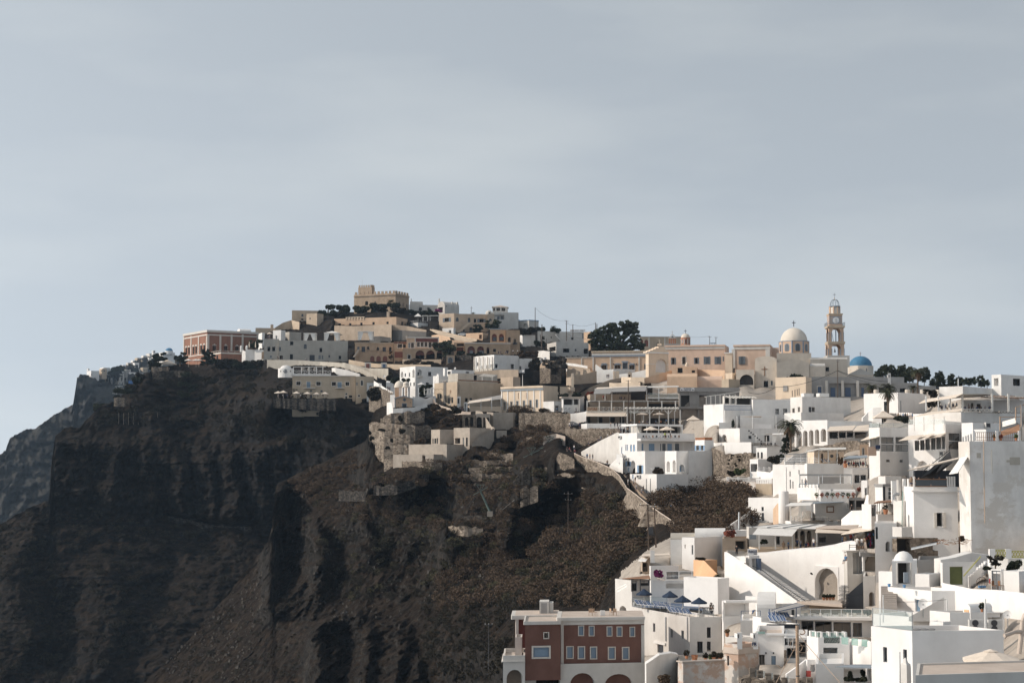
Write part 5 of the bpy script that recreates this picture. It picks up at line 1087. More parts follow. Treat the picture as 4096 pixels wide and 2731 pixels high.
sec(1600,1776,332,350,'cream','cornice');c=P(1690,418,tD);hw=(P(1768,400,tD).x-P(1608,400,tD).x)/2
MB().tube((c.x,tD-hw-.12,c.z),(c.x,tD-hw-.2,c.z),hw*.5,24).build('clock_face','wc',r0);MB().tube((c.x,tD-hw-.03,c.z),(c.x,tD-hw-.13,c.z),hw*.58,24).build('clock_rim','tb',r0)
MB().tube((c.x,tD-hw-.24,c.z-.1),(c.x,tD-hw-.24,c.z-hw*.42),.06,4).build('clock_hand','sign_black',r0);MB().tube((c.x,tD-hw-.24,c.z),(c.x,tD-hw-.24,c.z+hw*.3),.07,4).build('clock_hand','sign_black',r0)
mb=MB();a,b_=P(1581,486,tD),P(1798,486,tD);zz=P(1690,445,tD).z;w_=b_.x-a.x
for k in range(15):
 x=a.x+w_*k/14
 for yy in(tD-w_/2,tD+w_/2):mb.tube((x,yy,a.z),(x,yy,zz),.03,4)
 for xx in(a.x,b_.x):mb.tube((xx,tD-w_/2+w_*k/14,a.z),(xx,tD-w_/2+w_*k/14,zz),.03,4)
for(p0,p1)in(((a.x,-1),(b_.x,-1)),((b_.x,-1),(b_.x,1)),((b_.x,1),(a.x,1)),((a.x,1),(a.x,-1))):mb.tube((p0[0],tD+p0[1]*w_/2,zz),(p1[0],tD+p1[1]*w_/2,zz),.04,4)
mb.build('balcony_railing','mg',r0)
a=P(1690,330,tD);rr=(P(1758,300,tD).x-P(1622,300,tD).x)/2;zt=P(1690,240,tD).z
for k in range(8):
 t_=(k+.5)*math.pi/4;MB().cbox((a.x+rr*.95*math.cos(t_),tD+rr*.95*math.sin(t_),a.z),.36,.36,zt-a.z,t_).build('lantern_pier','corange' if k%2 else 'peach',r0)
 t_+=math.pi/8;MB().cbox((a.x+rr*.86*math.cos(t_),tD+rr*.86*math.sin(t_),a.z),.12,rr*.55,(zt-a.z)*.9,t_).build('lattice_panel','fw',r0)
MB().lathe((a.x,tD,zt),[(rr*.7,0),(rr*1.05,0),(rr*1.05,.2),(rr*.7,.2)],16).build('lantern_cornice','tb',r0)
zt2=P(1690,150,tD).z
for k in range(8):
 t_=(k+.5)*math.pi/4;mb=MB();mb.path([V((a.x+rr*.85*math.cos(u)**.75*math.cos(t_),tD+rr*.85*math.cos(u)**.75*math.sin(t_),zt+.2+(zt2-zt-.2)*math.sin(u)))for u in[j*math.pi/2/6 for j in range(6)]+[1.55]],.09,5);mb.build('crown_rib','bg',r0)
MB().lathe((a.x,tD,zt2-.2),[(.3,0),(.36,.2),(.14,.4),(.1,.9),(.03,1)],10).build('finial','cream',r0);cross((a.x,tD,zt2+.7),P(1690,68,tD).z-zt2-.7,'mg',r0,1.2,.13)
bz=P(1690,735,tD);MB().cbox((bz.x,tD,bz.z-.1),2.7,.15,.15).build('bell_beam','wb',r0);MB().lathe((bz.x,tD,P(1690,812,tD).z),[(.4,0),(.33,.2),(.24,.8),(.14,1.15),(.04,1.35),(.03,2)],12).build('bell','md',r0)
MB().tube(P(1648,530,tD),P(1675,680,tD),.07,5).build('ladder','md',r0)

h=Bld('blue_dome_church','church with sky blue dome on a white octagonal drum','church',1850,1855,2175,1090,1250,655,6,'cream_light',6,dep=12);h.gable('L',2.4,'offw')
c=P(2015,1080,664);r=(P(2178,1000,664).x-P(1855,1000,664).x)/2;zt=P(2015,985,664).z
MB().lathe((c.x,c.y,c.z-2),[(r,0),(r,zt-c.z+2),(.1,zt-c.z+2.01)],8,R(22.5),2*math.pi+R(22.5)).build('drum','dw',h.root)
rd=(P(2155,985,664).x-P(1870,985,664).x)/2;dome('dome',(c.x,c.y,zt+.02),rd,'dome_blue',h.root,P(2015,860,664).z-zt,32);cross((c.x,c.y,P(2015,862,664).z),1.7,'wb',h.root,.9,.12)
for t_ in(-1.25,-2.0):MB().cbox((c.x+r*.94*math.cos(t_),c.y+r*.94*math.sin(t_),c.z+.7),.7,.3,1.1,t_+math.pi/2).build('window','sg',h.root)
# ================================================================ white town, upper part (crops J, K, F, G, L, M)
crop('J')
v1=Bld('cliff_hotel','tall white cliff hotel with arched blue windows and stacked open terraces','hotel',555,778,1500,722,965,446,30,'wc',4,roof='tf',wins=[(580,900,593,985,'b'),(632,872,644,948,'b'),(650,872,663,948,'b'),(692,870,716,955,'ba'),(730,868,754,955,'ba'),(835,832,1490,950,'e','R')])
for x0,x1,m_ in((835,898,'sblue'),(962,1030,'sblue'),(1105,1170,'sg'),(1195,1250,'sblue'),(1290,1340,'sg')):v1.slab(x0,858,x1,950,m_,.05,'door','R',off=-1.25)
for x in(858,1082,1240,1350):v1.slab(x,832,x+9,950,'mw',.12,'post','R')
v1.slab(780,800,1500,828,'wc',1.6,'balcony_slab','R');acunit(v1,556,760,586,795,'L')
tp=Bld('c','','',582,776,1352,610,636,449,30,'wc',0,parent=v1,part='roof_slab',ctrl=0,par=.2,roof='tf');
tpb=Bld('c','','',700,830,1340,640,735,456,30,'offw',0,parent=v1,part='upper_storey',ctrl=0,par=0,wins=[(845,645,1090,728,'k','R'),(1100,645,1320,728,'k','R')])
pst(v1,(592,640,690,735),638,735,449.5,'mw',.06);pst(v1,(780,900,1050,1200,1345),638,735,449.5,'mw',.09)
for i,x in enumerate((955,1155)):um(x,682,441+i,205,'wide cream parasol on the cliff hotel terrace','canvas','parasols on the cliff hotel',2.4,.2,8,.3)
for i in range(12):chair('brown wicker chair on the cliff hotel terrace',P(860+i*40,800,445+(i%3)*.8),i*.9,'wb' if i%2 else 'md','chairs on the cliff hotel terrace')
for i,(x,sh)in enumerate(((1130,'green'),(1195,'black'),(622,'black'),(660,'tan'))):ps(('person in a lime shirt on the cliff hotel terrace','person in black on the cliff hotel terrace','person in black behind the upper posts of the cliff hotel','person in tan behind the upper posts of the cliff hotel')[i],P(x,798 if i<2 else 734,446 if i<2 else 452),sh,'black',i)
v2=Bld('lower_house','white lower house with tall arched doorway and shuttered windows','house',598,880,1280,952,1235,432,34,'wc',5,roof='tf',wins=[(582,1000,594,1010,'d'),(652,1082,686,1142,'bHl'),(664,1162,680,1205,'b'),(700,1072,756,1240,'ea'),(800,1130,838,1232,'bHl'),(1000,1150,1065,1210,'b','R')])
acunit(v2,642,1035,676,1068,'L');q=P(963,1172,428);MB().tube(q,q+V((0,-.3,0)),.22,12).build('lamp','wc',v2.root)
v3=Bld('cliff_hotel_bay','white projecting bay with two tall pointed arches','house',1128,1272,1415,950,1240,428,36,'wc',5,wins=[(1150,1078,1190,1215,'ea','L'),(1225,1066,1262,1218,'ea','L'),(1310,1120,1372,1210,'eab','R')])
v4=Bld('cliff_hotel_wing','large blank shaded white wing with crenellated brown balcony','house',1412,1420,1740,948,1420,426,22,'white',8)
v4b=Bld('c','','',1508,1625,1740,812,960,430,36,'wc',2,parent=v4,part='upper_room',ctrl=0,wins=[(1522,880,1556,945,'bHl'),(1580,880,1612,945,'bHl')])
for k in range(9):v4b.slab(1508+k*13,785,1515+k*13,815,'terrac',.3,'merlon','L',off=-.35)
v4b.slab(1626,780,1725,815,'terrac',.3,'brown_parapet','R',off=-.3)
v5=Bld('buttress_house','white sloping buttress block standing on the steps','house',690,1025,1420,1240,1590,418,34,'wc',8,roof='tf',wins=[(718,1245,735,1300,'b','L')])
acunit(v5,785,1250,825,1288,'L');[v5.slab(x,1295,x+5,1500,'mg',.1,'drainpipe','L')for x in(895,945)]
bush('bush','brown hanging bougainvillea on the white terrace edge',1040,1215,420,62,45,'sb',90,leaf=.25,dens=3,cat='bougainvillea')
h=Bld('balcony_room','small white box balcony on the stair side of the cliff hotel','house',520,590,612,990,1050,438,50,'wc',1,ctrl=0)
wr('stair_wing','plain white stair wall left of the cliff hotel','wall',[(435,1135,1190,446),(520,1050,1200,442),(600,1030,1205,436)],'white',1.0)
wr('weathered_wall','tall weathered grey white gable wall beside the cliff hotel','wall',[(80,960,1010,480),(180,900,1060,475),(330,815,1110,468),(540,715,1150,458),(570,740,1160,455)],'wworn',2.0)
wr('rubble_wall','big brown rubble retaining wall under the restaurant road','wall',[(-115,660,900,520),(0,660,950,512),(250,662,840,505),(560,665,760,497)],'rubble',4)
wr('white_parapet','white road parapet below the cliff restaurant','wall',[(80,612,660,535),(150,605,662,532),(640,605,660,530)],'white',1.5)
wr('white_parapet','bright white stepped wall left of the restaurant road','wall',[(-110,490,660,545),(20,475,640,543),(140,455,560,540)],'white',3)
for i,(x,y,sh)in enumerate(((55,660,'navy'),(70,660,'black'),(-70,660,'white'),(-40,660,'grey'),(-15,660,'white'),(450,655,'tan'),(498,655,'black'),(532,652,'black'))):ps('person standing on the restaurant road' if i<5 else 'person in dark clothes by the white road parapet',P(x,y,527),sh,'navy',i,'stand','people on the restaurant road' if i<5 else 'people by the road parapet')
for i,(x,y,sh)in enumerate(((410,800,'white'),(450,782,'tan'),(478,762,'black'),(325,830,'blue'),(292,840,'tan'),(172,888,'black'),(540,718,'black'),(570,715,'grey'))):ps('person walking up the path along the weathered wall',P(x,y,488-i),sh,'navy',1.2,'walk','people on the path by the weathered wall')
for i,(x,y,sh)in enumerate(((152,1058,'blue'),(186,1062,'orange'),(222,1066,'black'),(405,1140,'tan'),(518,1218,'black'))):ps(('person in a blue shirt on the path wall bend','person in an orange shirt on the path wall bend','person in black on the path wall bend','person in tan leaning on the stair wall','person in black at the top of the donkey steps')[i],P(x,y,470-i*5),sh,'navy',i,'stand')

st=[(480,1185,450),(600,1240,438),(680,1330,424),(800,1460,408),(900,1560,396),(1000,1640,386),(1180,1760,372),(1330,1850,362),(1400,1900,356)]
for i,(a,c_)in enumerate(zip(st[:-1],st[1:])):steps('donkey_steps','broad stone donkey steps below the cliff hotel, flight %s'%('at the top','beside the arched doorway','under the buttress block','by the lower buttress corner','at the utility poles','along the bushes','above the vaulted white house','at the vaulted white house')[i],[a,c_],5,'tan',8,'flights of the donkey steps',V((.3,.95,0)).normalized())
pr=[(-10,985,1070,463),(85,1030,1130,457),(300,1105,1200,448),(470,1185,1265,438),(560,1270,1350,424),(650,1420,1490,407),(760,1500,1590,393),(880,1600,1720,380),(1050,1720,1860,364),(1200,1820,1910,352),(1360,1925,1980,340)]
wr('step_wall','long rubble parapet wall with pale coping along the donkey steps','wall',pr,'rl',1.1,6,cap='rt')
for i,(x,y,sh,lg)in enumerate(((665,1385,'white','grey'),(735,1390,'white','black'),(755,1360,'black','tan'),(768,1455,'white','navy'),(835,1505,'white','navy'),(855,1475,'black','black'))):ps('person climbing the donkey steps under the buttress block',P(x,y,414-i*3),sh,lg,.8,'walk','people on the middle donkey steps')
crop('NN')
for i,(x,y,sh)in enumerate(((828,800,'navy'),(855,800,'tan'),(895,770,'blue'),(890,840,'navy'),(938,815,'grey'),(998,905,'navy'),(1022,930,'navy'),(1062,935,'grey'),(1085,930,'black'),(1100,905,'black'))):ps('person on the lower donkey steps near the bushes',P(x,y,385-i*2),sh,'black',.7,'walk','people on the lower donkey steps')
wr('stone_arch_wall','curved stone side wall of the steps among the bushes','wall',[(790,690,720,390),(850,645,760,386),(950,690,820,380),(1080,790,900,370)],'rubble',1.5)
for i,(x,yt,yb,w_)in enumerate(((568,690,960,45),(792,930,1080,35))):
 a,b_=P(x+w_,yt,372-i*10),P(x,yb,368-i*10);tag(MB().hexa([b_-V((1.3,0,0)),b_+V((2.0,0,0)),b_+V((2.0,4,0)),b_+V((-1.3,4,0)),a-V((.2,0,0)),a+V((1.2,0,0)),a+V((1.2,3,0)),a+V((-.2,3,0))]).build('buttress','rl'),('tall dark sided stone buttress on the step wall','short stone buttress at the lower step wall')[i],'buttress')
wr('pale_ramp','pale diagonal stone ramp behind the twin poles','wall',[(568,1050,1070,372),(610,950,980,375),(672,780,830,380)],'rt',.8)
_,ta=pole('left pole of the tall twin utility poles on the slope',615,660,1280,318,((.2,3.1),),.16,lean=-18);_,tb=pole('right pole of the tall twin utility poles on the slope',712,660,1390,318,((.6,1.5),),.16,lean=-32)
mb=MB();mb.tube(P(600,755,318),P(688,760,318),.12,4);mb.tube(P(605,1055,318),P(700,1062,318),.14,4);mb.cbox(P(640,1050,317.6),.8,.6,1.2);tag(mb.build('transformer','md'),'grey transformer hung between the twin utility poles','transformer')

crop('K')
h=Bld('house','white corner house with blue railed balcony and timber pergola','house',203,452,820,362,640,452,34,'wc',5,roof='tf',wins=[(108,300,110,305,'d')])
pg=[(236,270,380),(294,262,372),(352,255,365),(410,250,360),(465,244,358),(530,240,432),(600,240,435)]
for x,y0,y1 in pg:a=P(x,y1,455);MB().cbox(a,.16,.16,P(x,y0,455).z-a.z).build('pergola_post','ww',h.root)
MB().tube(P(218,272,454),P(675,205,462),.12,4).build('pergola_beam','ww',h.root)
for k in range(9):MB().tube(P(480+k*42,258+k*1.5,455),P(545+k*42-k*2,292-k,449),.09,4).build('pergola_rafter','ww',h.root)
bk=Bld('c','','',440,460,805,260,445,462,10,'offw',0,parent=h,part='rear_wall',ctrl=0,par=0,wins=[(470,285,530,355,'k'),(550,290,605,355,'y'),(620,290,800,400,'k')])
mb=MB()
for k in range(26):x=460+k*13.5;y=438-(max(0,525-x))*.0;mb.tube(P(x,y,450),P(x,y-52,450),.04,4)
mb.tube(P(456,388,450),P(805,388,450),.06,4);mb.tube(P(456,436,450),P(805,436,450),.06,4);mb.build('balcony_railing','mb',h.root)
h.slab(460,436,808,640,'white',.3,'front_wall','R')
h=Bld('house','white shaded block with two small windows behind the balcony house','house',806,822,1288,305,500,456,12,'white',5,wins=[(1103,422,1150,490,'d'),(1198,420,1252,490,'w')])
h=Bld('house','long white house with lit end and small dark windows below the chapel','house',1290,1440,2045,272,468,462,26,'white',5,wins=[(1314,415,1345,478,'yf'),(1384,398,1410,465,'yf'),(1520,398,1556,464,'t','R'),(1560,400,1600,462,'yf','R')])
for x in(1505,1700):h.slab(x,225,x+120,268,'white',1.5,'roof_box','R',off=-3)
h=Bld('terrace','white terrace wall below the long white house','terrace',1215,1425,1960,468,600,446,30,'white',4)
h=Bld('arcade_house','white arcade house with five tall pointed arches','house',1340,1756,2000,562,900,424,44,'wc',6,wins=[(1366,700,1436,915,'ea','L'),(1450,695,1506,915,'ea','L'),(1524,688,1580,880,'ea','L'),(1598,680,1652,860,'ea','L'),(1672,672,1740,835,'ea','L')])
for x0,y0 in((1408,850),(1490,840),(1566,832),(1640,828),(1712,822)):h.slab(x0,y0,x0+22,y0+45,'pd',.04,'window','L',off=-1.2)
palm('tall shaggy palm in front of the white arcade',1295,620,985,405,3.7,33,46,True)
tree('cypress','dark conical cypress beside the shaggy palm',1240,990,407,[(1240,770,25,50),(1245,840,50,60),(1240,920,65,60),(1330,960,55,30)],'ld',.3,34,2.4,.3)
h=Bld('house','white terrace house with sail canopy and sloping dotted stair','house',500,655,1240,665,860,432,30,'white',5,roof='tf',wins=[(765,760,805,800,'d','R'),(965,755,1030,830,'b','R')])
for k in range(7):h.slab(762+k*26,690+k*22,780+k*26,706+k*22,'sign_black',.03,'stair_hole','R')
h=Bld('house','white blue tinted front room with round niche','house',395,515,655,668,850,440,30,'white',4,wins=[(430,745,490,835,'bea','L')])
h=Bld('house','white shaded box room with small cypress on top','house',388,395,560,595,680,446,16,'white',4);bush('small_cypress','small cypress in a pot above the white box room',570,605,440,18,45,'ld',3,cat='cypress',leaf=.2,dens=2)
h=Bld('house','white rounded shaded wall with glass strip below the balcony house','house',655,660,1090,500,670,450,8,'white',4)
h=Bld('house','white round bay with flat parapet in the middle terrace','house',825,830,1050,612,700,438,12,'wc',4)
qs('sail_canopy',[(660,518,440),(925,512,440),(925,530,446),(690,520,446)],'canvas',.05,None,'small tan sail canopy over the white terrace','canopy','sail canopies');qs('sail_canopy',[(915,738,424),(1215,725,424),(1205,745,430),(940,735,430)],'cw',.05,None,'white sail canopy over the railed terrace','canopy','sail canopies')
for i,(x,y0,y1)in enumerate(((622,515,655),(815,515,660),(1112,505,690),(862,735,880),(992,728,905))):pole('slim white canopy post on the white terraces',x,y0,y1,428 if i>2 else 438,(),.11,mat='mw',name='canopy_post',group='white canopy posts')
h=Bld('rail_terrace','white terrace with thin railing and draped gazebo','terrace',470,830,1180,885,990,420,40,'wc',4,roof='tf');h.rail('R',1.1,'mg',2,3)
r0=empty('gazebo',P(1070,900,422),'white draped gazebo on the railed terrace','gazebo')
for x in(1070,1195):
 a=P(x,895,422);MB().cbox(a,.2,.2,P(x,738,422).z-a.z).build('post','fw',r0)
 MB().hexa([P(x-8,890,421.6),P(x+18,890,421.6),P(x+18,890,422),P(x-8,890,422),P(x-8,745,421.6),P(x+(60 if x<1100 else 0),745,421.6),P(x+(60 if x<1100 else 0),745,422),P(x-8,745,422)]).build('drape','cw',r0)
qs('canopy',[(1060,745,421),(1205,740,421),(1205,725,425),(1065,730,425)],'cw',.15,r0)
for i in range(5):chair('dark chair on the railed white terrace',P(930+i*40,895,421),i,'md','chairs on the railed terrace')
h=Bld('house','white cube with two narrow doors under the railed terrace','house',862,998,1195,910,1060,412,36,'wc',5,wins=[(876,965,898,1042,'y'),(920,965,944,1048,'y')])
h=Bld('house','white slim tower with blue grey panel beside the rubble wall','house',782,885,1060,1052,1280,402,40,'wc',5,wins=[(792,1112,876,1210,'y','L')])
wr('rubble_wall','tall brown conglomerate wall with plants growing from it','wall',[(295,960,1260,430),(330,905,1270,426),(480,975,1280,418),(825,970,1280,408)],'rubble',4)
rn=random.Random(4)
for i in range(16):bush('wall_plant','small tuft growing from the conglomerate wall',500+rn.random()*310,985+rn.random()*200,412,7+rn.random()*8,8+rn.random()*8,'sd',i,'tufts on the conglomerate wall',leaf=.12,dens=1,cat='plant')
bush('bush','green shrub at the foot of the conglomerate wall',660,1200,404,60,45,'lg',8,leaf=.25,dens=2.4);bush('bush','olive shrub left of the green shrub',555,1235,404,45,35,'sd',9,leaf=.25,dens=2.4)
wr('white_wall','white lower wall of the blue tinted room','wall',[(320,850,905,436),(470,845,885,430)],'wc',2);wr('teal_wall','pale green tinted pool wall on the white terrace','wall',[(475,842,885,424),(800,840,880,418)],'wc',2)
for i,(x0,x1,y0,y1,lb)in enumerate(((505,905,1288,1330,'long white balustrade above the brown bushes'),(895,1100,1160,1200,'short white balustrade behind the slim tower'))):
 r0=empty('balustrade',P(x0,y1,392),lb,'balustrade');D_=392 if i==0 else 400
 a,c_=P(x0,y0,D_),P(x1,y0,D_);zb=P(x0,y1,D_).z;MB().cbox(((a.x+c_.x)/2,D_,a.z-.2),c_.x-a.x,.35,.2).build('top_rail','wc',r0);MB().cbox(((a.x+c_.x)/2,D_,zb),c_.x-a.x,.35,.2).build('bottom_rail','wc',r0)
 n=int((x1-x0)/11);mb=MB()
 for k in range(n):p=a.lerp(c_,(k+.5)/n);mb.lathe((p.x,p.y,zb+.2),[(.04,0),(.09,.15),(.04,.3),(.07,a.z-zb-.4)],6)
 mb.build('balusters','wc',r0)
 for k in range(4):p=a.lerp(c_,k/3);MB().cbox((p.x,D_,zb-.1),.45,.45,a.z-zb+.3).build('pier','wc',r0)
wr('peach_bank','cracked peach wall under the long white balustrade','wall',[(505,1335,1400,391),(860,1340,1440,386)],'wp',2)
h=Bld('parapet_house','cream house with scalloped white parapet','house',855,1058,1230,1362,1500,372,46,'cream',4)
for k in range(9):h.slab(862+k*22,1305,876+k*22,1362,'wc',.3,'scallop_post','L',off=-.35)
h.slab(858,1298,1058,1316,'wc',.34,'scallop_rail','L',off=-.36);h.slab(1060,1300,1215,1345,'white',.3,'scallop_rail','R',off=-.3)
wr('white_stair','white stepped stair wall right of the slim tower','wall',[(885,1200,1290,398),(1050,1220,1300,392),(1130,1150,1300,386),(1150,1130,1300,384)],'wc',2)
h=Bld('glass_rail_house','white house with narrow slit windows and glass railed roof','house',1068,1655,1990,1118,1500,356,47,'wc',6,roof='tf',wins=[(1280,1205,1294,1270,'y'),(1392,1188,1406,1240,'y'),(1520,1185,1534,1230,'y'),(1614,1180,1630,1230,'y'),(1282,1310,1298,1420,'y'),(1316,1330,1330,1420,'y'),(1430,1305,1445,1355,'y'),(1518,1300,1534,1352,'y'),(1556,1300,1572,1352,'y'),(1616,1300,1634,1352,'y')])
h.rail('L',1.3,'mg',2.2,4,uL=(0,.85));mb=MB()
for x in(1225,1425,1590):mb.tube(P(x,1110,360),P(x,995,360),.07,5)
mb.tube(P(1190,992,360),P(1500,990,360),.12,4);mb.build('canopy_frame','mg',h.root)
h.slab(1232,1150,1240,1450,'mw',.12,'drainpipe','L')
bush('bush','dark shrub clump between the white cube and the glass railed roof',1100,1070,398,90,55,'sd',17,leaf=.3,dens=2.2);bush('bush','dark olive bush below the shaggy palm',1160,1030,402,60,45,'ld',18,leaf=.3,dens=2.2)
wr('white_gable','white sloping stair gable beside the dark shrubs','wall',[(1220,1090,1120,370),(1330,1010,1110,374),(1500,960,1090,378)],'wc',.8)

h=Bld('sundeck_house','white sun deck house with timber canopies and loungers','house',1470,1500,1990,1108,1240,352,14,'white',4,roof='tf')
bk=Bld('c','','',1500,1590,1960,965,1112,362,12,'pl',0,parent=h,part='rear_wall',ctrl=0,par=0,wins=[(1676,985,1704,1095,'o'),(1862,985,1900,1095,'o')])
q=P(1808,1015,360);MB().tube(q,q+V((0,-.3,0)),.34,16).build('round_window','pd',h.root)
for x in(1500,1648,1768,1880):a=P(x,1110,354);MB().cbox(a,.2,.2,P(x,925,354).z-a.z).build('post','ww',h.root)
qs('canopy',[(1480,965,353),(1660,925,353),(1660,915,360),(1500,945,360)],'ww',.12,h);qs('canopy',[(1640,935,353),(1990,925,353),(1990,905,361),(1660,910,361)],'ww',.12,h)
for i in range(3):lounger('white lounger on the timber sun deck',P(1780+i*40,1100,355),2.5,'white loungers on the timber sun deck')

crop('F')
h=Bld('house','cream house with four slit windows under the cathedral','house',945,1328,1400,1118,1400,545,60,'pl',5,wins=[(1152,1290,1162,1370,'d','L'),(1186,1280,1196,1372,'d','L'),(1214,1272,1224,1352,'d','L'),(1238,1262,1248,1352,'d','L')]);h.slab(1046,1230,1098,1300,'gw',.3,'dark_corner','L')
h=Bld('portico_house','grey columned porch building with dark doors behind the lit house','building',1322,1330,2560,1118,1370,552,3,'gw',5,dep=10,wins=[(1475,1242,1526,1345,'Ds'),(1620,1200,1772,1368,'e'),(1808,1200,1960,1368,'e'),(1998,1200,2130,1368,'e')])
for x0,x1 in((1650,1706),(1832,1902),(2036,2070)):h.slab(x0,1252,x1,1366,'door_blue',.05,'door','R',off=-1.2)
for x in(1575,1776,1966):h.slab(x,1165,x+28,1368,'offw',.15,'column','R')
_,tq=pole('brown utility pole in front of the columned porch',1726,900,1370,540,((.1,1.2),(.5,.9)),.15)
cable('heavy black cable falling left from the porch pole',[P(1722,1042,540),P(940,1250,545),P(600,1310,548)],1.2,.09);cable('black cables running right from the porch pole',[P(1730,1042,540),P(2400,1180,548)],.8,.08);cable('second black cable running right from the porch pole',[P(1730,1046,540),P(2400,1215,549)],1.2,.06)
crop('G')
h=Bld('house','blank grey house behind the palms','house',330,335,860,565,700,548,4,'gw',5,wins=[(626,635,700,685,'d'),(362,625,440,690,'d')])
h=Bld('house','low grey house continuing behind the planters','house',855,860,1075,605,690,546,4,'gw',5)
h=Bld('house','white house with bright lit wall behind the bent palm','house',172,602,945,688,960,442,42,'wc',6,wins=[(632,790,645,935,'g','R'),(425,800,470,940,'y','L')])
for x in(330,722,912,1112):tag(MB().lathe(P(x,690,470),[(.72,-.3),(.72,.7),(.62,.8),(.1,.8)],14).build('planter','dw'),'large round cream planter on the upper terrace','planter','round planters on the upper terrace')
palm('bent palm with hanging dry fronds before the white house',478,690,940,436,2.9,41,40,True);palm('bushy palm by the columned porch, left one',262,620,720,520,3.2,42,40,True);palm('bushy palm by the columned porch, right one',480,620,700,510,3.2,43,40,True);palm('tall palm standing above the trees on the skyline',850,420,680,520,3.5,44,46,True);palm('low palm between the round planters',790,625,690,500,2.2,45,30,0)
for i,(x,yb,cl)in enumerate(((430,560,[(430,380,60,35),(400,430,60,45),(350,460,45,40)]),(520,560,[(520,400,50,50),(540,460,60,50)]),(650,570,[(650,400,60,55),(620,450,60,55),(680,470,60,50),(640,520,80,40)]),(750,570,[(750,420,55,55),(740,490,60,50)]),(930,580,[(940,430,55,55),(900,500,50,45),(960,480,40,35)]),(1035,600,[(1030,560,40,40)]),(1125,640,[(1120,480,55,50),(1140,530,50,45),(1110,590,40,30)]),(1275,650,[(1270,510,45,45),(1270,580,45,45)]),(1370,640,[(1370,540,42,45),(1360,580,40,30)]),(1480,620,[(1470,550,60,40),(1540,540,40,40)]),(1640,620,[(1640,520,45,40),(1650,570,40,35)]),(1720,620,[(1715,565,30,30)]),(1185,660,[(1190,610,30,25)]))):
 tree('tree','dark eucalyptus tree on the skyline right of the blue dome' if i<5 else 'slim airy tree on the skyline beside the white roofs',x,yb,560+(i%3)*6,[(a_+o_*c_,b_+p_*d_,c_*q_,d_*q_)for a_,b_,c_,d_ in cl for o_,p_,q_ in((0,0,.8),(.7,.3,.5),(-.6,.5,.55),(.2,-.7,.45),(-.5,-.4,.4),(.5,.9,.45))],'lt',.14,50+i,1.6,.3,'skyline trees by the blue dome' if i<5 else 'slim skyline trees')
pole('short white lamp post among the skyline trees',1358,515,620,540,(),.2,mat='mw',name='lamp_post',group='thin white posts')
h=Bld('small_shrine','tiny white bell arch on the grey roof before the trees','shrine',470,474,510,445,510,545,6,'white',2,dep=1.5,par=0,wins=[(484,465,500,500,'ea')])
h=Bld('house','white flat house with sloping lit parapet at the right edge','house',1118,1415,2250,608,740,392,50,'white',5)
h=Bld('house','white rooftop cube with dark framed window at the right edge','house',1775,1895,2300,462,615,402,40,'white',4,wins=[(1806,510,1862,605,'e','L'),(2045,515,2135,605,'d','R')])
tree('tree','round dark bush tree at the pergola restaurant',1010,770,395,[(1000,700,60,40),(1050,720,50,40),(1010,830,45,50),(1080,830,40,40)],'sd',.3,70,2.4,.3)

pr_=Bld('pergola_restaurant','white pergola restaurant with cross railing on a plain white base','restaurant',790,1395,2150,935,1080,352,34,'white',5,roof='tf')
pst(pr_,(955,1110,1260),730,920,358,'mw',.12);pst(pr_,(1412,1785,1990),705,930,354,'ww',.18)
qs('roof_canopy',[(940,775,372),(1415,700,352),(1790,700,356),(1640,735,366)],'ww',.15,pr_)
qs('awning',[(862,822,366),(1330,745,350),(1415,702,352),(945,772,372)],'canvas',.08,pr_);qs('roof_canopy',[(1640,745,356),(2200,760,362),(2200,740,372),(1800,725,368)],'wb',.12,pr_)
for k in range(12):MB().tube(P(1700+k*42,735+(k%3)*6,354),P(1760+k*42,745+(k%2)*8,364),.1,4).build('rafter','ww',pr_.root)
mb=MB()
for k in range(6):x=1430+k*58;mb.tube(P(x,930,352.6),P(x+58,896,352.6),.06,4);mb.tube(P(x,896,352.6),P(x+58,930,352.6),.06,4)
for k in range(5):x=1838+k*42;mb.tube(P(x,950,356),P(x+42,912,356),.06,4);mb.tube(P(x,912,356),P(x+42,950,356),.06,4)
for y in(896,931):mb.tube(P(1430,y,352.6),P(1780,y,352.6),.07,4)
mb.build('cross_railing','ww',pr_.root)
bk=Bld('c','','',1390,1420,2180,780,940,366,8,'white',0,parent=pr_,part='rear_wall',ctrl=0,par=0,wins=[(1518,820,1548,925,'d'),(1590,830,1640,925,'y')])
ps('person standing in dark clothes under the pergola restaurant roof',P(1490,925,358),'navy','black',1);
for i in range(7):ps('person seated behind the pergola restaurant railing',P(1440+i*52,928,356),('navy','black','grey')[i%3],'black',i,'sit','diners of the pergola restaurant')
for i in range(5):ps('person seated behind the glass of the pergola restaurant side',P(1150+i*48,915-i*8,362),('navy','blue','black')[i%3],'black',i,'sit','diners behind the side glass')
qs('sail_roof',[(790,992,352),(1400,905,340),(1400,890,346),(980,935,356)],'canvas',.1,None,'long narrow cream awning below the pergola restaurant','awning')
um(420,1000,392,355,'big square beige parasol on the glass railed roof','canvas','large cream parasols',2.8,.23,4,.75)
bush('bush','dark round hedge with guests behind it',640,1020,386,95,45,'ld',23,leaf=.25,dens=2.5)
for i in range(9):ps('guest sitting behind the round hedge',P(605+i*30,1010+(12 if i>6 else 0),390),('tan','white','blue','black')[i%4],'navy',i,'sit','guests behind the round hedge')
h=Bld('house','white stepped small house with stair under the bent palm','house',275,385,445,985,1060,430,40,'wc',3,wins=[(345,1010,366,1055,'d')]);wr('white_wall','low white stepped wall before the shaded white house','wall',[(600,940,985,436),(735,940,985,430),(830,960,1000,425)],'wc',1.5)
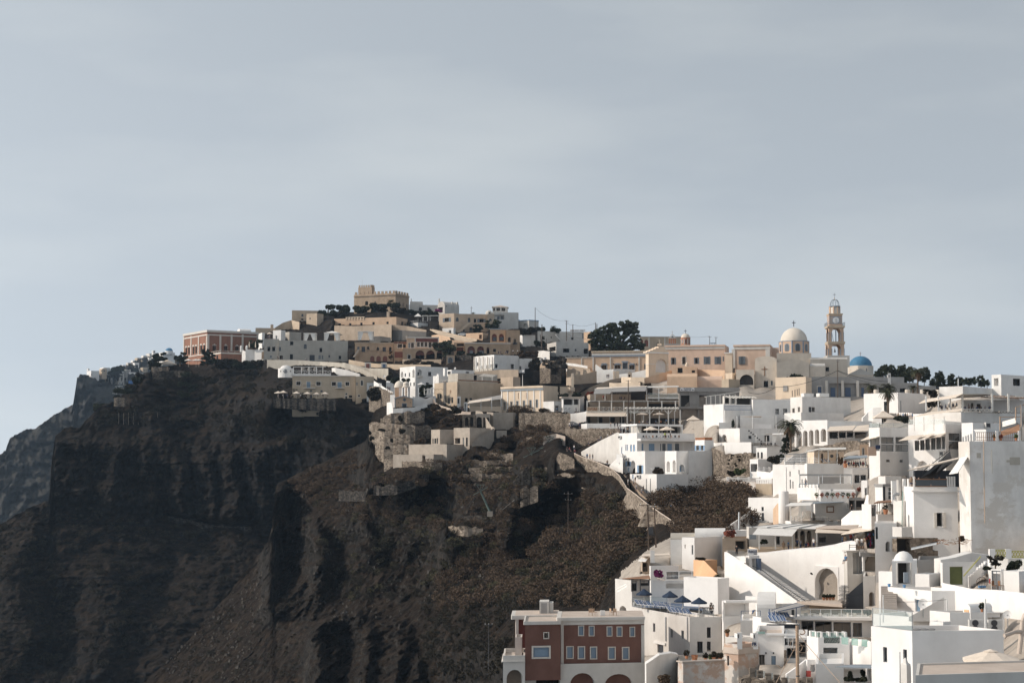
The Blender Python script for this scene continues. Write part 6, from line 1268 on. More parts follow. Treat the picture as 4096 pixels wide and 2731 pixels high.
wr('white_wall','white stair parapet rising beside the long terrace wall','wall',[(160,1010,1060,425),(230,930,1060,425),(285,880,1060,424),(395,875,990,423)],'white',1.5)

crop('L')
gr=Bld('glass_restaurant','white restaurant block with long glass front and cream awnings','restaurant',705,845,1205,655,1270,318,36,'white',5,roof='tf',wins=[(722,790,840,950,'G','L'),(860,778,1020,862,'G','R'),(860,872,1020,955,'G','R'),(1042,778,1200,862,'G','R'),(1042,872,1200,955,'G','R'),(925,1058,970,1090,'d','R'),(1095,1060,1135,1092,'d','R')])
gr.rail('LR',.8,'mg',3,1,glassm='rg');qs('awning',[(605,818,322),(800,778,315),(845,765,318),(700,765,326)],'canvas',.08,gr)
gs=Bld('c','','',1200,1672,1870,612,1270,314,46,'wc',5,parent=gr,part='lit_wing',roof='tf',wins=[(1282,820,1338,948,'G','L'),(1350,812,1405,942,'G','L'),(1415,800,1472,938,'G','L'),(1485,790,1542,934,'G','L'),(1552,780,1612,930,'G','L'),(1622,772,1664,926,'G','L'),(1710,730,1848,822,'W','R'),(1710,832,1848,928,'W','R'),(1312,1075,1445,1280,'ea','L')])
gs.rail('L',.9,'mw',5.0,1,glassm='rg');acunit(gs,1600,950,1665,1015,'L')
for(q0,q1,q2,q3)in(((1080,822),(1310,795),(1395,745),(1190,765)),((1310,808),(1462,775),(1540,732),(1400,745)),((1462,780),(1608,768),(1680,722),(1545,735))):qs('awning',[(*q0,312.5),(*q1,310),(*q2,313.5),(*q3,318)],'canvas',.06,gr)
for x in(1275,1396,1522,1650):MB().tube(P(x,700,312),P(x,520,312),.08,5).build('canopy_post','ww',gr.root)
r0=empty('wall_sign',P(720,1020,316),'small pink and dark sign on the weathered corner of the glass restaurant','sign');a=P(748,1010,313.5);MB().cbox(a,1.7,.1,1.6,.3).build('board','pink',r0);MB().cbox(a+V((1.1,.2,1.2)),.9,.1,.7,.3).build('tab','sign_navy',r0)
h=Bld('awning_restaurant','white glazed restaurant under wide cream awnings beside the arcade','restaurant',188,195,720,690,850,392,10,'white',4,wins=[(212,705,320,795,'G'),(332,705,418,788,'G'),(432,705,512,782,'G'),(530,705,690,790,'k')])
qs('awning',[(180,702,386),(505,688,386),(545,628,392),(215,645,392)],'canvas',.08,h);qs('awning',[(505,702,385),(700,698,385),(710,620,392),(560,635,392)],'canvas',.08,h)
h=Bld('roof','low shaded roof band behind the awning restaurant','roof',188,192,745,575,640,402,6,'white',3)
wr('rock_outcrop','rough brown rock and cave house under the awning restaurant','rock',[(30,905,950,378),(200,870,930,376),(420,830,930,372),(600,825,930,366),(705,850,930,362)],'rubble',8)
h=Bld('peach_room','small peach cave room with tall window under the awning','house',590,594,712,870,1010,356,12,'peach',3,wins=[(624,915,650,1000,'ysf')])
h=Bld('canopy_bar','white rounded terrace bar with dark canopy and diners','bar',380,390,705,1160,1260,330,8,'wc',4,roof='tf')
for x in(395,590,665):a=P(x,1155,332);MB().tube(a,P(x,1035,332),.08,5).build('post','mg',h.root)
qs('canopy',[(385,1045,329),(690,1030,329),(680,1005,338),(455,1012,338)],'bg',.12,h)
for i in range(8):ps('person dining under the dark canopy of the rounded terrace bar',P(455+i*30,1155,333),('navy','black','red','grey')[i%4],'black',i,'sit','diners in the rounded terrace bar')
pot('red flower pot at the corner of the rounded terrace bar',P(412,1160,329),.9,'terrac','fr',.5,3)
bush('bush','dry vine hanging over the timber posts of the sun deck',355,1070,345,35,55,'leaf_dry',29,leaf=.15,dens=1.6)
crop('O')
h=Bld('pergola_house','white house with dark frame pergola and dining terrace','house',905,1180,1590,420,640,322,14,'white',5,roof='tf')
mb=MB()
for x,y0 in((938,430),(1178,428),(1225,420),(1450,425),(1585,428)):mb.tube(P(x,y0+(40 if x<1200 else 0),322),P(x,308,322),.1,5)
for D_ in(322,325,328):mb.tube(P(932,305,D_),P(1590,305,D_),.12,4)
mb.tube(P(932,316,322),P(1590,318,322),.08,4);mb.build('pergola_frame','mg',h.root);ps('person in a grey shirt serving on the pergola house balcony',P(1015,462,323),'grey','navy',-1.2,'walk')
mb=MB()
for k in range(7):mb.tube(P(930+k*40,470,321.6),P(930+k*40,422,321.6),.07,4)
mb.tube(P(930,422,321.6),P(1172,422,321.6),.1,4);mb.build('balcony_railing','bg',h.root)
bk=Bld('c','','',1170,1190,1620,335,425,330,8,'gw',0,parent=h,part='rear_wall',ctrl=0,par=0)
h=Bld('house','white block with one wide dark window above the flower terrace','house',1590,1600,1790,235,470,326,10,'white',4,wins=[(1625,310,1690,412,'d'),(1700,310,1770,405,'d')])
h=Bld('house','slim white lit block with grey door by the flower terrace','house',1710,1785,1800,378,580,308,50,'wc',4,wins=[(1752,472,1782,575,'g','L')])
tb_=Bld('flower_terrace','flower pot terrace with pale vaulted roof and white grid railing','terrace',950,960,1780,640,700,306,4,'white',4,roof='tf');tb_.rail('R',.7,'mw',.8,4,uR=(.22,.7))
vv=Bld('c','','',1180,1200,1640,555,640,313,4,'white',0,parent=tb_,part='vault_room',ctrl=0,dep=5,par=0);vv.vault('R',.9)
for i in range(8):pot('potted shrub on the flower terrace',P(1150+i*66,605-(i%3)*3,308),.4,'terrac',('lg','fr','ld')[i%3],.6,i,'pots on the flower terrace',.4)
pole('dark street lamp on the flower terrace',1340,490,600,307,((.0,.4),),.05,mat='md',name='street_lamp',group='street lamps')
bush('flowers','red flowers on the white stair of the flower terrace',1680,490,303,18,25,'fr',31,cat='flowers',leaf=.12,dens=2);
h=Bld('vault_house','white sloping vaulted house with round corner and black door','house',292,690,800,600,920,330,42,'wc',6,roof='rt',wins=[(458,710,485,762,'W','L'),(458,785,490,888,'t','L')])
c_=P(740,850,322);tag(MB().lathe(c_,[(1.0,-1),(.95,2),(.92,4.8),(.85,4.9),(.05,4.9)],16).build('round_chimney','wc'),'thick round white chimney tower beside the vaulted house','chimney')
wr('white_wall','white sloping boundary wall below the bushes','wall',[(0,985,1010,320),(150,880,1010,322),(300,780,960,326),(320,760,960,328)],'white',1.2);pole('thick grey metal chimney pipe by the white boundary wall',178,775,960,312,(),.25,mat='mg',name='flue',group='flues')
wr('orange_patch','sunlit peach painted wall beside the round chimney','wall',[(610,740,845,319),(640,700,845,318),(668,665,845,317)],'peach',.8)
bt=Bld('bar_terrace','white terrace bar with grid railing, awning and lit screen','bar',755,830,1500,890,960,298,8,'white',4,roof='tf')
bt.rail('R',.9,'mw',.9,4,uR=(0,.36));bt.rail('R',.9,'mw',.9,4,uR=(.48,.66))
bk=Bld('c','','',1110,1130,1560,655,890,305,6,'white',0,parent=bt,part='rear_wall',ctrl=0,par=0,dep=3);bk.slab(1272,700,1364,782,'wb',.12,'screen_frame','R');bk.slab(1284,714,1352,768,'wc',.05,'screen','R',off=.13)
qs('awning',[(750,698,293),(1075,690,293),(1100,652,299),(820,660,299)],'cw',.08,bt);qs('roof_sheet',[(1100,665,296),(1500,645,298),(1480,640,306),(1110,650,306)],'bg',.1,bt)
pst(bt,(825,960,1090),665,900,297.5,'mw',.08)
for x in(940,1000):MB().hexa([P(x-20,830,300),P(x+20,830,300),P(x+20,830,300.3),P(x-20,830,300.3),P(x-14,690,300),P(x+14,690,300),P(x+14,690,300.3),P(x-14,690,300.3)]).build('curtain','cw',bt.root)
for i in range(7):table('small table on the terrace bar with the screen',P(870+i*72,890,300),'ww','tables of the screen bar')
h=Bld('lattice_house','white house with brown shaded porch and white lattice gate','house',1545,1552,1780,600,880,300,6,'gw',5,wins=[(1560,625,1630,740,'k'),(1645,625,1770,760,'k')]);ps('person in black standing in the brown porch',P(1590,800,297),'black','black',0)
h=Bld('stair_house','white house with diagonal stair and railed landing','house',1480,1615,1880,890,960,286,30,'wc',4,roof='tf');h.rail('R',.9,'mg',1.2,4);wr('white_stair','white diagonal stair wall beside the screen bar','wall',[(1480,870,930,288),(1610,760,930,284),(1740,755,930,282),(1780,640,900,280),(1800,560,900,279)],'wc',1.5)
# ================================================================ white town, lower right (crops O, M, Q, S, T, R, V, WW, U)
crop('O')
fb=Bld('franco_bar','bar under wide white sloping awnings with guests at the rail','bar',300,410,1540,1235,1300,268,3,'pl',4,dep=8,roof='tf')
bk=Bld('c','','',270,300,1160,960,1235,277,4,'offw',0,parent=fb,part='rear_wall',ctrl=0,par=0,dep=3,wins=[(640,1080,690,1180,'o'),(880,1010,920,1230,'k'),(945,1005,1010,1230,'ka'),(1030,1005,1090,1230,'ka')])
bk2=Bld('c','','',1150,1160,1620,980,1235,275,4,'gw',0,parent=fb,part='rear_wall',ctrl=0,par=0,dep=3,wins=[(1185,1090,1268,1155,'y')])
pst(fb,(432,635,848,1155),1000,1245,267.5,'mw',.09)
qs('awning',[(345,1055,262),(840,1075,262),(918,975,269),(420,960,269)],'cw',.06,fb);qs('roof_sheet',[(300,960,268),(1130,985,268),(1280,930,278),(760,920,278)],'cw',.08,fb)
for k in range(4):MB().tube(P(330+k*200,965+k*3,267.8),P(760+k*140,925,277.5),.12,4).build('roof_beam','mg',fb.root)
qs('awning',[(1130,1030,263),(1530,1040,262),(1570,985,268),(1150,975,269)],'canvas',.06,fb);qs('awning',[(1455,1055,258),(1840,1000,250),(1870,945,254),(1600,985,266)],'canvas',.06,fb);qs('roof_sheet',[(1140,972,268),(1640,988,264),(1680,935,272),(1250,945,276)],'rt',.1,fb)
fb.slab(300,1055,385,1115,'bg',.1,'glass_screen','R',off=.3)
for i,(x,y,sh,lg)in enumerate(((735,1258,'tan','tan'),(795,1250,'blue','navy'),(948,1235,'grey','navy'),(1022,1228,'navy','black'),(1050,1225,'red','black'),(1115,1218,'white','navy'),(905,1225,'navy','black'),(1475,1190,'blue','navy'),(1505,1185,'tan','tan'),(1580,1160,'red','navy'),(1615,1150,'navy','black'))):ps('guest at the rail of the bar with the sloping awnings' if i not in(0,1)else('person in a tan dress outside the awning bar' if i==0 else 'person in a bright blue shirt outside the awning bar'),P(x,y+20,266-i*.3),sh,lg,i*1.1,'stand' if i not in(3,4)else 'sit',None if i in(0,1)else 'guests of the awning bar',1.75)
for i,(x,y,sh)in enumerate(((1660,1235,'white'),(1715,1240,'white'),(1745,1235,'tan'))):ps(('person in a white shirt before the clothes stall','tall person in white with dark shorts before the clothes stall','person in tan walking before the clothes stall')[i],P(x,y,250),sh,'white' if i==0 else 'grey',2.4,'walk')
st=Bld('clothes_stall','dark souvenir stall hung with coloured clothes','stall',1755,1760,1882,1010,1245,254,4,'interior_unlit',3,par=0);rn=random.Random(9)
for i in range(18):x,y=1765+rn.random()*95,1025+rn.random()*170;st.slab(x,y,x+16,y+30,('cloth_red','cloth_navy','cloth_black','cloth_blue','fm')[i%5],.15,'garment','R')
r0=empty('folding_sign',P(1760,1240,248),'brown folding board standing before the clothes stall','sign');qs('board',[(1745,1245,248),(1785,1245,248),(1770,1150,248.6),(1750,1150,248.6)],'rt',.05,r0,mode='y')
bush('topiary','round dark potted bush in the awning bar',490,1145,265,42,32,'ld',41,leaf=.14,dens=3,cat='bush')
r0=empty('franco_sign',P(285,1320,258),"white bar sign board reading FRANCO'S BAR",'sign');a,c_=P(285,1315,240),P(405,1235,240);MB().cbox(((a.x+c_.x)/2,240,a.z),c_.x-a.x,.12,c_.z-a.z).build('board','wc',r0);text("FRANCO'S",((a.x+c_.x)/2,239.9,a.z+(c_.z-a.z)*.55),0.5,'sign_navy',r0,width=(c_.x-a.x)*.92,bold=.012,shear=.15);text('BAR',(c_.x-.3,239.9,a.z+(c_.z-a.z)*.18),.22,'sign_navy',r0)
ps('person in black at the bar entrance beside the stair wall',P(148,1335,254),'black','black',0)
crop('S')
wr('great_wall','huge bright white curved retaining wall under the awning bar','wall',[(400,195,800,262),(560,190,800,260),(800,160,800,257.5),(1000,140,800,255),(1112,133,800,253.6)],'wc',3)
wr('great_wall','bright white wall above the tall shaded arch','wall',[(1112,133,372,253.6),(1200,128,372,252.5),(1426,92,372,249.7)],'wc',3,0)
wr('great_wall','bright white wall right of the tall shaded arch','wall',[(1426,92,800,249.7),(1545,60,800,248),(1640,45,800,246.6)],'wc',3)
gw=bpy.data.objects['great_wall']

nb=Bld('arch_niche','tall shaded arched niche in the great white wall','niche',1113,1425,1427,366,800,249.66,42,'wc',0,par=0,ctrl=0,wins=[(1128,380,1418,790,'ea3','L')])
wr('stair_wall','bright white triangular stair wall descending from the bar gate','wall',[(0,180,900,243),(30,180,900,242.5),(260,330,900,239),(560,545,900,234),(905,790,900,228.5)],'wc',.8)
mb=MB();mb.path([P(345,355,244),P(440,385,243),P(700,585,238),P(1010,790,231)],.05,5);tag(mb.build('handrail','md'),'dark handrail following the white bar stair','handrail')
steps('bar_steps','white steps behind the triangular stair wall',[(380,400,246),(960,800,232)],2.6,'white',22,None,V((.55,.83,0)))
g=Bld('bar_gate','white gate frame with dark blue door on the bar stair','gate',262,305,432,225,440,246,25,'wc',2,dep=1.2,par=0,wins=[(340,258,390,400,'e','R')]);g.slab(390,258,430,440,'door_blue',.5,'door','R')
wr('stair_ledge','white wall ledge with lamp beside the bar entrance','wall',[(130,238,330,247),(260,232,330,245)],'white',1.5)
tag(qs('flat_canopy',[(900,795,226),(1470,835,222),(1470,795,229),(1150,785,232)],'rt',.35),'flat tan roof slab below the white arch','roof')
h=Bld('ground_room','brown shaded room under the flat tan roof slab','house',1050,1060,1480,845,905,226,4,'tan',3,par=0)
rn=random.Random(2)
for i in range(4):pot('small terracotta pot in the white arch',P(1240+i*40,785,240),.45,'terrac','ld',.4,i,'pots in the white arch',.25)
bush('wall_plant','single tuft growing on the great white wall',1085,448,252,10,9,'sd',2,cat='plant',leaf=.1)
h=Bld('stair_tower','grey white stair tower with dark shutter beside the great wall','tower',1490,1535,1730,165,640,238,18,'offw',6,wins=[(1605,192,1725,452,'g','R')]);h.band(158,172,'offw',.25)
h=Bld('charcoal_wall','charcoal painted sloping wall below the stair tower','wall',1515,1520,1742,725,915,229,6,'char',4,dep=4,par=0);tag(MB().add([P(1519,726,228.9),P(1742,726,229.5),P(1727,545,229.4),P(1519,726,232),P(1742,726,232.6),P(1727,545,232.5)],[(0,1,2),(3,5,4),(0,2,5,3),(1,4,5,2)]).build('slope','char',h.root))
sp=MB();
for k in range(16):a=P(1490+(k%4)*6-8,860-k*17,226);sp.cbox((a.x,a.y,a.z),.9,.9,.06,k*.5)
sp.tube(P(1490,880,226),P(1503,590,226),.05,5);tag(sp.build('spiral_stair','md'),'thin dark metal spiral stair before the charcoal wall','stairs')
h=Bld('pointed_arch_house','grey shaded white house with pointed arch doorway','house',1728,1735,1882,480,870,226,5,'white',5,wins=[(1808,680,1876,860,'ka')])
h=Bld('porch_house','grey framed porch room with window above the pointed arch','house',1725,1732,2040,195,440,236,6,'white',5,roof='gw',wins=[(1755,230,2010,420,'e')]);h.slab(1750,300,1868,405,'pg',.05,'window','R',off=-1.2);h.band(180,230,'gw',.5,'grey_fascia')
mb=MB()
for y in(90,115):mb.tube(P(1560,y,243),P(1645,y,243),.05,4)
for x in(1560,1645):mb.tube(P(x,150,243),P(x,80,243),.05,4)
tag(mb.build('roof_rail','md'),'small dark railing on top of the stair tower','railing')
ps('person in blue sitting on the ledge by the stair tower',P(1518,325,236),'blue','grey',-1,'sit')

h=Bld('glass_terrace','long glass fronted bar with glass railed roof terrace','bar',905,935,1860,1000,1260,206,-6,'wc',4,dep=10,roof='tf',wins=[(960,1040,1110,1225,'G','R'),(1130,1045,1340,1230,'G','R'),(1362,1055,1580,1245,'G','R'),(1605,1065,1720,1240,'G','R')])
h.rail('R',1.0,'mw',1.1,1,glassm='rg',r=.04);h.slab(850,985,1850,1020,'wc',1.2,'roof_edge','R')
for i in range(7):chair('white chair on the glass railed roof terrace',h.at(.1+i*.11,.3)-V((0,0,.45)),i,'fw','white chairs on the roof terrace')
for i in range(3):table('white table on the glass railed roof terrace',h.at(.2+i*.2,.5)-V((0,0,.45)),'fw','white tables on the roof terrace')
mb=MB();lvs(mb,P(1790,930,207),.5,.5,.38,120,.12,random.Random(3),.2);tag(mb.build('covered_heap','md'),'dark covered heap on the roof terrace','cover')
tag(MB().hexa([P(560,905,214),P(690,925,208),P(1010,855,208),P(890,815,214)]and[P(590,905,206),P(665,925,203),P(1000,850,204),P(900,818,208),P(590,898,206),P(665,918,203),P(1000,843,204),P(900,811,208)]).build('shade_canopy','cg'),'grey shade canopy with blue frame over the blue loungers','canopy')
mb=MB()
for x,y0,y1 in((620,905,1050),(672,930,1050),(895,870,1085),(555,890,1015)):mb.tube(P(x,y1,205),P(x,y0,205),.05,5)
mb.tube(P(585,905,205.5),P(900,816,207.5),.05,4);mb.tube(P(665,925,203),P(1000,850,204),.05,4);tag(mb.build('canopy_frame','mb',bpy.data.objects['shade_canopy']))
h=Bld('lounger_terrace','white sloping terrace with blue loungers','terrace',345,455,940,1000,1170,204,20,'wc',4,roof='tf')
h2=Bld('c','','',455,740,940,1090,1170,199,30,'wc',2,parent=h,part='lower_wall',roof='tf',ctrl=0)
for i in range(9):lounger('blue striped lounger under the grey shade canopy',P(660+(i%5)*48,1040+(i//5)*40,204-(i//5)*2),1.9,'blue loungers under the shade canopy')
h=Bld('room','low white rooms behind the blue loungers','house',385,400,950,830,990,216,6,'white',4,wins=[(545,915,590,975,'t'),(835,900,872,975,'t'),(660,830,710,900,'e')])
h=Bld('house','white room with shallow vaulted roof left of the loungers','house',400,405,635,880,1000,213,6,'white',3);h.vault('R',1.6)
h=Bld('bar_room','open white poolside bar with wide shaded counter','bar',-40,-20,300,790,1010,222,8,'wc',4,wins=[(0,830,265,980,'k')])
h.slab(-15,780,380,806,'wc',1.0,'roof_edge','R');h.slab(342,905,385,1010,'shutter_bright',.6,'blue_cabinet','R')
h=Bld('house','white shaded step room right of the poolside bar','house',255,410,490,740,900,224,40,'white',4)
h=Bld('house','white building with rail terrace below the poolside bar','house',190,195,455,1035,1260,210,8,'white',4);h.rail('R',1.1,'mb',2,1)
h=Bld('white_room','white room with two blue grey doors and wall lamps','house',385,395,740,1195,1600,178,-4,'wc',5,roof='rt',wins=[(425,1462,502,1640,'yf'),(582,1480,638,1660,'u')])
h.slab(385,1172,500,1202,'rgreen',.2,'green_ledge','R');h.slab(520,1200,1020,1220,'wc',.4,'fascia','R')
for x in(510,605):h.slab(x-6,1432,x+10,1452,'md',.25,'wall_lamp','R')
h=Bld('flat_roof','dark grey flat roof behind the white room','roof',500,505,940,1172,1225,190,2,'char',2,roof='gw');
h=Bld('glass_balcony','white balcony room with stone pillars and small glass panels','house',738,742,1030,1250,1580,176,-3,'white',4,wins=[(750,1255,790,1345,'G'),(800,1260,845,1350,'G'),(855,1262,900,1352,'G'),(775,1380,890,1510,'b'),(930,1280,1025,1500,'k')]);h.slab(740,1405,770,1650,'rubble',.3,'stone_pillar','R')
h=Bld('crenel_house','white house with crenellated glass parapet and shaded panel','house',1028,1172,1560,1250,1640,170,0,'wc',5,wins=[(1235,1375,1415,1525,'w','R')],yl=24);h.crenels(4,2,.55,'wc',.22)
h.slab(1240,1235,1440,1320,'rgreen',.1,'green_glass','R',off=-.1);h.rail('LR',.5,'mw',4,1,glassm='rgreen',inset=.15)
wr('white_wall','lit white stepped wall right of the crenellated house','wall',[(1440,1240,1640,176),(1560,1262,1640,172),(1600,1290,1640,170),(1830,1300,1640,164)],'wc',2)
for k in range(3):tag(qs('glass_screen',[(1462+k*126,1330+k*14,168-k),(1545+k*126,1340+k*14,167-k),(1545+k*126,1248+k*16,167-k),(1462+k*126,1240+k*16,168-k)],'rgreen',.03,mode='y'),'green tinted glass pane in the lit stepped wall','glass pane','glass panes in the stepped wall')

crop('WW')
r0=empty('raw_pole',P(745,1494,120),'raw wooden mast with rope coils in front of the white rooms','pole');MB().tube(P(748,1600,120),P(738,590,120),.125,10,.11).build('post','wood_raw',r0)
for k in range(3):c_=P(750+(k-1)*70,900+k*30,119.4);mb=MB();mb.path([c_+V((math.cos(t_)*(.22+.08*k),0,math.sin(t_)*(.36-.06*k)))for t_ in[j*.42 for j in range(16)]],.016,5);mb.build('rope_coil','rope',r0)
MB().path([P(700,650,119.5),P(900,900,119),P(1160,1200,118),P(1460,1540,117)],.022,5).build('rope','rope',r0);MB().path([P(725,900,119.5),P(560,1200,119),P(400,1500,118)],.02,5).build('rope','rope',r0)
MB().path([P(770,690,119.5)+V((math.cos(t_)*.2+.2,0,math.sin(t_)*.16))for t_ in[-2.4+j*.4 for j in range(10)]],.035,6).build('iron_hook','wb',r0);MB().lathe(P(748,1378,120),[(.135,-.04),(.135,.04)],12).build('iron_band','md',r0)
for i,(x,y)in enumerate(((35,1250),(155,1270),(285,1295),(420,1360),(540,1385),(810,1385),(935,1405),(315,1430),(590,1480))):
 a=P(x,y+140,158-i%3);tag(MB().cbox(a,.5,.5,P(x,y,158).z-a.z).build('stone_pillar','rubble'),'grey stone pillar in the row along the lower balcony','pillar','stone pillars along the lower balcony')
wr('balcony_wall','stone balcony wall carrying the row of pillars','wall',[(-150,1360,1500,160),(200,1400,1500,159),(600,1480,1560,158),(1000,1500,1560,157)],'rubble',1.5)
for i in range(5):tag(qs('glass_screen',[(75+i*122,1370+i*28,158),(115+i*122,1375+i*28,158),(115+i*122,1275+i*28,158),(75+i*122,1270+i*28,158)],'rg',.03,mode='y'),'clear glass pane between the stone pillars','glass pane','glass panes between the stone pillars')
h=Bld('stair_room','white lower room with dark square window and red box','house',880,900,1030,1130,1560,164,8,'wc',4,wins=[(942,1188,1018,1312,'d')]);h.slab(878,1295,935,1385,'red_box',.4,'red_fire_box','R')
h=Bld('house','grey white front room with plain wall beside the red box','house',1025,1030,1470,1190,1560,158,6,'white',4)
wr('stair_parapet','white diagonal stair parapet beside the wooden mast','wall',[(570,1355,1420,162),(720,1250,1420,163),(890,1120,1400,165)],'wc',.5)
h=Bld('courtyard','shaded white courtyard under a blue grey sail','house',1265,1290,2200,1215,1560,160,4,'white',4,wins=[(1310,1270,1900,1460,'e')]);h.slab(1815,1262,1835,1500,'wc',.3,'post','R')
tag(qs('shade_sail',[(1330,1232,152),(2330,1268,150),(1900,1200,158),(1650,1195,159)],'bg',.05),'blue grey shade sail stretched over the courtyard','shade sail')
for i,(x,y,rx,ry)in enumerate(((1550,1430,90,35),(1760,1430,110,40),(1570,1350,25,60),(1770,1330,25,60))):bush('bush',('low dark planter shrub in the courtyard','wide dark planter shrub in the courtyard','tall dark spiky plant in the courtyard','tall dark climbing plant in the courtyard')[i],x,y,156,rx,ry,'ld',60+i,leaf=.12,dens=3)

crop('M')
tw_=Bld('tall_house','tall weathered white house filling the right edge with grey plaster patches','house',1046,1200,1960,515,2100,204,4,'white_tall',8,roof='tf',par=.3)
for(x0,y0,x1,y1)in((1690,715,1820,812),(1275,660,1330,725),(1650,750,1690,778)):tw_.slab(x0,y0,x1,y1,'greige',.012,'plaster_patch','R')
MB().path([P(1362,440,203),P(1365,800,203.4),P(1378,1540,203.6)],.05,6).build('rusty_pipe','rope',tw_.root);MB().path([P(1462,620,204),P(1480,1200,204.4)],.03,5).build('crack_cable','greige',tw_.root)
MB().path([P(1838,60,205),P(1850,900,206),P(1858,1300,206.4),P(1725,1320,205.6),P(1722,1900,205.8)],.045,6).build('grey_pipe','mg',tw_.root)
mb=MB();a,c_=P(1265,510,205),P(1800,512,208.5)
for k in range(23):p=a.lerp(c_,k/22);mb.cbox(p,.05,.05,1.0)
for dz in(.05,.4,1.0):mb.tube(a+V((0,0,dz)),c_+V((0,0,dz)),.035,4)
mb.build('timber_railing','wb',tw_.root)
for x in(1240,1530,1812):b_=P(x,512,205+(x-1240)*.006);MB().cbox(b_,.27,.27,1.2).build('parapet_pier','white',tw_.root)
for i,x in enumerate((1105,1140,1170,1205)):b_=P(x,560-i*12,210-i*1.3);MB().cbox(b_,.2,.2,.95).build('parapet_pier','white',tw_.root)
for i in range(3):pot('flower pot behind the timber railing of the tall house',P((1500,1580,1770)[i],508,207),.35,'terrac',('ld','fr','lg')[i],.4,i,'pots behind the timber railing',.25)
bkw=Bld('rear_house','white lit rear wall seen through the timber railing','house',1240,1395,1840,365,540,222,40,'wc',3)
for x0 in(1062,1108,1150):arch_panel('blind_arch',x0,575,x0+28,690,208.6-(x0-1062)*.028,'wworn',tw_.root)
h=Bld('house','white block with air conditioner above the timber railing','house',1085,1228,1560,282,470,262,30,'wc',5);acunit(h,1365,280,1425,352,'R')
qs('brown_awning',[(1575,450,214),(1815,385,210),(1810,300,214),(1575,390,219)],'wb',.06,None,'dark brown awning blind at the tall house roof','awning');qs('white_screen',[(1600,335,216),(1765,290,214),(1765,222,214),(1600,268,216)],'cw',.06,None,'white canvas screen above the brown awning','screen',mode='y')
mb=MB()
for x,y0,y1 in((1568,205,390),(1765,90,250),(1835,60,510)):mb.tube(P(x,y1,213),P(x,y0,213),.08,5)
mb.tube(P(1560,212,213),P(1869,212,213),.06,4);mb.tube(P(1765,92,213),P(1880,55,213),.06,4);tag(mb.build('roof_trellis','wood_raw'),'thin pipe frame on the roof of the tall house','frame')

br=Bld('balcony_house','white house with brown framed balcony and open shuttered window','house',345,490,1035,1085,2100,212,-4,'wc',6,roof='tf',wins=[(776,1412,848,1580,'kW','R'),(416,1440,432,1620,'y','L')])
for x0,x1 in((742,774),(850,885)):br.slab(x0,1408,x1,1600,'fw',.12,'shutter','R')
br.slab(455,1130,1190,1150,'white',.5,'ledge','R')
for(x0,x1,y0,y1)in((512,700,985,1085),(705,902,985,1085)):br.slab(x0,y0,x1,y1,'pd',.05,'balustrade_panel','R',off=-.1);br.slab(x0,y0,x1,y0+12,'frame_brown',.12,'timber_rail','R');br.slab(x0,y1-10,x1,y1,'frame_brown',.12,'timber_rail','R')
for x in(493,908,938,968,998):br.slab(x-10,955,x+10,1090,'wc',.3,'balcony_pier','R',off=-.35)
for x in(350,412):br.slab(x-8,985,x+8,1090,'wc',.3,'balcony_pier','L',off=-.3)
bx=Bld('corner_bay','white projecting corner bay with two slit windows','house',1055,1210,1215,960,2000,207,52,'wc',6,wins=[(1112,1425,1135,1620,'d','L'),(1162,1425,1180,1620,'d','L'),(1060,965,1185,1062,'k','L')])
bk=Bld('c','','',480,500,1060,880,1090,220,6,'char',0,parent=br,part='rear_wall',ctrl=0,par=0,dep=3)
tag(MB().hexa([P(560,980,214),P(720,985,214),P(720,985,215),P(560,980,215),P(940,640,222),P(975,780,222),P(975,780,223),P(940,640,223)]).build('black_stair','md'),'steep black metal stair rising to the roof terrace','stairs')
mb=MB()
for k in range(9):a=P(600+k*42,940-k*34,213.6);mb.tube(a,a+V((0,0,.75)),.02,4)
mb.tube(P(600,890,213.6),P(940,620,221),.05,4);tag(mb.build('stair_rail','md'),'black handrail of the steep metal stair','handrail')
tag(qs('big_awning',[(405,878,205),(1040,735,212),(1050,715,222),(520,840,218)],'canvas',.12),'long sloping cream awning over the balcony restaurant','awning');tag(qs('roller_awning',[(930,922,201),(1040,905,199),(1190,665,206),(1085,700,208)],'cw',.08),'steep cream roller awning on the corner bay','awning')
for i,(x,sh)in enumerate(((455,'tan'),(500,'black'),(545,'white'),(610,'navy'),(740,'grey'),(815,'blue'),(968,'grey'))):ps('person dining on the brown framed balcony',P(x,1085,215),sh,'navy',i,'sit','diners on the brown framed balcony')
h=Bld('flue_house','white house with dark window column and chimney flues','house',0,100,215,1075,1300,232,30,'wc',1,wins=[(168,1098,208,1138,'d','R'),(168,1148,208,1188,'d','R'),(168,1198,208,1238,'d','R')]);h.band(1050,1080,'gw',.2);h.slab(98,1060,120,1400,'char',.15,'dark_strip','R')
tag(MB().cbox(P(242,1300,222),.65,.65,P(242,1010,222).z-P(242,1300,222).z).build('chimney','wc'),'square white chimney shaft by the balcony house','chimney');tag(MB().lathe(P(300,1260,220),[(.26,0),(.26,2.6),(.03,2.6)],12).build('flue','offw'),'round white flue beside the square chimney','flue');mb=MB();mb.path([P(240,1240,219),P(235,1200,219),P(260,1175,219),P(305,1180,219)],.2,8);tag(mb.build('duct','mg'),'bent grey ventilation duct on the chimney ledge','duct')
h=Bld('roof_tank','small white roof box with grey tank above the flue house','house',40,130,330,955,1050,245,34,'white',3);
crop('Q')
h=Bld('stack_house','narrow cream house shaft with green hose and balcony','house',385,495,610,318,650,218,24,'wworn',5,wins=[(575,495,590,645,'y','R')]);MB().path([P(505,200,216),P(498,400,216.4),P(495,640,216.6)],.06,5).build('green_hose','rgreen',h.root)
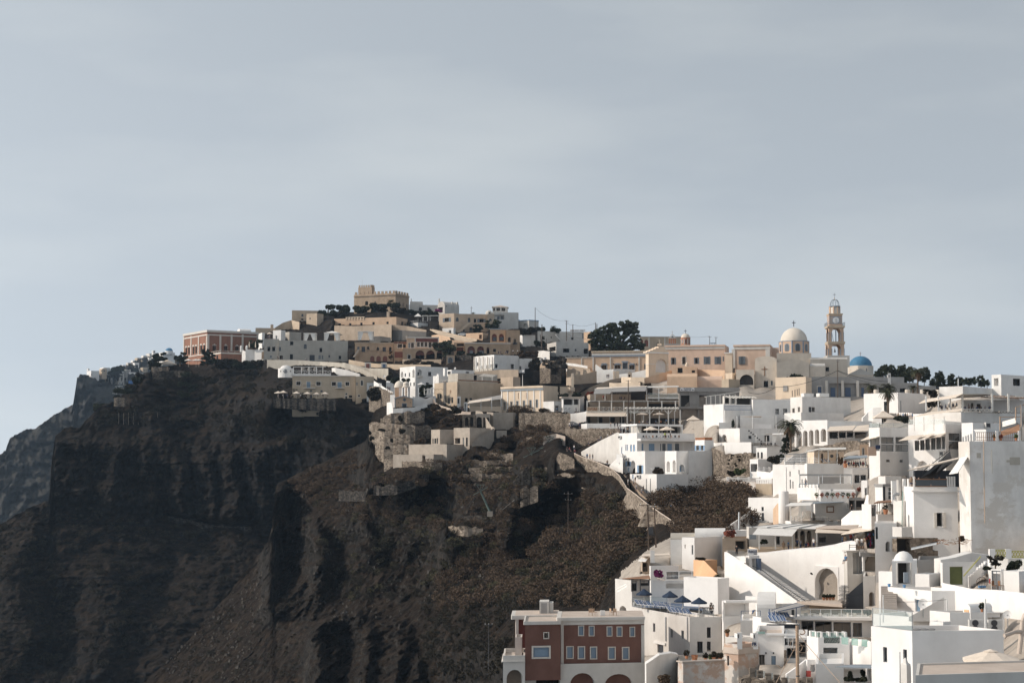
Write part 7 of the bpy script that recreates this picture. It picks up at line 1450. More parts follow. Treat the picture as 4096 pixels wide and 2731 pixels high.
h=Bld('balcony_nook','small white balcony nook with thatched canopy and plants','balcony',170,190,385,490,620,224,14,'wc',2,ctrl=0);tag(qs('canopy',[(145,345,222),(380,325,222),(380,308,228),(190,322,228)],'wb',.12,h))
for x in(188,215,245,300):MB().tube(P(x,485,223),P(x,345,223),.04,5).build('post','md',h.root)
pot('terracotta planter on the small balcony nook',P(290,490,223),.7,'terrac','ld',.5,5)
h=Bld('door_house','white house corner with tall blue grey door and railing','house',-10,110,175,365,640,228,30,'wc',.4,wins=[(115,375,165,512,'y','R')]);h=Bld('arch_shop','white shop front with arched door and lettering by the ruined balcony','house',150,155,425,600,990,212,10,'wc',5,wins=[(290,830,350,955,'ka'),(165,650,195,800,'W')])
h=Bld('balcony_box','weathered cream box balcony over the dark ruined shop','balcony',375,492,625,650,775,208,30,'wworn',0,ctrl=0,par=.3)
h=Bld('ruined_shop','ruined dark brown shop cave under the balcony house','ruin',420,430,1290,790,1060,210.5,14,'rubble',4,par=0,wins=[(435,790,600,960,'k'),(880,865,1070,945,'d'),(1080,850,1200,1000,'k')])
rn=random.Random(8);mb=MB()
for i in range(40):a=P(930+rn.random()*400,800+rn.random()*60,203+rn.random()*3);mb.tube(a,a+V((rn.uniform(-1,1),rn.uniform(-.8,.8),rn.uniform(-.2,.15))),rn.uniform(.02,.05),4)
tag(mb.build('collapsed_canopy','wb'),'collapsed reed canopy on the ruined shop','canopy',kind='stuff');bush('dry_plant','dry tumble plant on the collapsed canopy',1245,795,203,38,38,'sb',5,cat='plant',leaf=.12,dens=3)
tag(qs('ruin_beam',[(610,920,203),(930,850,200),(930,838,200.5),(610,905,203.5)],'mg',.15),'grey sloping gutter beam across the ruined shop','beam')

h=Bld('domed_gate','white gate with half dome hood and dark entrance','gate',362,372,680,1075,1390,188,6,'wc',4,dep=5,par=0,wins=[(440,1098,600,1360,'k')]);c_=P(515,1075,189.2);MB().lathe(c_,[(1.02,0),(.98,.35),(.78,.7),(.42,.98),(.02,1.07)],20).build('dome_hood','white',h.root,smooth=True)
h.slab(440,1098,480,1330,'sd',.2,'plant_wall','R',off=-1.1)
for x in(435,605):h.slab(x-6,1095,x+6,1365,'offw',.15,'post','R')
tag(MB().cbox(P(545,1345,184),.45,.3,1.05).build('menu_stand','bg'),'blue grey menu stand inside the domed gate','stand')
h=Bld('gate_wall','white wall with lit end right of the domed gate','wall',660,838,975,1240,1400,187,50,'wc',3,dep=1.5,wins=());h=Bld('lit_wall','bright white wall left of the domed gate','wall',200,390,420,1210,1390,190,50,'wc',3,dep=1.5);h=Bld('shop_back','dark shaded grey wall behind the domed gate','wall',680,690,975,1060,1250,197,4,'gw',3)
h=Bld('green_door_house','white house with olive green double door','house',975,1005,1420,1095,1390,186,12,'white',5,wins=[(1095,1140,1262,1372,'n','R')])
wr('white_slope','smooth white sloping roof wall above the green door','wall',[(980,1060,1110,192),(1160,1030,1110,193),(1370,970,1120,195),(1600,1000,1250,196)],'white',3)
steps('white_steps','white steps climbing behind the hanging chair',[(1330,1290,185),(1570,1090,188)],3,'wc',8,None,V((.2,.98,0)).normalized());MB().tube(P(1270,1260,184),P(1480,1020,186),.07,5).build('handrail','yellow',bpy.data.objects['green_door_house']);
yf=wr('yard_wall','white yard wall carrying the yellow lattice fence','wall',[(1600,1035,1200,186),(1830,1040,1200,185),(2100,1050,1230,184)],'wc',1)
r0=empty('lattice_fence',P(1640,1040,185),'yellow diamond lattice fence between white posts','fence')
for x0,x1,y0,y1 in((1645,1810,935,1015),(1845,2020,950,1030)):
 n=5;mb=MB()
 for k in range(n):
  a,b_=x0+(x1-x0)*k/n,x0+(x1-x0)*(k+1)/n;mb.tube(P(a,y0,184.4),P(b_,y1,184.4),.05,4);mb.tube(P(b_,y0,184.4),P(a,y1,184.4),.05,4)
 for y in(y0,y1):mb.tube(P(x0,y,184.4),P(x1,y,184.4),.06,4)
 mb.build('lattice_panel','yellow',r0)
for x in(1625,1828):a=P(x,1045,184.6);MB().cbox(a,.6,.5,P(x,925,184.6).z-a.z).build('post','wc',r0)
tree('topiary_tree','grey round pruned tree beside the white steps',1665,1175,181,[(1660,1070,80,55),(1680,1080,70,45)],'sd',.1,81,3,.14);bush('bush','tall dark leafy shrub below the yellow fence',1880,1140,181,85,75,'ld',82,leaf=.14,dens=4);bush('bush','small agave like plant by the white steps',1560,1165,181,45,22,'ld',83,leaf=.12,dens=3)
h=Bld('planter_wall','white planter wall block at the right edge','wall',1770,1965,2120,1205,1480,176,45,'wc',4);h=Bld('block_wall','white block wall with louvred shutter panel','wall',1610,1740,1775,1180,1450,178,50,'wc',3,wins=[(1616,1195,1735,1440,'w','L')])
r0=empty('hanging_chair',P(1500,1405,177),'round wicker hanging chair with blue cushions','hanging chair');c_=P(1498,1345,177);mb=MB()
for k in range(10):t_=k*math.pi/5;mb.path([c_+V((math.cos(t_)*.56*math.sin(u),math.sin(t_)*.4*math.sin(u),.58*math.cos(u)*(-1)))for u in[j*math.pi/8 for j in range(9)]],.014,4)
mb.build('basket','wood_pole',r0);mb=MB();mb.path([P(1570,1405,177.4),P(1560,1300,177.4),P(1530,1230,177.3),P(1498,1222,177),P(1498,1280,177)],.02,5);mb.build('stand','mg',r0);MB().cbox((c_.x,c_.y,c_.z-.5),.7,.4,.2).build('cushion','pot_blue',r0)
tag(MB().tube(P(1597,1355,178),P(1597,1295,178),.08,10).build('fire_extinguisher','red_box'),'red fire extinguisher on the louvred wall','fire extinguisher')
for i,x in enumerate((335,525)):pot('bright blue pot on the white roof edge',P(x,1400+i*10,178),.36,'pot_blue',None,.3,i,'blue pots on the roof edge')
for i,x in enumerate((1660,1740)):chair('brown folding chair in the white courtyard',P(x,1440,170),.8+i,'wb','folding chairs in the courtyard')
crop('T')
hA=Bld('front_house','white cube house with lit front, dark door and satellite dish','house',272,752,1240,572,960,176,0,'wc',6,roof='rt',wins=[(320,638,358,772,'u','L'),(570,665,622,795,'u','L')],yl=27)
wr('white_ramp','long white sloping parapet with cable at the right edge','wall',[(885,490,560,178),(1230,560,720,172),(1500,570,800,166),(1760,600,900,160)],'wc',1.2)
dishant('large white dish on the front house corner',652,710,168,55,face=(-.5,-1,.35));dishant('large white dish beside the dark air conditioner niche',1565,825,158,45,face=(-.6,-1,.3))
h=Bld('stair_wall','shaded white diagonal stair wall below the dish','wall',105,545,900,855,990,168,40,'white',4,roof='tf');tag(MB().add([P(500,855,167),P(880,640,170),P(880,900,170),P(500,900,167),P(500,855,168),P(880,640,171),P(880,900,171),P(500,900,168)],[(0,1,2,3),(4,7,6,5),(0,4,5,1)]).build('sloped_wall','white',h.root))
steps('grey_steps','grey steps beside the front house',[(200,760,176),(200,520,184)],1.6,'tf',12,None,V((1,0,0)))
hC=Bld('ac_block','white roof block with two large air conditioner units','house',725,945,1530,805,1030,160,2,'white',5,roof='tf',wins=[(1350,812,1518,1015,'k','R')],yl=30)
for x0,y0,x1,y1 in((1155,885,1310,1012),(1362,885,1510,1012)):
 r0=empty('air_conditioner',P(x0,y1,155),'tall twin fan air conditioner unit on the white roof block','air conditioner','air conditioners on the roof block');a,c_=P(x0,y1,155),P(x1,y0,155);MB().box(V((a.x,155,0)),V((1,0,0)),c_.x-a.x,V((0,1,0)),.5,a.z-.4,c_.z).build('casing','ac_white',r0)
 for fy in(.25,.75):fc=V((a.x+(c_.x-a.x)*.4,154.98,a.z+(c_.z-a.z)*fy));MB().tube(fc,fc+V((0,-.05,0)),.28,16).build('fan_grille','md',r0)
h=Bld('vault_hut','small white vaulted hut with arched niche on the roof','hut',1085,1165,1400,770,820,160,30,'wc',2,ctrl=0);h.vault('R',.45);h.slab(1100,775,1150,800,'orange_wall',.05,'niche','L')
pot('cactus in a pot beside the vaulted hut',P(1290,800,157),.3,'terrac','ld',.5,4,None,.25);pole('thin white metal post in front of the roof block',1325,660,1010,153,(),.1,mat='mw',name='post',group='white canopy posts')
for i,(x,y0,y1)in enumerate(((186,680,860),(912,655,800),(222,615,770))):pole('slim white washing line post',x,y0,y1,165,(),.07,mat='mw',name='line_post',group='washing line posts')
cable('thin washing line between the white posts',[P(270,688,165),P(910,665,165)],.1,.02,group=None,name='washing_line')
hB=Bld('corner_house','large white corner house with two slim green shuttered windows','house',92,540,1520,1005,1620,142,6,'wc',8,roof='tf',wins=[(222,1178,266,1340,'y','L'),(438,1203,480,1312,'y','L')],yl=27)
hB.rail('L',1.5,'mg',4,1,glassm='rg');
for i in range(3):tag(MB().lathe(hB.at(.1+i*.08,.12),[(.05,0),(.34,.02),(.38,.1),(.2,.17),(.02,.19)],12).build('cushion','cg'),'grey floor cushion on the corner house roof','cushion','cushions on the corner house roof')
h=Bld('roof_step','small white step block on the corner house roof','block',725,870,950,908,1000,150,40,'wc',1,ctrl=0)
um(1385,1303,128,620,'large beige parasol at the right edge of the courtyard','canvas','large cream parasols',2.8,.16,8,.2)
h=Bld('front_roof','broad beige flat roof in the lower right corner','roof',566,575,2100,1480,1700,112,14,'offw',5,dep=7,roof='rt',par=.12)
tag(MB().lathe(P(465,1500,134),[(.42,-1.5),(.42,.7),(.38,.95),(.2,1.1),(.1,1.4),(.03,1.45)],4).build('statue_chimney','wworn'),'shouldered white chimney figure before the corner house','chimney');pole('thin dark post beside the shouldered chimney',403,1230,1560,133,(),.05,mat='mg',name='post',group='white canopy posts')
r0=empty('driftwood',P(1700,1180,138),'pale twisted driftwood trunk at the right edge','driftwood');MB().path([P(1690,1250,138),P(1715,1050,138),P(1730,900,138),P(1760,820,138)],.19,9).build('trunk','rt',r0);MB().path([P(1720,1010,138),P(1640,1015,137.5),P(1530,1055,137)],.16,8).build('branch','rt',r0)

crop('RR')
tg=Bld('tango_house','white house with rounded roof edge lettered TANGO','house',1180,1190,1572,122,520,286,5,'white',6,dep=4);tg.vault('R',1.05)
text('TANGO',P(1305,180,285.2),.72,'sign_orange',tg.root,tg.e1,up,width=P(1398,180,285).x-P(1215,180,285).x);tg.slab(1217,203,1400,208,'sign_orange',.03,'underline','R');text('Dom Pérignon',P(1305,242,285.2),.28,'sign_black',tg.root,tg.e1,up,width=P(1355,180,285).x-P(1255,180,285).x,shear=.2)
h=Bld('house','white cube with two slit windows left of the lettered house','house',1028,1186,1194,155,560,280,52,'wc',6,wins=[(1062,240,1074,288,'W','L'),(1148,248,1170,365,'y','L')])
h=Bld('vault_house','greige vaulted house with rounded corner left of the lettered house','house',876,885,1190,180,500,288,6,'white',6,dep=5);h.vault('R',1.0,'greige')
bush('bush','rusty bougainvillea over the alley by the lettered house',1640,100,282,70,50,'fr',91,leaf=.2,dens=3,cat='bougainvillea');h=Bld('house','white wall behind the rusty bougainvillea','house',1580,1700,1880,65,200,290,30,'wc',4)
h=Bld('alley_house','tan alley house in shadow behind the lettered house','house',1525,1535,1850,165,330,276,8,'tan',4,wins=[(1700,190,1830,300,'k')])
h=Bld('orange_house','bright orange peach sloping gable wall below the lettered house','house',1172,1300,1470,440,700,258,40,'orange_wall',5,par=0);
tag(MB().add([P(1172,436,256),P(1305,440,254),P(1475,615,250),P(1250,730,252),P(1172,640,255),P(1172,436,258),P(1305,440,256),P(1475,615,252),P(1250,730,254),P(1172,640,257)],[(0,1,2,3,4),(5,9,8,7,6),(0,5,6,1),(1,6,7,2)]).build('gable_wall','orange_wall',h.root))
bush('bush','dark planter shrub on top of the orange wall',1245,422,258,55,18,'sd',92,leaf=.15,dens=2.5);palm('low spiky palm at the foot of the orange wall',1478,635,665,246,.75,93,40,0,'low palms')
h=Bld('pool_house','white stepped house rising behind the blue parasols','house',1050,1478,1620,668,1120,236,48,'wc',6)
wr('white_stepped_wall','white stepped gable wall between orange wall and pool house','wall',[(1140,690,790,248),(1250,720,800,246),(1360,670,800,243),(1480,668,800,240)],'wc',1.5)
h=Bld('glass_bar','white bar with counter window and glass wall above the pool','bar',625,640,1165,690,930,246,5,'white',5,roof='tf',wins=[(830,700,1130,790,'k')]);h.rail('R',1.2,'mw',1.8,2,uR=(.35,1),r=.05)
h=Bld('upper_room','white room with purple bougainvillea above the glass bar','house',620,635,985,510,690,256,8,'white',4,wins=[(830,580,980,670,'y')])
bush('bougainvillea','purple bougainvillea cascading on the white room',740,610,249,55,45,'fm',94,leaf=.16,dens=3.5,cat='bougainvillea');bush('bougainvillea','lower spray of purple bougainvillea under the white room',740,705,248,30,25,'fm',95,leaf=.14,dens=3,cat='bougainvillea')
qs('small_awning',[(708,660,244),(800,690,244),(820,685,247),(730,655,247)],'canvas',.06,None,'small cream awning beside the purple bougainvillea','awning')
h=Bld('left_bar','white side bar with dark pergola and cream blinds','bar',190,400,640,690,1100,250,30,'wworn',5,roof='tf',wins=[(402,695,465,825,'w','R'),(500,690,620,760,'y','R'),(245,1010,330,1095,'ka','L')])
for x in(398,505,625):MB().tube(P(x,830,248),P(x,670,248),.1,5).build('post','md',h.root)
qs('pergola_roof',[(280,665,252),(630,660,246),(620,625,252),(400,650,256)],'wb',.1,h);qs('blind',[(195,800,246),(330,735,244),(345,722,245),(205,790,247)],'cw',.06,h);qs('blind',[(210,840,245),(335,765,243),(340,752,244),(215,825,246)],'cw',.06,h)
h=Bld('hut','small white kiosk with tilted roof and post on the slope','hut',525,530,620,420,620,272,10,'tan',4,wins=[(535,470,600,580,'k')]);qs('roof_panel',[(480,440,268),(570,450,267),(610,405,272),(520,400,273)],'cw',.1,h)
qs('flat_canopy',[(525,382,270),(880,372,270),(870,350,276),(530,362,276)],'canvas',.12,None,'long flat canopy beside the slope garden','canopy');tag(MB().cbox(P(658,470,270),.65,.2,1.9).build('standing_screen','white'),'white standing panel under the long canopy','panel')
pd=Bld('pool_terrace','white pool terrace with curved front wall and thin steel railing','terrace',392,1125,1520,1150,1640,226,2,'wworn',8,roof='tf',wins=[(665,1228,693,1335,'t','L'),(885,1300,912,1405,'y','L'),(1020,1318,1052,1418,'y','L'),(720,1485,795,1600,'t','L'),(1342,1278,1390,1410,'w','R'),(1220,1455,1290,1600,'w','R'),(1342,1455,1390,1580,'w','R')],par=.5,yl=20)
pd.slab(690,1460,830,1490,'wc',.2,'door_surround','L');[pd.slab(x,1150,x+8,1450,'mg',.12,'drainpipe','L')for x in(828,1100)]
pd.rail('LR',1.1,'mg',2.2,1,uR=(0,.8))
pl=Bld('c','','',400,405,850,1010,1060,243,5,'white',2,parent=pd,part='upper_deck',roof='tf',ctrl=0);pl.rail('R',1.2,'mg',3,1,glassm='rg')
qs('pool',[(525,1000,241),(1290,1040,235),(1290,990,243),(530,962,249)],'door_blue',.3,pd)
for i,(x,y,w_,D_)in enumerate(((552,858,205,238),(878,885,205,235),(1038,945,215,231),(1243,965,200,229))):um(x,y,D_,w_,'navy blue parasol on the white pool terrace','canvas_navy','navy parasols on the pool terrace',2.0,.3,8,.2+i*.2,polemat='ww')
for i in range(8):lounger('blue striped lounger on the pool terrace',P(560+i*48+(0 if i<4 else 40),1022+i*5,238-i*.6),2.2,'blue loungers on the pool terrace')
for i in range(6):lounger('blue striped lounger on the lower pool deck',P(980+i*46,1118+i*5,229-i*.3),2.2,'blue loungers on the lower pool deck')
pot('round clipped tree in a dark pot by the poolside bar',P(1400,1110,222),.45,'char','sb',.9,7,None,.3)
for i in range(4):table('small dark table at the poolside',P(1290+i*28,1105,221),'wb','tables at the poolside')

crop('V')
h=Bld('terrace_wall','peeling pink and white wall in the foreground','wall',440,520,1170,1160,1560,172,24,'wp',6,roof='tf');h.band(1150,1168,'rt',.2)
h=Bld('tower_house','narrow peeling tower house with small bell arch','house',1160,1385,1700,885,1560,176,40,'wp',6,wins=[(1208,1062,1240,1215,'w','L')]);h.band(945,1040,'rt',.12)
r_=Bld('parapet_block','white stepped parapet block with bell arches above the tower house','house',1180,1395,1660,780,960,180,40,'wworn',2,ctrl=0)
for i,x in enumerate((1385,1635)):g=Bld('bell_arch','little white bell arch on the parapet block' if i==0 else 'little white bell arch beside the FR sign','bell arch',x-22,x-18,x+25,705,800,174,8,'wc',1,dep=.5,par=0,ctrl=0,wins=[(x-8,725,x+14,790,'ea')])
r0=empty('wall_sign',P(1600,930,173),'framed wall sign with the letters FR cut off by the white room','sign');a,c_=P(1598,925,172.6),P(1668,835,172.6);MB().cbox(((a.x+c_.x)/2,172.6,a.z),c_.x-a.x,.1,c_.z-a.z).build('board','offw',r0);text('FR',((a.x+c_.x)/2,172.5,(a.z+c_.z)/2),.42,'sign_navy',r0,bold=.015)
pot('star shaped orange pot plant on the tower parapet',P(1213,765,172),.4,'terrac','leaf_dry',.35,3,None,.22);
for i,(x,y,s_)in enumerate(((700,1150,.7),(870,1150,.35),(1000,1140,.4),(1100,1150,.4),(575,1110,.35))):pot('terracotta jar on the pink terrace wall' if i else 'big round terracotta amphora on the pink terrace wall',P(x,y,176),s_,'terrac','sd' if i else None,.5,i,None if i==0 else 'terracotta pots on the pink wall',.3)
bush('bush','grey dry shrub among the terracotta pots',1070,1070,178,55,55,'sb',4,leaf=.12,dens=3);bush('bush','green shrub beside the terracotta pots',960,1085,178,50,45,'lg',5,leaf=.12,dens=3)
wr('lane_wall','grey shaded lane wall with pipes beside the red house','wall',[(-60,1190,1560,198),(150,1050,1560,202),(330,1020,1560,207),(440,1040,1560,210)],'white',2)
bush('bush','tangled brown shrub in the lane by the red house',180,1420,190,130,80,'sb',6,leaf=.14,dens=4)

crop('U')
rw_=[(1145,480,1202,592),(1278,482,1332,595),(1503,490,1556,598),(1628,492,1682,600),(1790,495,1842,604)];rl_=[(998,740,1068,876),(1142,742,1212,880),(1296,745,1364,882),(1522,748,1595,886),(1698,750,1768,888)]
rh=Bld('red_house','dark red house with white frames, cornice and sky tinted windows','house',915,920,1966,375,972,220,9,'red',4,dep=10,roof='rt',par=0,wins=[(*w,'us')for w in rw_+rl_])
rh.band(372,410,'offw',.55);rh.band(412,465,'offw',.2,'frieze');rh.slab(918,460,952,960,'offw',.2,'pilaster','R');rh.slab(1928,465,1965,972,'offw',.2,'pilaster','R')
rl=Bld('r','','',465,472,916,440,955,218,9,'red',2,parent=rh,part='left_wing',dep=9,par=0,roof='rt',ctrl=0,wins=[(710,562,764,630,'ysf'),(574,745,772,866,'us')]);rl.band(420,462,'offw',.2);
rb=Bld('r','','',335,345,900,345,780,227,9,'red_dark',2,parent=rh,part='rear_wing',dep=8,par=0,roof='rt',ctrl=0);rb.band(345,392,'offw',.5)
rb.slab(350,392,385,615,'offw',.3,'pilaster','R');ch=Bld('r','','',645,652,770,172,350,230,9,'offw',1,parent=rh,part='chimney',dep=3.5,par=0,ctrl=0);ch.slab(672,190,745,345,'gw',.06,'chimney_panel','R');ch2=Bld('r','','',770,775,822,190,350,231,9,'offw',1,parent=rh,part='chimney',dep=3,par=0,ctrl=0)
rt=Bld('r','','',190,195,470,850,1260,217,9,'offw',3,parent=rh,part='terrace_wing',dep=9,roof='tf',ctrl=0,wins=[(240,1025,440,1260,'eaW')]);rt.band(918,930,'offw',.2)
r2=Bld('r','','',340,346,432,618,860,221,9,'offw',1,parent=rh,part='porch',dep=4,ctrl=0)
ra=Bld('r','','',466,470,2010,962,1300,218.5,9,'offw',4,parent=rh,part='arcade',dep=9,ctrl=True,wins=[(602,1058,912,1300,'ka'),(1036,1066,1345,1300,'ka'),(1472,1078,1818,1300,'ka')])
for x0,x1,m_ in((640,690,'interior_unlit'),(695,800,'pg'),(1140,1230,'offw')):ra.slab(x0,1090,x1,1300,m_,.05,'glazing','R',off=-1.25)
for i,x in enumerate((1290,1345,1560,1600)):chair('orange wooden chair on the red house roof',rh.at((x-920)/1046,.25),i,'wood_raw','wooden chairs on the red house roof')
tag(MB().cbox(rh.at(.5,.3),.6,.5,.6).build('white_box','wc'),'small white box on the red house roof','box')
h=Bld('lane_block','white end block with gate right of the red house','house',1975,1985,2150,945,1260,224,12,'white',4,wins=[(2010,1000,2095,1200,'y')])
# ================================================================ stone terraces, bunker house, cable car (crops H, I, X, Y) and far village (Z)
crop('H')
wr('stone_terrace','tall pale stone terrace wall under the domed chapel','wall',[(85,745,1000,552),(240,740,1180,548),(500,770,1200,545),(660,780,1030,545)],'rl',6)
wr('stone_terrace','upper rubble wall below the white chapel terrace','wall',[(225,690,760,560),(360,640,770,557),(560,610,780,556),(775,600,760,557)],'rubble',4)
wr('stone_terrace','shaded side wall of the chapel terraces','wall',[(650,790,1040,548),(800,770,960,552),(860,800,950,552)],'rubble',5)
wr('stone_terrace','lower pale stone terrace beneath the chapel walls','wall',[(160,860,1180,545),(270,870,1290,541),(600,900,1180,539)],'rl',3)
for i,(x,y)in enumerate(((365,975),(90,880),(120,950),(500,860),(320,1070),(480,700),(240,845))):bush('wall_plant','dark shrub growing from the pale stone terrace walls',x,y,538 if i!=5 else 554,(12,16,26,36,28,30,40)[i],(22,22,28,36,18,40,15)[i],'sd',i+5,'shrubs on the stone terraces',leaf=.25,dens=2,cat='plant')
h=Bld('ruin_house','unfinished concrete house with narrow window slots on the cliff','house',862,972,1150,838,1025,532,32,'conc',4,wins=[(878,950,892,1015,'d','L'),(902,950,924,1015,'d','L'),(932,945,948,1015,'d','L')])
h=Bld('ruin_house','second concrete block with tall window slots and stair','house',1145,1345,1610,815,1055,528,48,'conc',5,wins=[(1160,945,1226,1015,'k','L'),(1258,940,1274,1045,'d','L'),(1298,938,1320,1050,'d','L')])
h=Bld('concrete_platform','board marked concrete platform under the unfinished house','house',580,1058,1270,1022,1150,522,60,'conc',5,wins=[(1000,1155,1018,1185,'d','R')]);h=Bld('concrete_platform','lower concrete wall with dark gap under the platform','wall',385,892,1120,1150,1245,518,62,'conc',5,wins=[(750,1158,788,1240,'k','L'),(1000,1160,1018,1185,'d','R')])
wr('stone_terrace','stone retaining wall under the concrete walls','wall',[(270,1200,1300,530),(600,1235,1300,520),(865,1240,1360,514),(1000,1240,1330,514)],'rubble',3)
wr('stone_terrace','curved low dark stone wall edging the gravel slope','wall',[(140,1540,1580,505),(400,1530,1570,500),(700,1440,1480,502),(830,1375,1400,506)],'rd',1)
wr('concrete_wing','concrete stair ramp rising from the unfinished house','wall',[(1370,1000,1060,524),(1520,900,1010,528),(1650,820,990,534)],'conc',1.5);wr('concrete_wing','bent concrete stair wall under the peach palazzo','wall',[(1420,600,680,552),(1500,615,700,550),(1620,800,850,540),(1655,815,850,538)],'conc',1.2)
h=Bld('arched_ruin','ruined stone arcade with pointed arches below the path','ruin',1240,1250,1420,650,815,545,8,'rubble',3,wins=[(1285,685,1330,795,'ka'),(1350,680,1392,800,'ka')]);h=Bld('arched_ruin','concrete arch frame beside the stone arcade','ruin',1418,1425,1600,640,815,546,8,'conc',3,wins=[(1430,680,1500,815,'ka'),(1515,690,1590,815,'k')])
wr('concrete_wall','high smooth concrete retaining wall under the palazzo','wall',[(1560,620,830,552),(1640,625,850,550),(1890,625,850,552),(2010,625,800,560)],'conc',3);wr('concrete_wall','small lit concrete triangle wall on the slope','wall',[(1680,850,960,536),(1810,850,950,537)],'conc',2)
for i,(x,y,rx,ry,m_)in enumerate(((780,600,70,40,'sd'),(930,560,60,50,'sb'),(1000,620,90,50,'sb'),(1060,720,80,45,'sb'),(1150,600,80,40,'sd'),(1200,690,60,50,'sb'),(720,985,70,40,'sb'),(880,710,60,40,'sb'),(1120,1330,60,45,'sb'),(1440,1170,50,40,'sb'),(1250,1290,60,30,'sb'),(1180,1450,80,50,'sb'),(740,1500,80,45,'sb'))):bush('bush','dry brown bush on the slope around the concrete house',x,y,(565,560,556,550,560,553,533,560,505,520,512,500,500)[i],rx,ry,m_,i+120,'dry bushes around the concrete house',leaf=.3,dens=2)
for i,(y,x0,x1)in enumerate(((1215,1370,1890),(1300,1330,1890),(1390,1260,1890),(1130,1560,1890))):wr('dry_stone_terrace',('second dry stone terrace on the dark slope','third dry stone terrace on the dark slope','lowest dry stone terrace on the dark slope','top dry stone terrace on the dark slope')[i],'wall',[(x0,y,y+68,512-(i%3)*5),((x0+x1)/2,y+2,y+70,510-(i%3)*5),(x1,y-2,y+68,508-(i%3)*5)],'rubble',1.6)
crop('X')
wr('rubble_wall','pale rubble wall piece beside the cable car pylon','wall',[(798,380,470,512),(965,378,470,508)],'rl',2);wr('rubble_wall','weathered rubble wall with plants below the viewing terrace','wall',[(720,130,330,548),(850,125,240,546),(1050,125,330,542),(1260,135,380,536)],'rubble',4)
wr('cable_platform','cable car landing deck with thin railing','platform',[(975,375,395,500),(1110,350,395,500),(1205,378,400,498)],'rt',6)
wr('ruin_arch','ruined rubble house with tall arched opening on the slope','ruin',[(1105,600,735,462),(1150,540,735,460),(1200,560,735,458),(1300,610,720,455)],'rubble',2.5)
wr('ruin_piece','leaning pale rock buttress below the ruined house','rock',[(970,710,810,470),(1015,690,800,470)],'rubble',2);wr('ruin_piece','broken pale stone pier on the lower slope','ruin',[(735,930,1040,455),(800,895,1020,455),(830,920,1010,455)],'rubble',2);wr('ruin_piece','second broken stone pier on the lower slope','ruin',[(835,905,1010,453),(920,890,980,453)],'rubble',2)
wr('rock_wall','rough brown rock wall beneath the pylon','rock',[(660,850,905,468),(760,720,900,470),(860,640,880,472)],'rubble',3)
wr('lower_wall','low rubble wall on the lower slope near the second pylon','wall',[(130,1200,1270,478),(300,1195,1290,474),(440,1205,1280,472)],'rd',2);wr('lower_wall','pale curved retaining wall far down the slope','wall',[(-20,1310,1390,468),(150,1315,1440,462),(345,1330,1400,462)],'rl',2)
mb=MB();mb.tube(P(530,1160,462),P(740,985,458),.08,6);tag(mb.build('water_pipe','cd'),'pale pipe running down the slope to the second pylon','pipe')
def pylon(label,x,ytop,xb,yb,D,arm):
 t_,b_=P(x,ytop,D),P(xb,yb,D);r0=empty('cable_car_pylon',b_,label,'pylon','cable car pylons');MB().tube(b_,t_,.34,8,.22).build('mast','pylon_green',r0);MB().cbox(b_-V((.2,0,.9)),1.5,1.5,1.4).build('footing','conc',r0)
 s_=arm/2.614*pxm(D);mb=MB();h_=1.7
 for dy in(-.6,.6):
  mb.tube(t_+V((-s_*.55,dy,h_)),t_+V((s_*.55,dy,h_)),.07,5);mb.tube(t_+V((-s_*.5,dy,h_)),t_+V((0,dy*.3,0)),.06,5);mb.tube(t_+V((s_*.5,dy,h_)),t_+V((0,dy*.3,0)),.06,5);mb.tube(t_+V((0,dy,h_)),t_,.05,5)
 mb.build('head_frame','pylon_green',r0);mb=MB()
 for k in range(9):mb.tube(t_+V((-s_*.9+k*s_*.22,-.9,-1.0+k*.25)),t_+V((-s_*.9+k*s_*.22,.9,-1.0+k*.25)),.06,4)
 for dy in(-.8,.8):mb.tube(t_+V((-s_*.95,dy,-1.05)),t_+V((s_*.95,dy,1.05)),.09,5)
 mb.build('sheave_train','pylon_green',r0);return t_
p1=pylon('green cable car pylon leaning out under the road',850,560,945,790,488,90);p2=pylon('green cable car pylon far down the slope on a concrete footing',318,950,425,1180,470,80);p0=P(1060,430,498)
mb=MB()
for x0,x1 in((1005,1040),(1085,1045)):mb.tube(P(x0,380,498),P(x1,450,498),.07,5)
mb.tube(P(1000,382,498),P(1090,382,498),.07,5);mb.tube(P(1045,380,498),P(1045,450,498),.06,5);mb.tube(P(900,530,498),P(1180,410,498),.18,6);tag(mb.build('upper_pylon_frame','pylon_green'),'green upper support frame of the cable car','pylon','cable car pylons')
for dy in(-.8,.8):cable('thick dark cable of the cable car',[P(1200,400,505)+V((0,dy,0)),p0+V((0,dy,1)),p1+V((0,dy,.3)),p2+V((0,dy,.3)),P(-300,1330,455)+V((0,dy,-10))],.5,.07,group='cable car cables',name='cable_car_cable',cat='cable')
for i,(x,y)in enumerate(((990,625),(878,665),(925,650))):
 c_=P(x,y,486+i*2);r0=empty('cable_car_cabin',c_,'small white cable car cabin hanging below the pylon','cable car','cable car cabins');MB().hexa([c_+V((a,b_,-1.3))for a,b_ in((-.7,-.6),(.7,-.6),(.7,.6),(-.7,.6))]+[c_+V((a,b_,0))for a,b_ in((-.9,-.8),(.9,-.8),(.9,.8),(-.9,.8))]).build('body','wc',r0);MB().cbox(c_,1.8,1.6,1.2).build('window_band','pd',r0);MB().cbox(c_+V((0,0,1.21)),1.9,1.7,.25).build('roof','wc',r0);MB().tube(c_+V((0,0,1.4)),c_+V((.1,0,2.6)),.06,5).build('hanger','mg',r0)
_,tt=pole('grey thin power pole on the brown slope',1235,950,1340,430,((.5,2.2),(2.0,1.6)),.1)
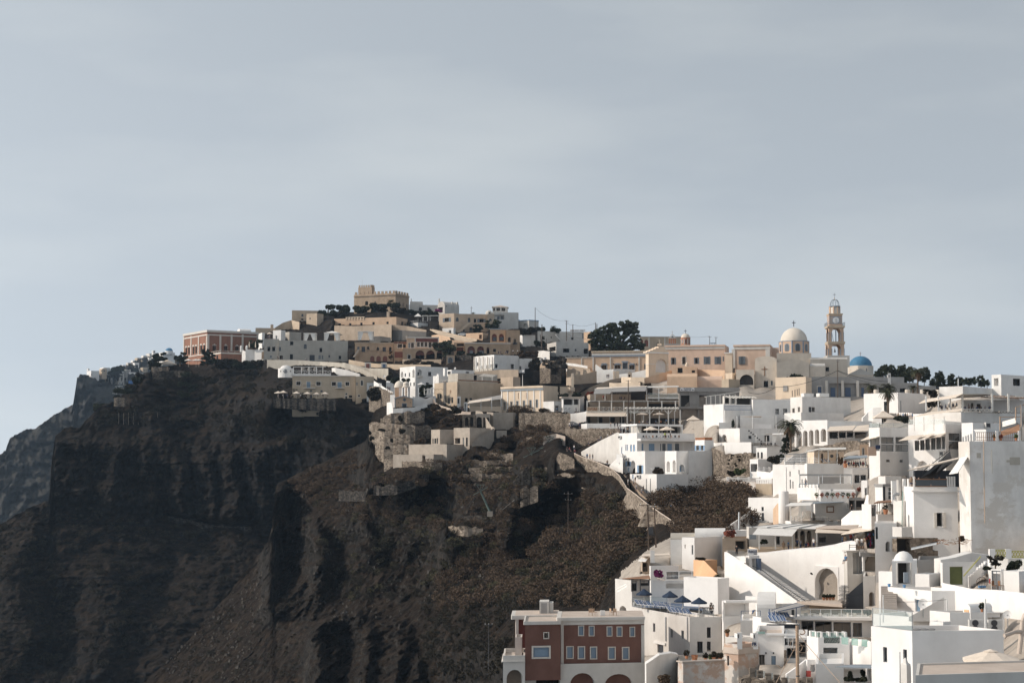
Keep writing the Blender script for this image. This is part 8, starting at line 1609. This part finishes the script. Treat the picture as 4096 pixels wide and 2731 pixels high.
cable('long stay wire from the restaurant pole to the slope',[Pn(2512,1640,541),P(1700,400,500),P(1480,830,445)],.1,.05)
for i,(x,y,sh)in enumerate(((1225,535,'black'),(1248,535,'red'),(1298,530,'white'),(1305,560,'red'))):ps('person resting on the path wall above the ruined house',P(x,y,466),sh,'navy',i,'stand' if i==2 else 'sit','people above the ruined house')
crop('Y')
for i,(x0,y0,x1,y1,D_)in enumerate(((250,1035,270,1190,560),(420,1030,380,1280,545))):a,b_=P(x0,y0,D_),P(x1,y1,D_-4);tag(MB().hexa([b_-V((.8,0,0)),b_+V((.8,0,0)),b_+V((.8,4,0)),b_+V((-.8,4,0)),a-V((.8,0,0)),a+V((.8,0,0)),a+V((.8,4,0)),a+V((-.8,4,0))]).build('old_pier','cd'),('left narrow masonry pier at the foot of the dark cliff','right taller masonry pier at the foot of the dark cliff')[i],'pier')
wr('dry_wall','low dry stone wall on the brown terrace of the cliff','wall',[(540,390,420,540),(700,400,425,528),(830,385,410,520)],'rd',1.2)
pole('thin lamp pole on the slope left of the red house',1452,1205,1440,300,((0,1.4),),.07,mat='md',name='lamp_pole',group='lamp poles')

crop('N');wr('road_ledge','pale paved ledge at the foot of the castle cliff','ledge',[(668,2064,2074,776),(770,2080,2091,772),(830,2098,2108,769),(1005,2106,2117,764)],'rd',9)
crop('Z')
for i,(x0,yt,x1,yb,D_,mt,lb)in enumerate(((1430,905,1560,965,800,'rubble','small stone wall corner on the cliff shoulder'),(1900,520,2110,690,842,'rubble','stone buttress walls below the round parasol'),)):wr('shoulder_wall',lb,'wall',[(x0,yt,yb,D_),(x1,yt,yb,D_)],mt,4,ctrl=0)
um(2100,490,850,235,'broad peaked beige parasol at the cliff edge by the mansion','canvas','parasols on the hill terraces',4,.24,10,.2)
for i,(x,y,cl)in enumerate(((1950,560,[(1950,460,70,80),(2010,400,70,50),(1910,520,50,40)]),)):tree('cliff_tree','wind bent dark tree on the cliff edge left of the mansion',x,y+20,846,cl,'ld',.5,3,2.2,.5)
crop('A')
tree('tree','round dark tree in front of the left end of the mansion',65,1130,838,[(65,1030,60,50),(40,1050,45,40),(100,1060,45,40)],'ld',.4,5,2.2,.45);tree('tree','bushy pine in front of the mansion corner',400,1125,834,[(390,980,35,40),(420,1020,70,50),(400,1080,85,45),(480,1085,55,35)],'ld',.5,6,2.2,.45);tree('tree','dark shrub tree with parasols right of the mansion',990,920,842,[(980,870,60,45),(1040,850,45,35)],'lt',.3,7,2,.45)
for x in(170,265,300):um(x,1070,836,100,'white parasol below the mansion wall','cw','parasols below the mansion',3,.18,8,.3)
rn=random.Random(11)
for i in range(26):bush('bush','dark scrub bush on the slope below the mansion',560+rn.random()*620 if i<16 else rn.random()*1200,1080+rn.random()*70 if i<16 else 1160+rn.random()*340,836-(i>=16)*22,60+rn.random()*40,34+rn.random()*22,('ld','sd')[i%2],i+200,'scrub bushes below the mansion',leaf=.5,dens=2)
wr('terrace_wall','dark stone terrace wall on the cliff below the mansion','wall',[(-200,1200,1235,822),(0,1190,1225,824),(200,1205,1235,820)],'rd',2,ctrl=0)
crop('Z')
for i in range(9):pole('thin pale fence post on the cliff shoulder',1490+i*61,1095+8*(i%2),1215,800,(),.06,mat='conc',name='fence_post',group='fence posts on the cliff shoulder')

crop('Z');rn=random.Random(3)
def fh(x0,yt,x1,yb,D_,label,group=None,mat='white',wins=()):return Bld('far_house',label,'house',x0,x0+(x1-x0)*.35,x1,yt,yb,D_,32,mat,6,par=.3,wins=wins,ctrl=0,group=group)
c1=fh(1088,572,1245,628,2010,'white chapel like house on the tip of the far headland',wins=[(1140,605,1155,628,'d')]);c1.slab(1088,545,1100,575,'white',2,'bell_gable','L',off=-2.2)
c1=fh(1245,545,1340,610,2020,'tall pale house on the far headland',mat='sand',wins=[(1265,565,1285,580,'d'),(1300,565,1320,580,'d')]);fh(1252,532,1382,556,2024,'white top floor with dark roof line on the far headland')
far=[(1520,500,1580,560),(1580,470,1650,530),(1640,440,1720,500),(1690,410,1780,450),(1770,380,1850,430),(1830,355,1960,420),(1660,470,1745,555),(1740,440,1850,540),(1850,410,1900,500),(1540,555,1640,600),(1630,550,1760,610),(1760,530,1850,600),(1490,580,1560,620),(1400,610,1560,740),(1560,590,1720,740),(1240,670,1330,735),(1330,660,1410,735),(1440,700,1560,760),(1260,755,1400,790),(1450,790,1570,825),(1210,745,1260,775),(1380,850,1470,868),(1190,825,1240,840),(1560,740,1680,790),(1420,760,1540,790),(1700,600,1800,650)]
for i,(x0,yt,x1,yb)in enumerate(far):
 b_=fh(x0,yt,x1,yb,2030+(700-yt)*.25+rn.random()*8,'small hazy white house in the terraces of the far village' if i<13 else 'hazy shaded house on the cliff side of the far village','upper houses of the far village' if i<13 else 'cliff side houses of the far village',('white','offw','white','cream')[i%4],[(x0+(x1-x0)*u,yt+(yb-yt)*.35,x0+(x1-x0)*u+10,yt+(yb-yt)*.7,'d')for u in(.5,.75)])
c1=fh(1905,318,1950,352,2090,'small framed rooftop room above the far village',wins=[(1915,325,1925,345,'d'),(1932,325,1944,345,'d')]);c1=fh(1960,340,2195,440,2080,'white church block under the far blue dome',wins=[(2140,355,2152,375,'d')])
c_=P(2120,335,2085);MB().lathe((c_.x,c_.y,c_.z-3),[(4.8,0),(4.8,4),(.1,4.05)],16).build('drum','white',c1.root);dome('dome',(c_.x,c_.y,c_.z+1),4.4,'dome_blue',c1.root,3.7);cross((c_.x,c_.y,c_.z+4.6),1.5,'white',c1.root)
tag(MB().cbox(P(1640,750,2030),4.5,3,5).build('blue_hut','shutter_bright'),'bright blue hut on the far village cliff','hut')
for i,(x,y,rx,ry)in enumerate(((1450,570,60,40),(1500,540,50,35),(1400,590,40,30),(1690,870,45,30),(1700,560,30,20))):bush('bush','hazy dark tree clump in the far village' if i!=3 else 'magenta bougainvillea on the near cliff shoulder',x,y,2025 if i!=3 else 830,rx,ry,'ld' if i!=3 else 'fm',300+i,'far tree clumps' if i!=3 else None,leaf=1.0 if i!=3 else .4,dens=.8)
for i,(x,y,rx,ry)in enumerate(((1260,1030,70,45),(1220,1050,40,40),(1560,830,120,40),(1640,780,100,45),(1720,690,60,45),(1760,640,50,50),(1480,900,50,25))):bush('bush','dark shrub on the skyline of the cliff shoulder',x,y,812+i*3,rx,ry,('ld','sd')[i%2],320+i,'shrubs on the cliff shoulder',leaf=.45,dens=2)
# ================================================================ terrain
def vnoise(p,seed=0):
 """value noise on an (n, 3) array"""
 i=np.floor(p).astype(np.int64);f=p-i;f=f*f*(3-2*f)
 def hsh(a,b,c):
  h=(a*374761393+b*668265263+c*2147483647+seed*1274126177)&0xffffffff
  h=((h^(h>>13))*1274126177)&0xffffffff
  return((h^(h>>16))&0xffff)/65535.0
 r=0
 for dx in(0,1):
  for dy in(0,1):
   for dz in(0,1):
    w=(f[:,0]if dx else 1-f[:,0])*(f[:,1]if dy else 1-f[:,1])*(f[:,2]if dz else 1-f[:,2])
    r=r+w*hsh(i[:,0]+dx,i[:,1]+dy,i[:,2]+dz)
 return r
def fbm(p,oct=5,seed=0,ridged=0):
 a,s,t=1.0,0,0
 for k in range(oct):
  n=vnoise(p*(2.03**k),seed+k);n=1-np.abs(2*n-1)if ridged else n
  s=s+a*n;t+=a;a*=.52
 return s/t
def rbf(pts):
 pts=np.array(pts,float);q=pts[:,:2]/1000.0;v=np.log(pts[:,2])
 d=np.linalg.norm(q[:,None]-q[None],axis=2);K=d+np.eye(len(q))*-.004
 A=np.block([[K,np.ones((len(q),1))],[np.ones((1,len(q))),np.zeros((1,1))]]);w=np.linalg.lstsq(A,np.append(v,0),rcond=None)[0]
 def ev(x,y):
  o=np.empty(len(x))
  for s in range(0,len(x),20000):
   e=np.stack([x[s:s+20000],y[s:s+20000]],1)/1000.0
   o[s:s+20000]=np.linalg.norm(e[:,None]-q[None],axis=2)@w[:-1]+w[-1]
  return np.exp(o)
 return ev
def PnA(x,y,D):
 a,b=(x-W/2)/F,(y-H/2)/F;ry=CP+b*SP;t=D/ry
 return np.stack([a*t,D,(SP-b*CP)*t],1)
def inpoly(x,y,poly):
 r=np.zeros(len(x),bool);n=len(poly)
 for i in range(n):
  (x0,y0),(x1,y1)=poly[i],poly[(i+1)%n]
  c=((y0>y)!=(y1>y))&(x<(x1-x0)*(y-y0)/((y1-y0)if y1!=y0 else 1e-9)+x0);r^=c
 return r
def sheet(name,sil,ybot,dfun,rows,dx,mat,amp,zamp,back=(10,60,.35),seed=1,cliff=(),calm=(),reg=(),town=None,ribs=()):
 """relief surface under a skyline given in photograph pixels, real depths from dfun, plus its far side"""
 sx_=[p[0]for p in sil];sy_=[p[1]for p in sil];xs=np.arange(sx_[0],sx_[-1]+1,dx);yt=np.interp(xs,sx_,sy_)
 t=np.linspace(0,1,rows)**.9;X=np.repeat(xs[None],rows,0);Y=ybot+(yt[None]-ybot)*t[:,None]
 x,y=X.ravel(),Y.ravel();D=dfun(x,y);near=np.ones(len(x))
 for(rx,rd,ry0,ry1)in reg:
  o=np.argsort(rx);rx,rd,ry0,ry1=[np.array(q)[o]for q in(rx,rd,ry0,ry1)]
  s_=(x>rx[0]-2)&(x<rx[-1]+2);xx=x[s_];yy=y[s_];m_=(yy>np.interp(xx,rx,ry0)-1)&(yy<np.interp(xx,rx,ry1)-3)
  near[np.where(s_)[0][(yy>np.interp(xx,rx,ry0)-14)&(yy<np.interp(xx,rx,ry1)+22)]]=.15
  ii=np.where(s_)[0][m_];D[ii]=np.maximum(D[ii],np.interp(x[ii],rx,rd)+1.2)
 p=PnA(x,y,D)
 rough=fbm(p*[.055,.055,.03],6,seed,True)-.55;fine=fbm(p*[.35,.35,.3],4,seed+9)-.5
 k=np.full(len(x),1.0);
 for poly,kk in cliff:k[inpoly(x,y,poly)]=kk
 for poly,kk in calm:k[inpoly(x,y,poly)]=kk
 k*=near;kg=k.reshape(rows,-1).copy()
 for _ in range(6):
  kg[1:-1,1:-1]=(kg[1:-1,1:-1]*2+kg[:-2,1:-1]+kg[2:,1:-1]+kg[1:-1,:-2]+kg[1:-1,2:])/6
 k=kg.ravel()
 flute=fbm(p*[.16,.05,.022],4,seed+4,True)-.5
 strat=fbm(p*[.03,.03,.42],4,seed+6,True)-.5;fin2=fbm(p*[.9,.9,.8],3,seed+15,True)-.5
 D2=D-amp*k*(rough*1.6+fine*.55+strat*.55+fin2*.34)-np.maximum(0,k-1)*amp*flute*1.5
 for pts,am,wl,wr in ribs:
  py_=[q[1]for q in pts];xr=np.interp(y,py_,[q[0]for q in pts])+46*(vnoise(p*[.04,.04,.07],77)-.5)+22*(vnoise(p*[.1,.1,.2],78)-.5);u=x-xr;fy=np.clip(np.minimum(y-py_[0],py_[-1]-y)/70+.5,0,1)
  D2=D2-am*.8*fy*near*np.exp(-(u/np.where(u<0,wl,wr))**2)*(.6+.8*vnoise(p*[.08,.08,.14],55))
 p2=PnA(x,y,D2);p2[:,2]+=zamp*(fine*np.minimum(k,1.5)*1.5);p2[:,0]+=zamp*.8*(fbm(p*.4+7,3,seed+3)-.5)*k
 g=p2.reshape(rows,-1,3)
 n,far,drop=back;top=g[-1];ext=[top+np.array([0,far*(j/n),-drop*far*(j/n)])for j in range(1,n+1)]
 g=np.concatenate([g,np.array(ext)],0);r,c=g.shape[:2]
 idx=np.arange(r*c).reshape(r,c);f=np.stack([idx[:-1,:-1],idx[:-1,1:],idx[1:,1:],idx[1:,:-1]],-1).reshape(-1,4)
 me=bpy.data.meshes.new(name);v=g.reshape(-1,3);me.vertices.add(len(v));me.vertices.foreach_set('co',v.ravel())
 me.loops.add(len(f)*4);me.loops.foreach_set('vertex_index',f.ravel().astype(np.int32));me.polygons.add(len(f))
 me.polygons.foreach_set('loop_start',np.arange(0,len(f)*4,4,dtype=np.int32));me.polygons.foreach_set('loop_total',np.full(len(f),4,dtype=np.int32))
 me.update(calc_edges=True);me.materials.append(M[mat])
 if town:me.materials.append(M['town_ground']);cx,cy=np.append(x,np.repeat(xs[None],n,0).ravel()),np.append(y,np.repeat(yt[None],n,0).ravel());me.polygons.foreach_set('material_index',inpoly(cx,cy,town)[f[:,0]].astype(np.int32))
 me.polygons.foreach_set('use_smooth',np.ones(len(f),bool))
 o=bpy.data.objects.new(name,me);col.objects.link(o);tag(o,kind='structure')
 return g[:rows],xs,yt,t,ybot
def rockmat(name,rock,dark,earth,scrub,hscale=1.0):
 m,nt,b=nodes(name)
 pos=geo_pos(nt);g=nt.nodes.new('ShaderNodeNewGeometry');sep=nt.nodes.new('ShaderNodeSeparateXYZ');nt.links.new(g.outputs['Normal'],sep.inputs[0])
 n1=N(nt,'ShaderNodeTexNoise',Scale=.09*hscale,Detail=9.0,Roughness=.68);nt.links.new(pos,n1.inputs['Vector'])
 n2=N(nt,'ShaderNodeTexNoise',Scale=.7*hscale,Detail=8.0,Roughness=.72);nt.links.new(pos,n2.inputs['Vector'])
 n3=N(nt,'ShaderNodeTexVoronoi',Scale=.55*hscale);nt.links.new(geo_pos(nt,(1,1,.6)),n3.inputs['Vector'])
 rk=ramp(nt,n2.outputs['Fac'],[(.28,dark),(.52,rock),(.78,mul(rock,1.9))]);er=ramp(nt,n2.outputs['Fac'],[(.3,mul(earth,.55)),(.55,earth),(.75,scrub)])
 sl=N(nt,'ShaderNodeMath',operation='ABSOLUTE');nt.links.new(sep.outputs['Z'],sl.inputs[0])
 ad=N(nt,'ShaderNodeMath',operation='MULTIPLY_ADD');nt.links.new(n1.outputs['Fac'],ad.inputs[0]);ad.inputs[1].default_value=.9;nt.links.new(sl.outputs[0],ad.inputs[2])
 n4=N(nt,'ShaderNodeTexNoise',Scale=.28*hscale,Detail=7.0,Roughness=.75);nt.links.new(geo_pos(nt,(1,1,.55)),n4.inputs['Vector'])
 f=ramp(nt,ad.outputs[0],[(.72,(0,0,0)),(.98,(1,1,1))])
 mx=N(nt,'ShaderNodeMixRGB');nt.links.new(f,mx.inputs['Fac']);nt.links.new(rk,mx.inputs['Color1']);nt.links.new(er,mx.inputs['Color2'])
 m5=N(nt,'ShaderNodeMixRGB',blend_type='MULTIPLY');m5.inputs['Fac'].default_value=1;nt.links.new(mx.outputs[0],m5.inputs['Color1']);nt.links.new(ramp(nt,n4.outputs['Fac'],[(.32,mul((1,1,1.03),.35 if hscale>.5 else .8)),(.5,(.95,.93,.92)),(.68,(2.1,1.95,1.8)if hscale>.5 else(1.15,1.12,1.1))]),m5.inputs['Color2']);nt.links.new(m5.outputs[0],b.inputs['Base Color']);b.inputs['Roughness'].default_value=.95;b.inputs['Specular IOR Level'].default_value=.1
 bp=N(nt,'ShaderNodeBump',Strength=.9,Distance=1.2);nt.links.new(n2.outputs['Fac'],bp.inputs['Height'])
 bp2=N(nt,'ShaderNodeBump',Strength=.5,Distance=.8);nt.links.new(n3.outputs['Distance'],bp2.inputs['Height']);nt.links.new(bp.outputs[0],bp2.inputs['Normal']);nt.links.new(bp2.outputs[0],b.inputs['Normal'])
 M[name]=m
pls('town_ground',(.42,.37,.32),.3)
rockmat('rock_near',(.029,.0265,.024),(.004,.004,.004),(.023,.017,.0125),(.040,.028,.019));rockmat('rock_mid',(.019,.0185,.0185),(.003,.0032,.0036),(.020,.0158,.0125),(.034,.0255,.018),.7);rockmat('rock_far',(.058,.058,.058),(.034,.035,.037),(.056,.054,.049),(.066,.061,.053),.4)  # far rock: base colour lightened to carry part of the distance haze

SIL1=[(-500,2150),(-200,1990),(0,1818),(22,1800),(41,1750),(102,1718),(140,1714),(182,1686),(210,1663),(271,1628),(293,1619),(299,1577),(303,1542),(308,1507),(322,1500),(398,1499),(446,1482),(510,1458),(574,1428),(640,1425),(760,1440),(900,1460),(1100,1480)]
d1=rbf([(0,1850,1850),(300,1640,1980),(305,1510,2000),(400,1505,2030),(700,1430,2150),(400,1620,1950),(600,1560,2050),(100,2050,1780),(500,2000,1800),(-400,2100,1760),(0,2500,1600),(600,2500,1600),(1100,1500,2100),(900,2000,1850),(-300,2700,1550)])
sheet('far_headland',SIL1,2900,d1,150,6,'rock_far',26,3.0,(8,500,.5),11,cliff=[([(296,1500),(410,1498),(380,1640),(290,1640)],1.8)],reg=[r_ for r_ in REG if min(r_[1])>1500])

SIL2=[(-500,2330),(-200,2190),(0,2098),(105,2035),(196,2000),(204,1900),(210,1810),(220,1746),(236,1729),(261,1710),(319,1711),(341,1684),(383,1640),(411,1617),(456,1607),(497,1573),(526,1545),(558,1502),(590,1488),(640,1470),(735,1452),(900,1430),(1010,1355),(1060,1335),(1170,1292),(1260,1262),(1400,1248),(1650,1248),(1850,1270),(2000,1290),(2150,1325),(2350,1365),(2560,1410),(2800,1430),(3000,1450),(3300,1490),(3600,1530),(3900,1570),(4500,1600)]
m2=[(x,y,D)for x,y,D in CTRL if D>640 and x<2500 and not(x>1480 and D<690)]
m2+=[(0,2110,765),(210,1990,772),(215,1780,790),(330,1700,800),(500,1590,815),(600,1500,830),(700,1470,848),(300,2060,765),(600,2050,770),(900,2050,772),(1100,2100,772),(700,1730,800),(950,1700,790),(1150,1650,768),(1250,1640,745),(1000,1900,782),(1380,1640,715),(1420,1740,705),(0,2400,716),(300,2731,682),(700,2731,672),(600,2400,720),(1000,2500,700),(-400,2300,745),(-400,2731,690),(1500,2000,740),(2000,1900,760),(2700,1500,735),(3000,1480,745),(3500,1560,740),(4100,1600,730),(2600,2000,770),(3500,2100,780),(4300,2500,760),(2000,2800,730),(3000,2800,740),(900,1480,842),(1400,1260,950),(2300,1600,735)]
C2=[(205,1760),(330,1740),(450,1770),(700,1760),(1000,1790),(1160,1760),(1170,2090),(900,2090),(600,2040),(205,2000)]
G2=sheet('castle_hill',SIL2,2950,rbf(m2),330,7,'rock_mid',7,.9,(8,260,.42),21,cliff=[(C2,2.2)],ribs=[([(225,1740),(215,2000)],16,40,50),([(330,1750),(350,2010)],15,70,22),([(470,1770),(455,2030)],20,60,20),([(590,1790),(610,2040)],14,70,18),([(700,1800),(735,2060)],19,60,22),([(840,1800),(850,2080)],15,55,16),([(930,1810),(955,2100)],22,60,20),([(1050,1800),(1060,2110)],16,50,25),([(560,1600),(640,1760)],8,60,40),([(980,1560),(900,1760)],12,60,35),([(120,2080),(60,2300),(150,2600)],14,120,45),([(420,2250),(480,2500),(380,2731)],12,130,50),([(700,2200),(640,2450)],-14,90,90),([(250,2350),(240,2731)],-9,50,80)],reg=[r_ for r_ in REG if min(r_[1])>640],calm=[([(1000,1200),(2600,1200),(2600,1640),(1000,1560)],.12),([(2500,1300),(4500,1300),(4500,3000),(2500,3000)],.1)])

SIL3=[(300,2960),(560,2735),(700,2622),(870,2422),(1000,2262),(1056,2190),(1064,2175),(1078,2150),(1090,2090),(1098,2010),(1104,1950),(1112,1934),(1158,1908),(1224,1876),(1289,1850),(1421,1785),(1464,1762),(1482,1690),(1500,1640),(1560,1610),(1700,1590),(1900,1560),(2200,1545),(2400,1530),(2700,1505),(3000,1490),(3300,1500),(3600,1550),(3900,1565),(4500,1590)]
m3=[(x,y,D)for x,y,D in CTRL if D<690 and x>1440]
m3+=[(560,2735,560),(870,2422,585),(1060,2200,596),(900,2700,520),(1000,2500,545),(1112,1940,592),(1160,2100,560),(1180,2350,540),(1250,1900,590),(1400,1800,590),(1450,1950,560),(1700,1960,540),(1900,1860,545),(2050,1800,560),(2150,1700,574),(1500,2150,525),(1800,2080,515),(1650,2300,490),(1400,2350,505),(1250,2550,480),(1300,2731,455),(1500,2700,440),(1750,2600,425),(1900,2400,440),(2000,2200,470),(2150,2000,500),(2300,2000,476),(2250,2200,440),(2400,2100,420),(2450,2250,360),(2350,2350,372),(2420,2330,330),(1950,2731,380),(2000,2900,330),(2200,2450,360),(2440,2480,300),(2620,2000,400),(2750,1960,398),(2900,1990,385),(2700,2080,360),(2850,2120,345),(2950,2050,355),(2700,2800,200),(3300,2850,165),(4200,2850,130),(4300,1700,400),(4300,2200,230)]
seen=[];
for q_ in m3:
 if all(abs(q_[0]-s_[0])+abs(q_[1]-s_[1])>7 for s_ in seen):seen.append(q_)
CL3=[([(1090,1940),(1180,1960),(1230,2100),(1300,2250),(1260,2480),(1050,2450),(1060,2190)],2.6),([(1250,2500),(1420,2440),(1650,2500),(1700,2731),(1650,2950),(1200,2950)],2.2),([(1400,2180),(1750,2130),(1780,2300),(1600,2400),(1350,2400)],1.6),([(2000,2060),(2130,2060),(2100,2200),(1980,2200)],1.8)]
G3=sheet('near_hillside',SIL3,2960,rbf(seen),420,5.5,'rock_near',5.0,.8,(6,70,.25),31,cliff=CL3,ribs=[([(1108,1930),(1096,2100),(1078,2300),(1090,2470)],22,30,34),([(1170,1990),(1200,2150),(1185,2330)],-20,34,45),([(1265,2080),(1290,2250),(1262,2420)],13,40,22),([(1345,2150),(1365,2420)],-12,40,50),([(1440,2050),(1500,2250)],10,70,30),([(1300,2470),(1270,2620),(1290,2800)],18,50,30),([(1400,2500),(1390,2800)],-14,35,40),([(1480,2480),(1470,2800)],15,45,22),([(1620,2520),(1580,2800)],14,50,24),([(1700,2150),(1640,2300)],-20,120,70),([(1790,2100),(1800,2240)],12,50,26),([(2040,2050),(2010,2230)],12,40,26),([(2110,2080),(2120,2260)],-10,40,60),([(1900,2350),(1850,2731)],7,90,40),([(2230,2130),(2200,2380)],6,80,40)],reg=[r_ for r_ in REG if min(r_[1])<700],town=[(2460,2460),(2480,2290),(2600,2190),(2740,2120),(2960,2090),(2960,1970),(2760,1940),(2640,1880),(2600,1500),(4600,1400),(4600,3100),(2460,3100)],calm=[([(2480,1400),(4500,1400),(4500,3000),(2620,3000)],.08),([(1560,1500),(2600,1500),(2600,1680),(1560,1660)],.15),([(560,2740),(1050,2230),(1090,2440),(900,2740)],.55)])

sea=MB().quad((-40000,-2000,-225),(40000,-2000,-225),(40000,50000,-225),(-40000,50000,-225));plain('sea',(.02,.05,.08),.25);tag(sea.build('sea','sea'),kind='structure')

def on_sheet(G,px,py):
 g,xs,yt,t,yb=G;j=np.clip(((px-xs[0])/(xs[1]-xs[0])).astype(int),0,len(xs)-1);tt=np.clip((py-yb)/(yt[j]-yb),0,1);i=np.clip(np.searchsorted(t,tt),0,len(t)-1)
 return g[i,j]
def scatter(name,polys,mat,leaf,seed,label,G=None):
 rnd=random.Random(seed);C=[]
 for poly,n,r0_,r1_,per in polys:
  x0,x1=min(p[0]for p in poly),max(p[0]for p in poly);y0,y1=min(p[1]for p in poly),max(p[1]for p in poly);c=0;it=0
  while c<n and it<n*30:
   it+=1;px,py=rnd.uniform(x0,x1),rnd.uniform(y0,y1)
   if not inpoly(np.array([px]),np.array([py]),poly)[0]:continue
   q=on_sheet(G or G3,np.array([px]),np.array([py]))[0];r=rnd.uniform(r0_,r1_)*rnd.choice((.6,.8,1,1,1.4));c+=1
   C.append((q[0],q[1],q[2]+r*.25,r,int(per*3*max(.5,r*r))))
 C=np.array(C);k=np.repeat(np.arange(len(C)),C[:,4].astype(int));n=len(k);g=np.random.default_rng(seed)
 d=g.normal(size=(n,3));d/=np.linalg.norm(d,axis=1)[:,None];d*=(.5+.5*g.random(n)**.6)[:,None]*C[k,3][:,None];d[:,2]*=.62;d[:,:2]*=1.15
 p=C[k,:3]+d;a=g.normal(size=(n,3));a/=np.linalg.norm(a,axis=1)[:,None];b=np.cross(a,g.normal(size=(n,3)));b/=np.linalg.norm(b,axis=1)[:,None];s=(leaf*g.uniform(.5,1.3,n))[:,None]
 v=np.stack([p-a*s-b*s*.5,p+a*s-b*s*.5,p+b*s*.9],1).reshape(-1,3);f=np.arange(n*3).reshape(-1,3)
 me=bpy.data.meshes.new(name);me.vertices.add(n*3);me.vertices.foreach_set('co',v.ravel());me.loops.add(n*3);me.loops.foreach_set('vertex_index',f.ravel().astype(np.int32));me.polygons.add(n)
 me.polygons.foreach_set('loop_start',np.arange(0,n*3,3,dtype=np.int32));me.polygons.foreach_set('loop_total',np.full(n,3,dtype=np.int32));me.update(calc_edges=True);me.materials.append(M[mat])
 o=bpy.data.objects.new(name,me);col.objects.link(o);return tag(o,label,'scrub',kind='stuff')
SC=[(2250,2040),(2420,1960),(2560,2060),(2610,2180),(2480,2270),(2400,2420),(2200,2420),(1980,2420),(1750,2450),(1800,2250),(2000,2150)]
scatter('brown_scrub',[(SC,300,1.2,3.0,34),([(2640,1990),(2800,1930),(2990,1960),(2980,2080),(2900,2150),(2800,2180),(2690,2100)],150,1.4,3.2,34),([(1500,1900),(2000,1800),(2250,1960),(2000,2150),(1500,2120),(1200,2000)],240,.7,2.0,30),([(2050,1650),(2200,1640),(2180,1780),(2000,1800)],110,.8,2.0,60),([(1150,1930),(1450,1800),(1480,1870),(1250,2010)],110,.6,1.5,45)],'sb',.2,5,'dry brown scrub covering the cliff slope')
scatter('dark_scrub',[([(1700,2400),(2050,2300),(2400,2300),(2400,2400),(2060,2460),(2010,2731),(1700,2700)],420,.5,1.4,60),([(1150,2100),(1900,2080),(1900,2350),(1400,2420)],220,.5,1.5,45),([(700,2660),(1060,2260),(1250,2500),(1200,2731),(750,2731)],160,.4,1.1,40),(SC,160,.8,1.8,60)],'sd',.18,6,'dark green and grey scrub on the shaded slope')
scatter('olive_scrub',[(SC,110,.7,1.9,30),([(1500,1900),(2000,1800),(2250,1960),(1900,2350),(1400,2400),(1200,2000)],190,.6,1.8,26),([(2640,1990),(2800,1930),(2990,1960),(2900,2150),(2690,2100)],30,.8,1.8,30)],'scrub_olive',.2,12,'olive green shrubs dotted over the cliff slope')
scatter('hill_scrub',[([(420,1640),(700,1480),(1150,1460),(1240,1600),(1420,1660),(1380,1800),(1000,1760),(700,1700),(420,1700)],330,.8,2.2,22),([(0,2110),(220,2010),(700,2080),(1040,2150),(700,2550),(300,2731),(0,2731)],420,.7,2.0,18),([(230,1740),(420,1640),(420,1740),(700,1740),(1150,1800),(1150,2050),(230,1990)],130,.6,1.5,18)],'sd',.32,8,'dark scrub on the castle hill and its lower slope',G2)
def stones(name,polys,mat,seed,label):
 rnd=random.Random(seed);mb=MB()
 for poly,n,r0_,r1_ in polys:
  x0,x1=min(p[0]for p in poly),max(p[0]for p in poly);y0,y1=min(p[1]for p in poly),max(p[1]for p in poly);c=0
  while c<n:
   px,py=rnd.uniform(x0,x1),rnd.uniform(y0,y1)
   if not inpoly(np.array([px]),np.array([py]),poly)[0]:continue
   q=V(on_sheet(G3,np.array([px]),np.array([py]))[0]);r=rnd.uniform(r0_,r1_)*rnd.choice((.5,.7,1,1.6));c+=1
   vs=[q+V((rnd.uniform(.6,1.1)*math.cos(k*2.1+rnd.random())*r,rnd.uniform(.6,1.1)*math.sin(k*2.1)*r,rnd.uniform(-.6,-.2)*r))for k in range(3)]+[q+V((rnd.uniform(.3,.8)*math.cos(k*2.1+.9)*r,rnd.uniform(.3,.8)*math.sin(k*2.1+.9)*r,rnd.uniform(.4,.9)*r))for k in range(3)]
   mb.add(vs,[(0,1,4,3),(1,2,5,4),(2,0,3,5),(3,4,5),(2,1,0)])
 return tag(mb.build(name,mat),label,'stones',kind='stuff')
pls('stone_grey',(.075,.068,.06),.3)
stones('scree_stones',[([(620,2700),(1050,2240),(1080,2440),(1000,2731)],420,.2,.6),([(1150,1940),(1900,1900),(2300,2100),(2300,2400),(1300,2500)],700,.2,.6)],'stone_grey',3,'loose grey stones on the scree and slopes')

hz,nt,b=nodes('haze');nt.nodes.remove(b);pv=nt.nodes.new('ShaderNodeVolumePrincipled');pv.inputs['Density'].default_value=HAZE;pv.inputs['Color'].default_value=(.56,.76,1.0,1);pv.inputs['Anisotropy'].default_value=.2
nt.links.new(pv.outputs[0],nt.nodes['Material Output'].inputs['Volume']);M['haze']=hz
tag(MB().hexa([(-1600,-40,-227),(1800,-40,-227),(1800,2800,-227),(-1600,2800,-227),(-1600,-40,180),(1800,-40,180),(1800,2800,180),(-1600,2800,180)]).build('haze','haze'),kind='stuff')
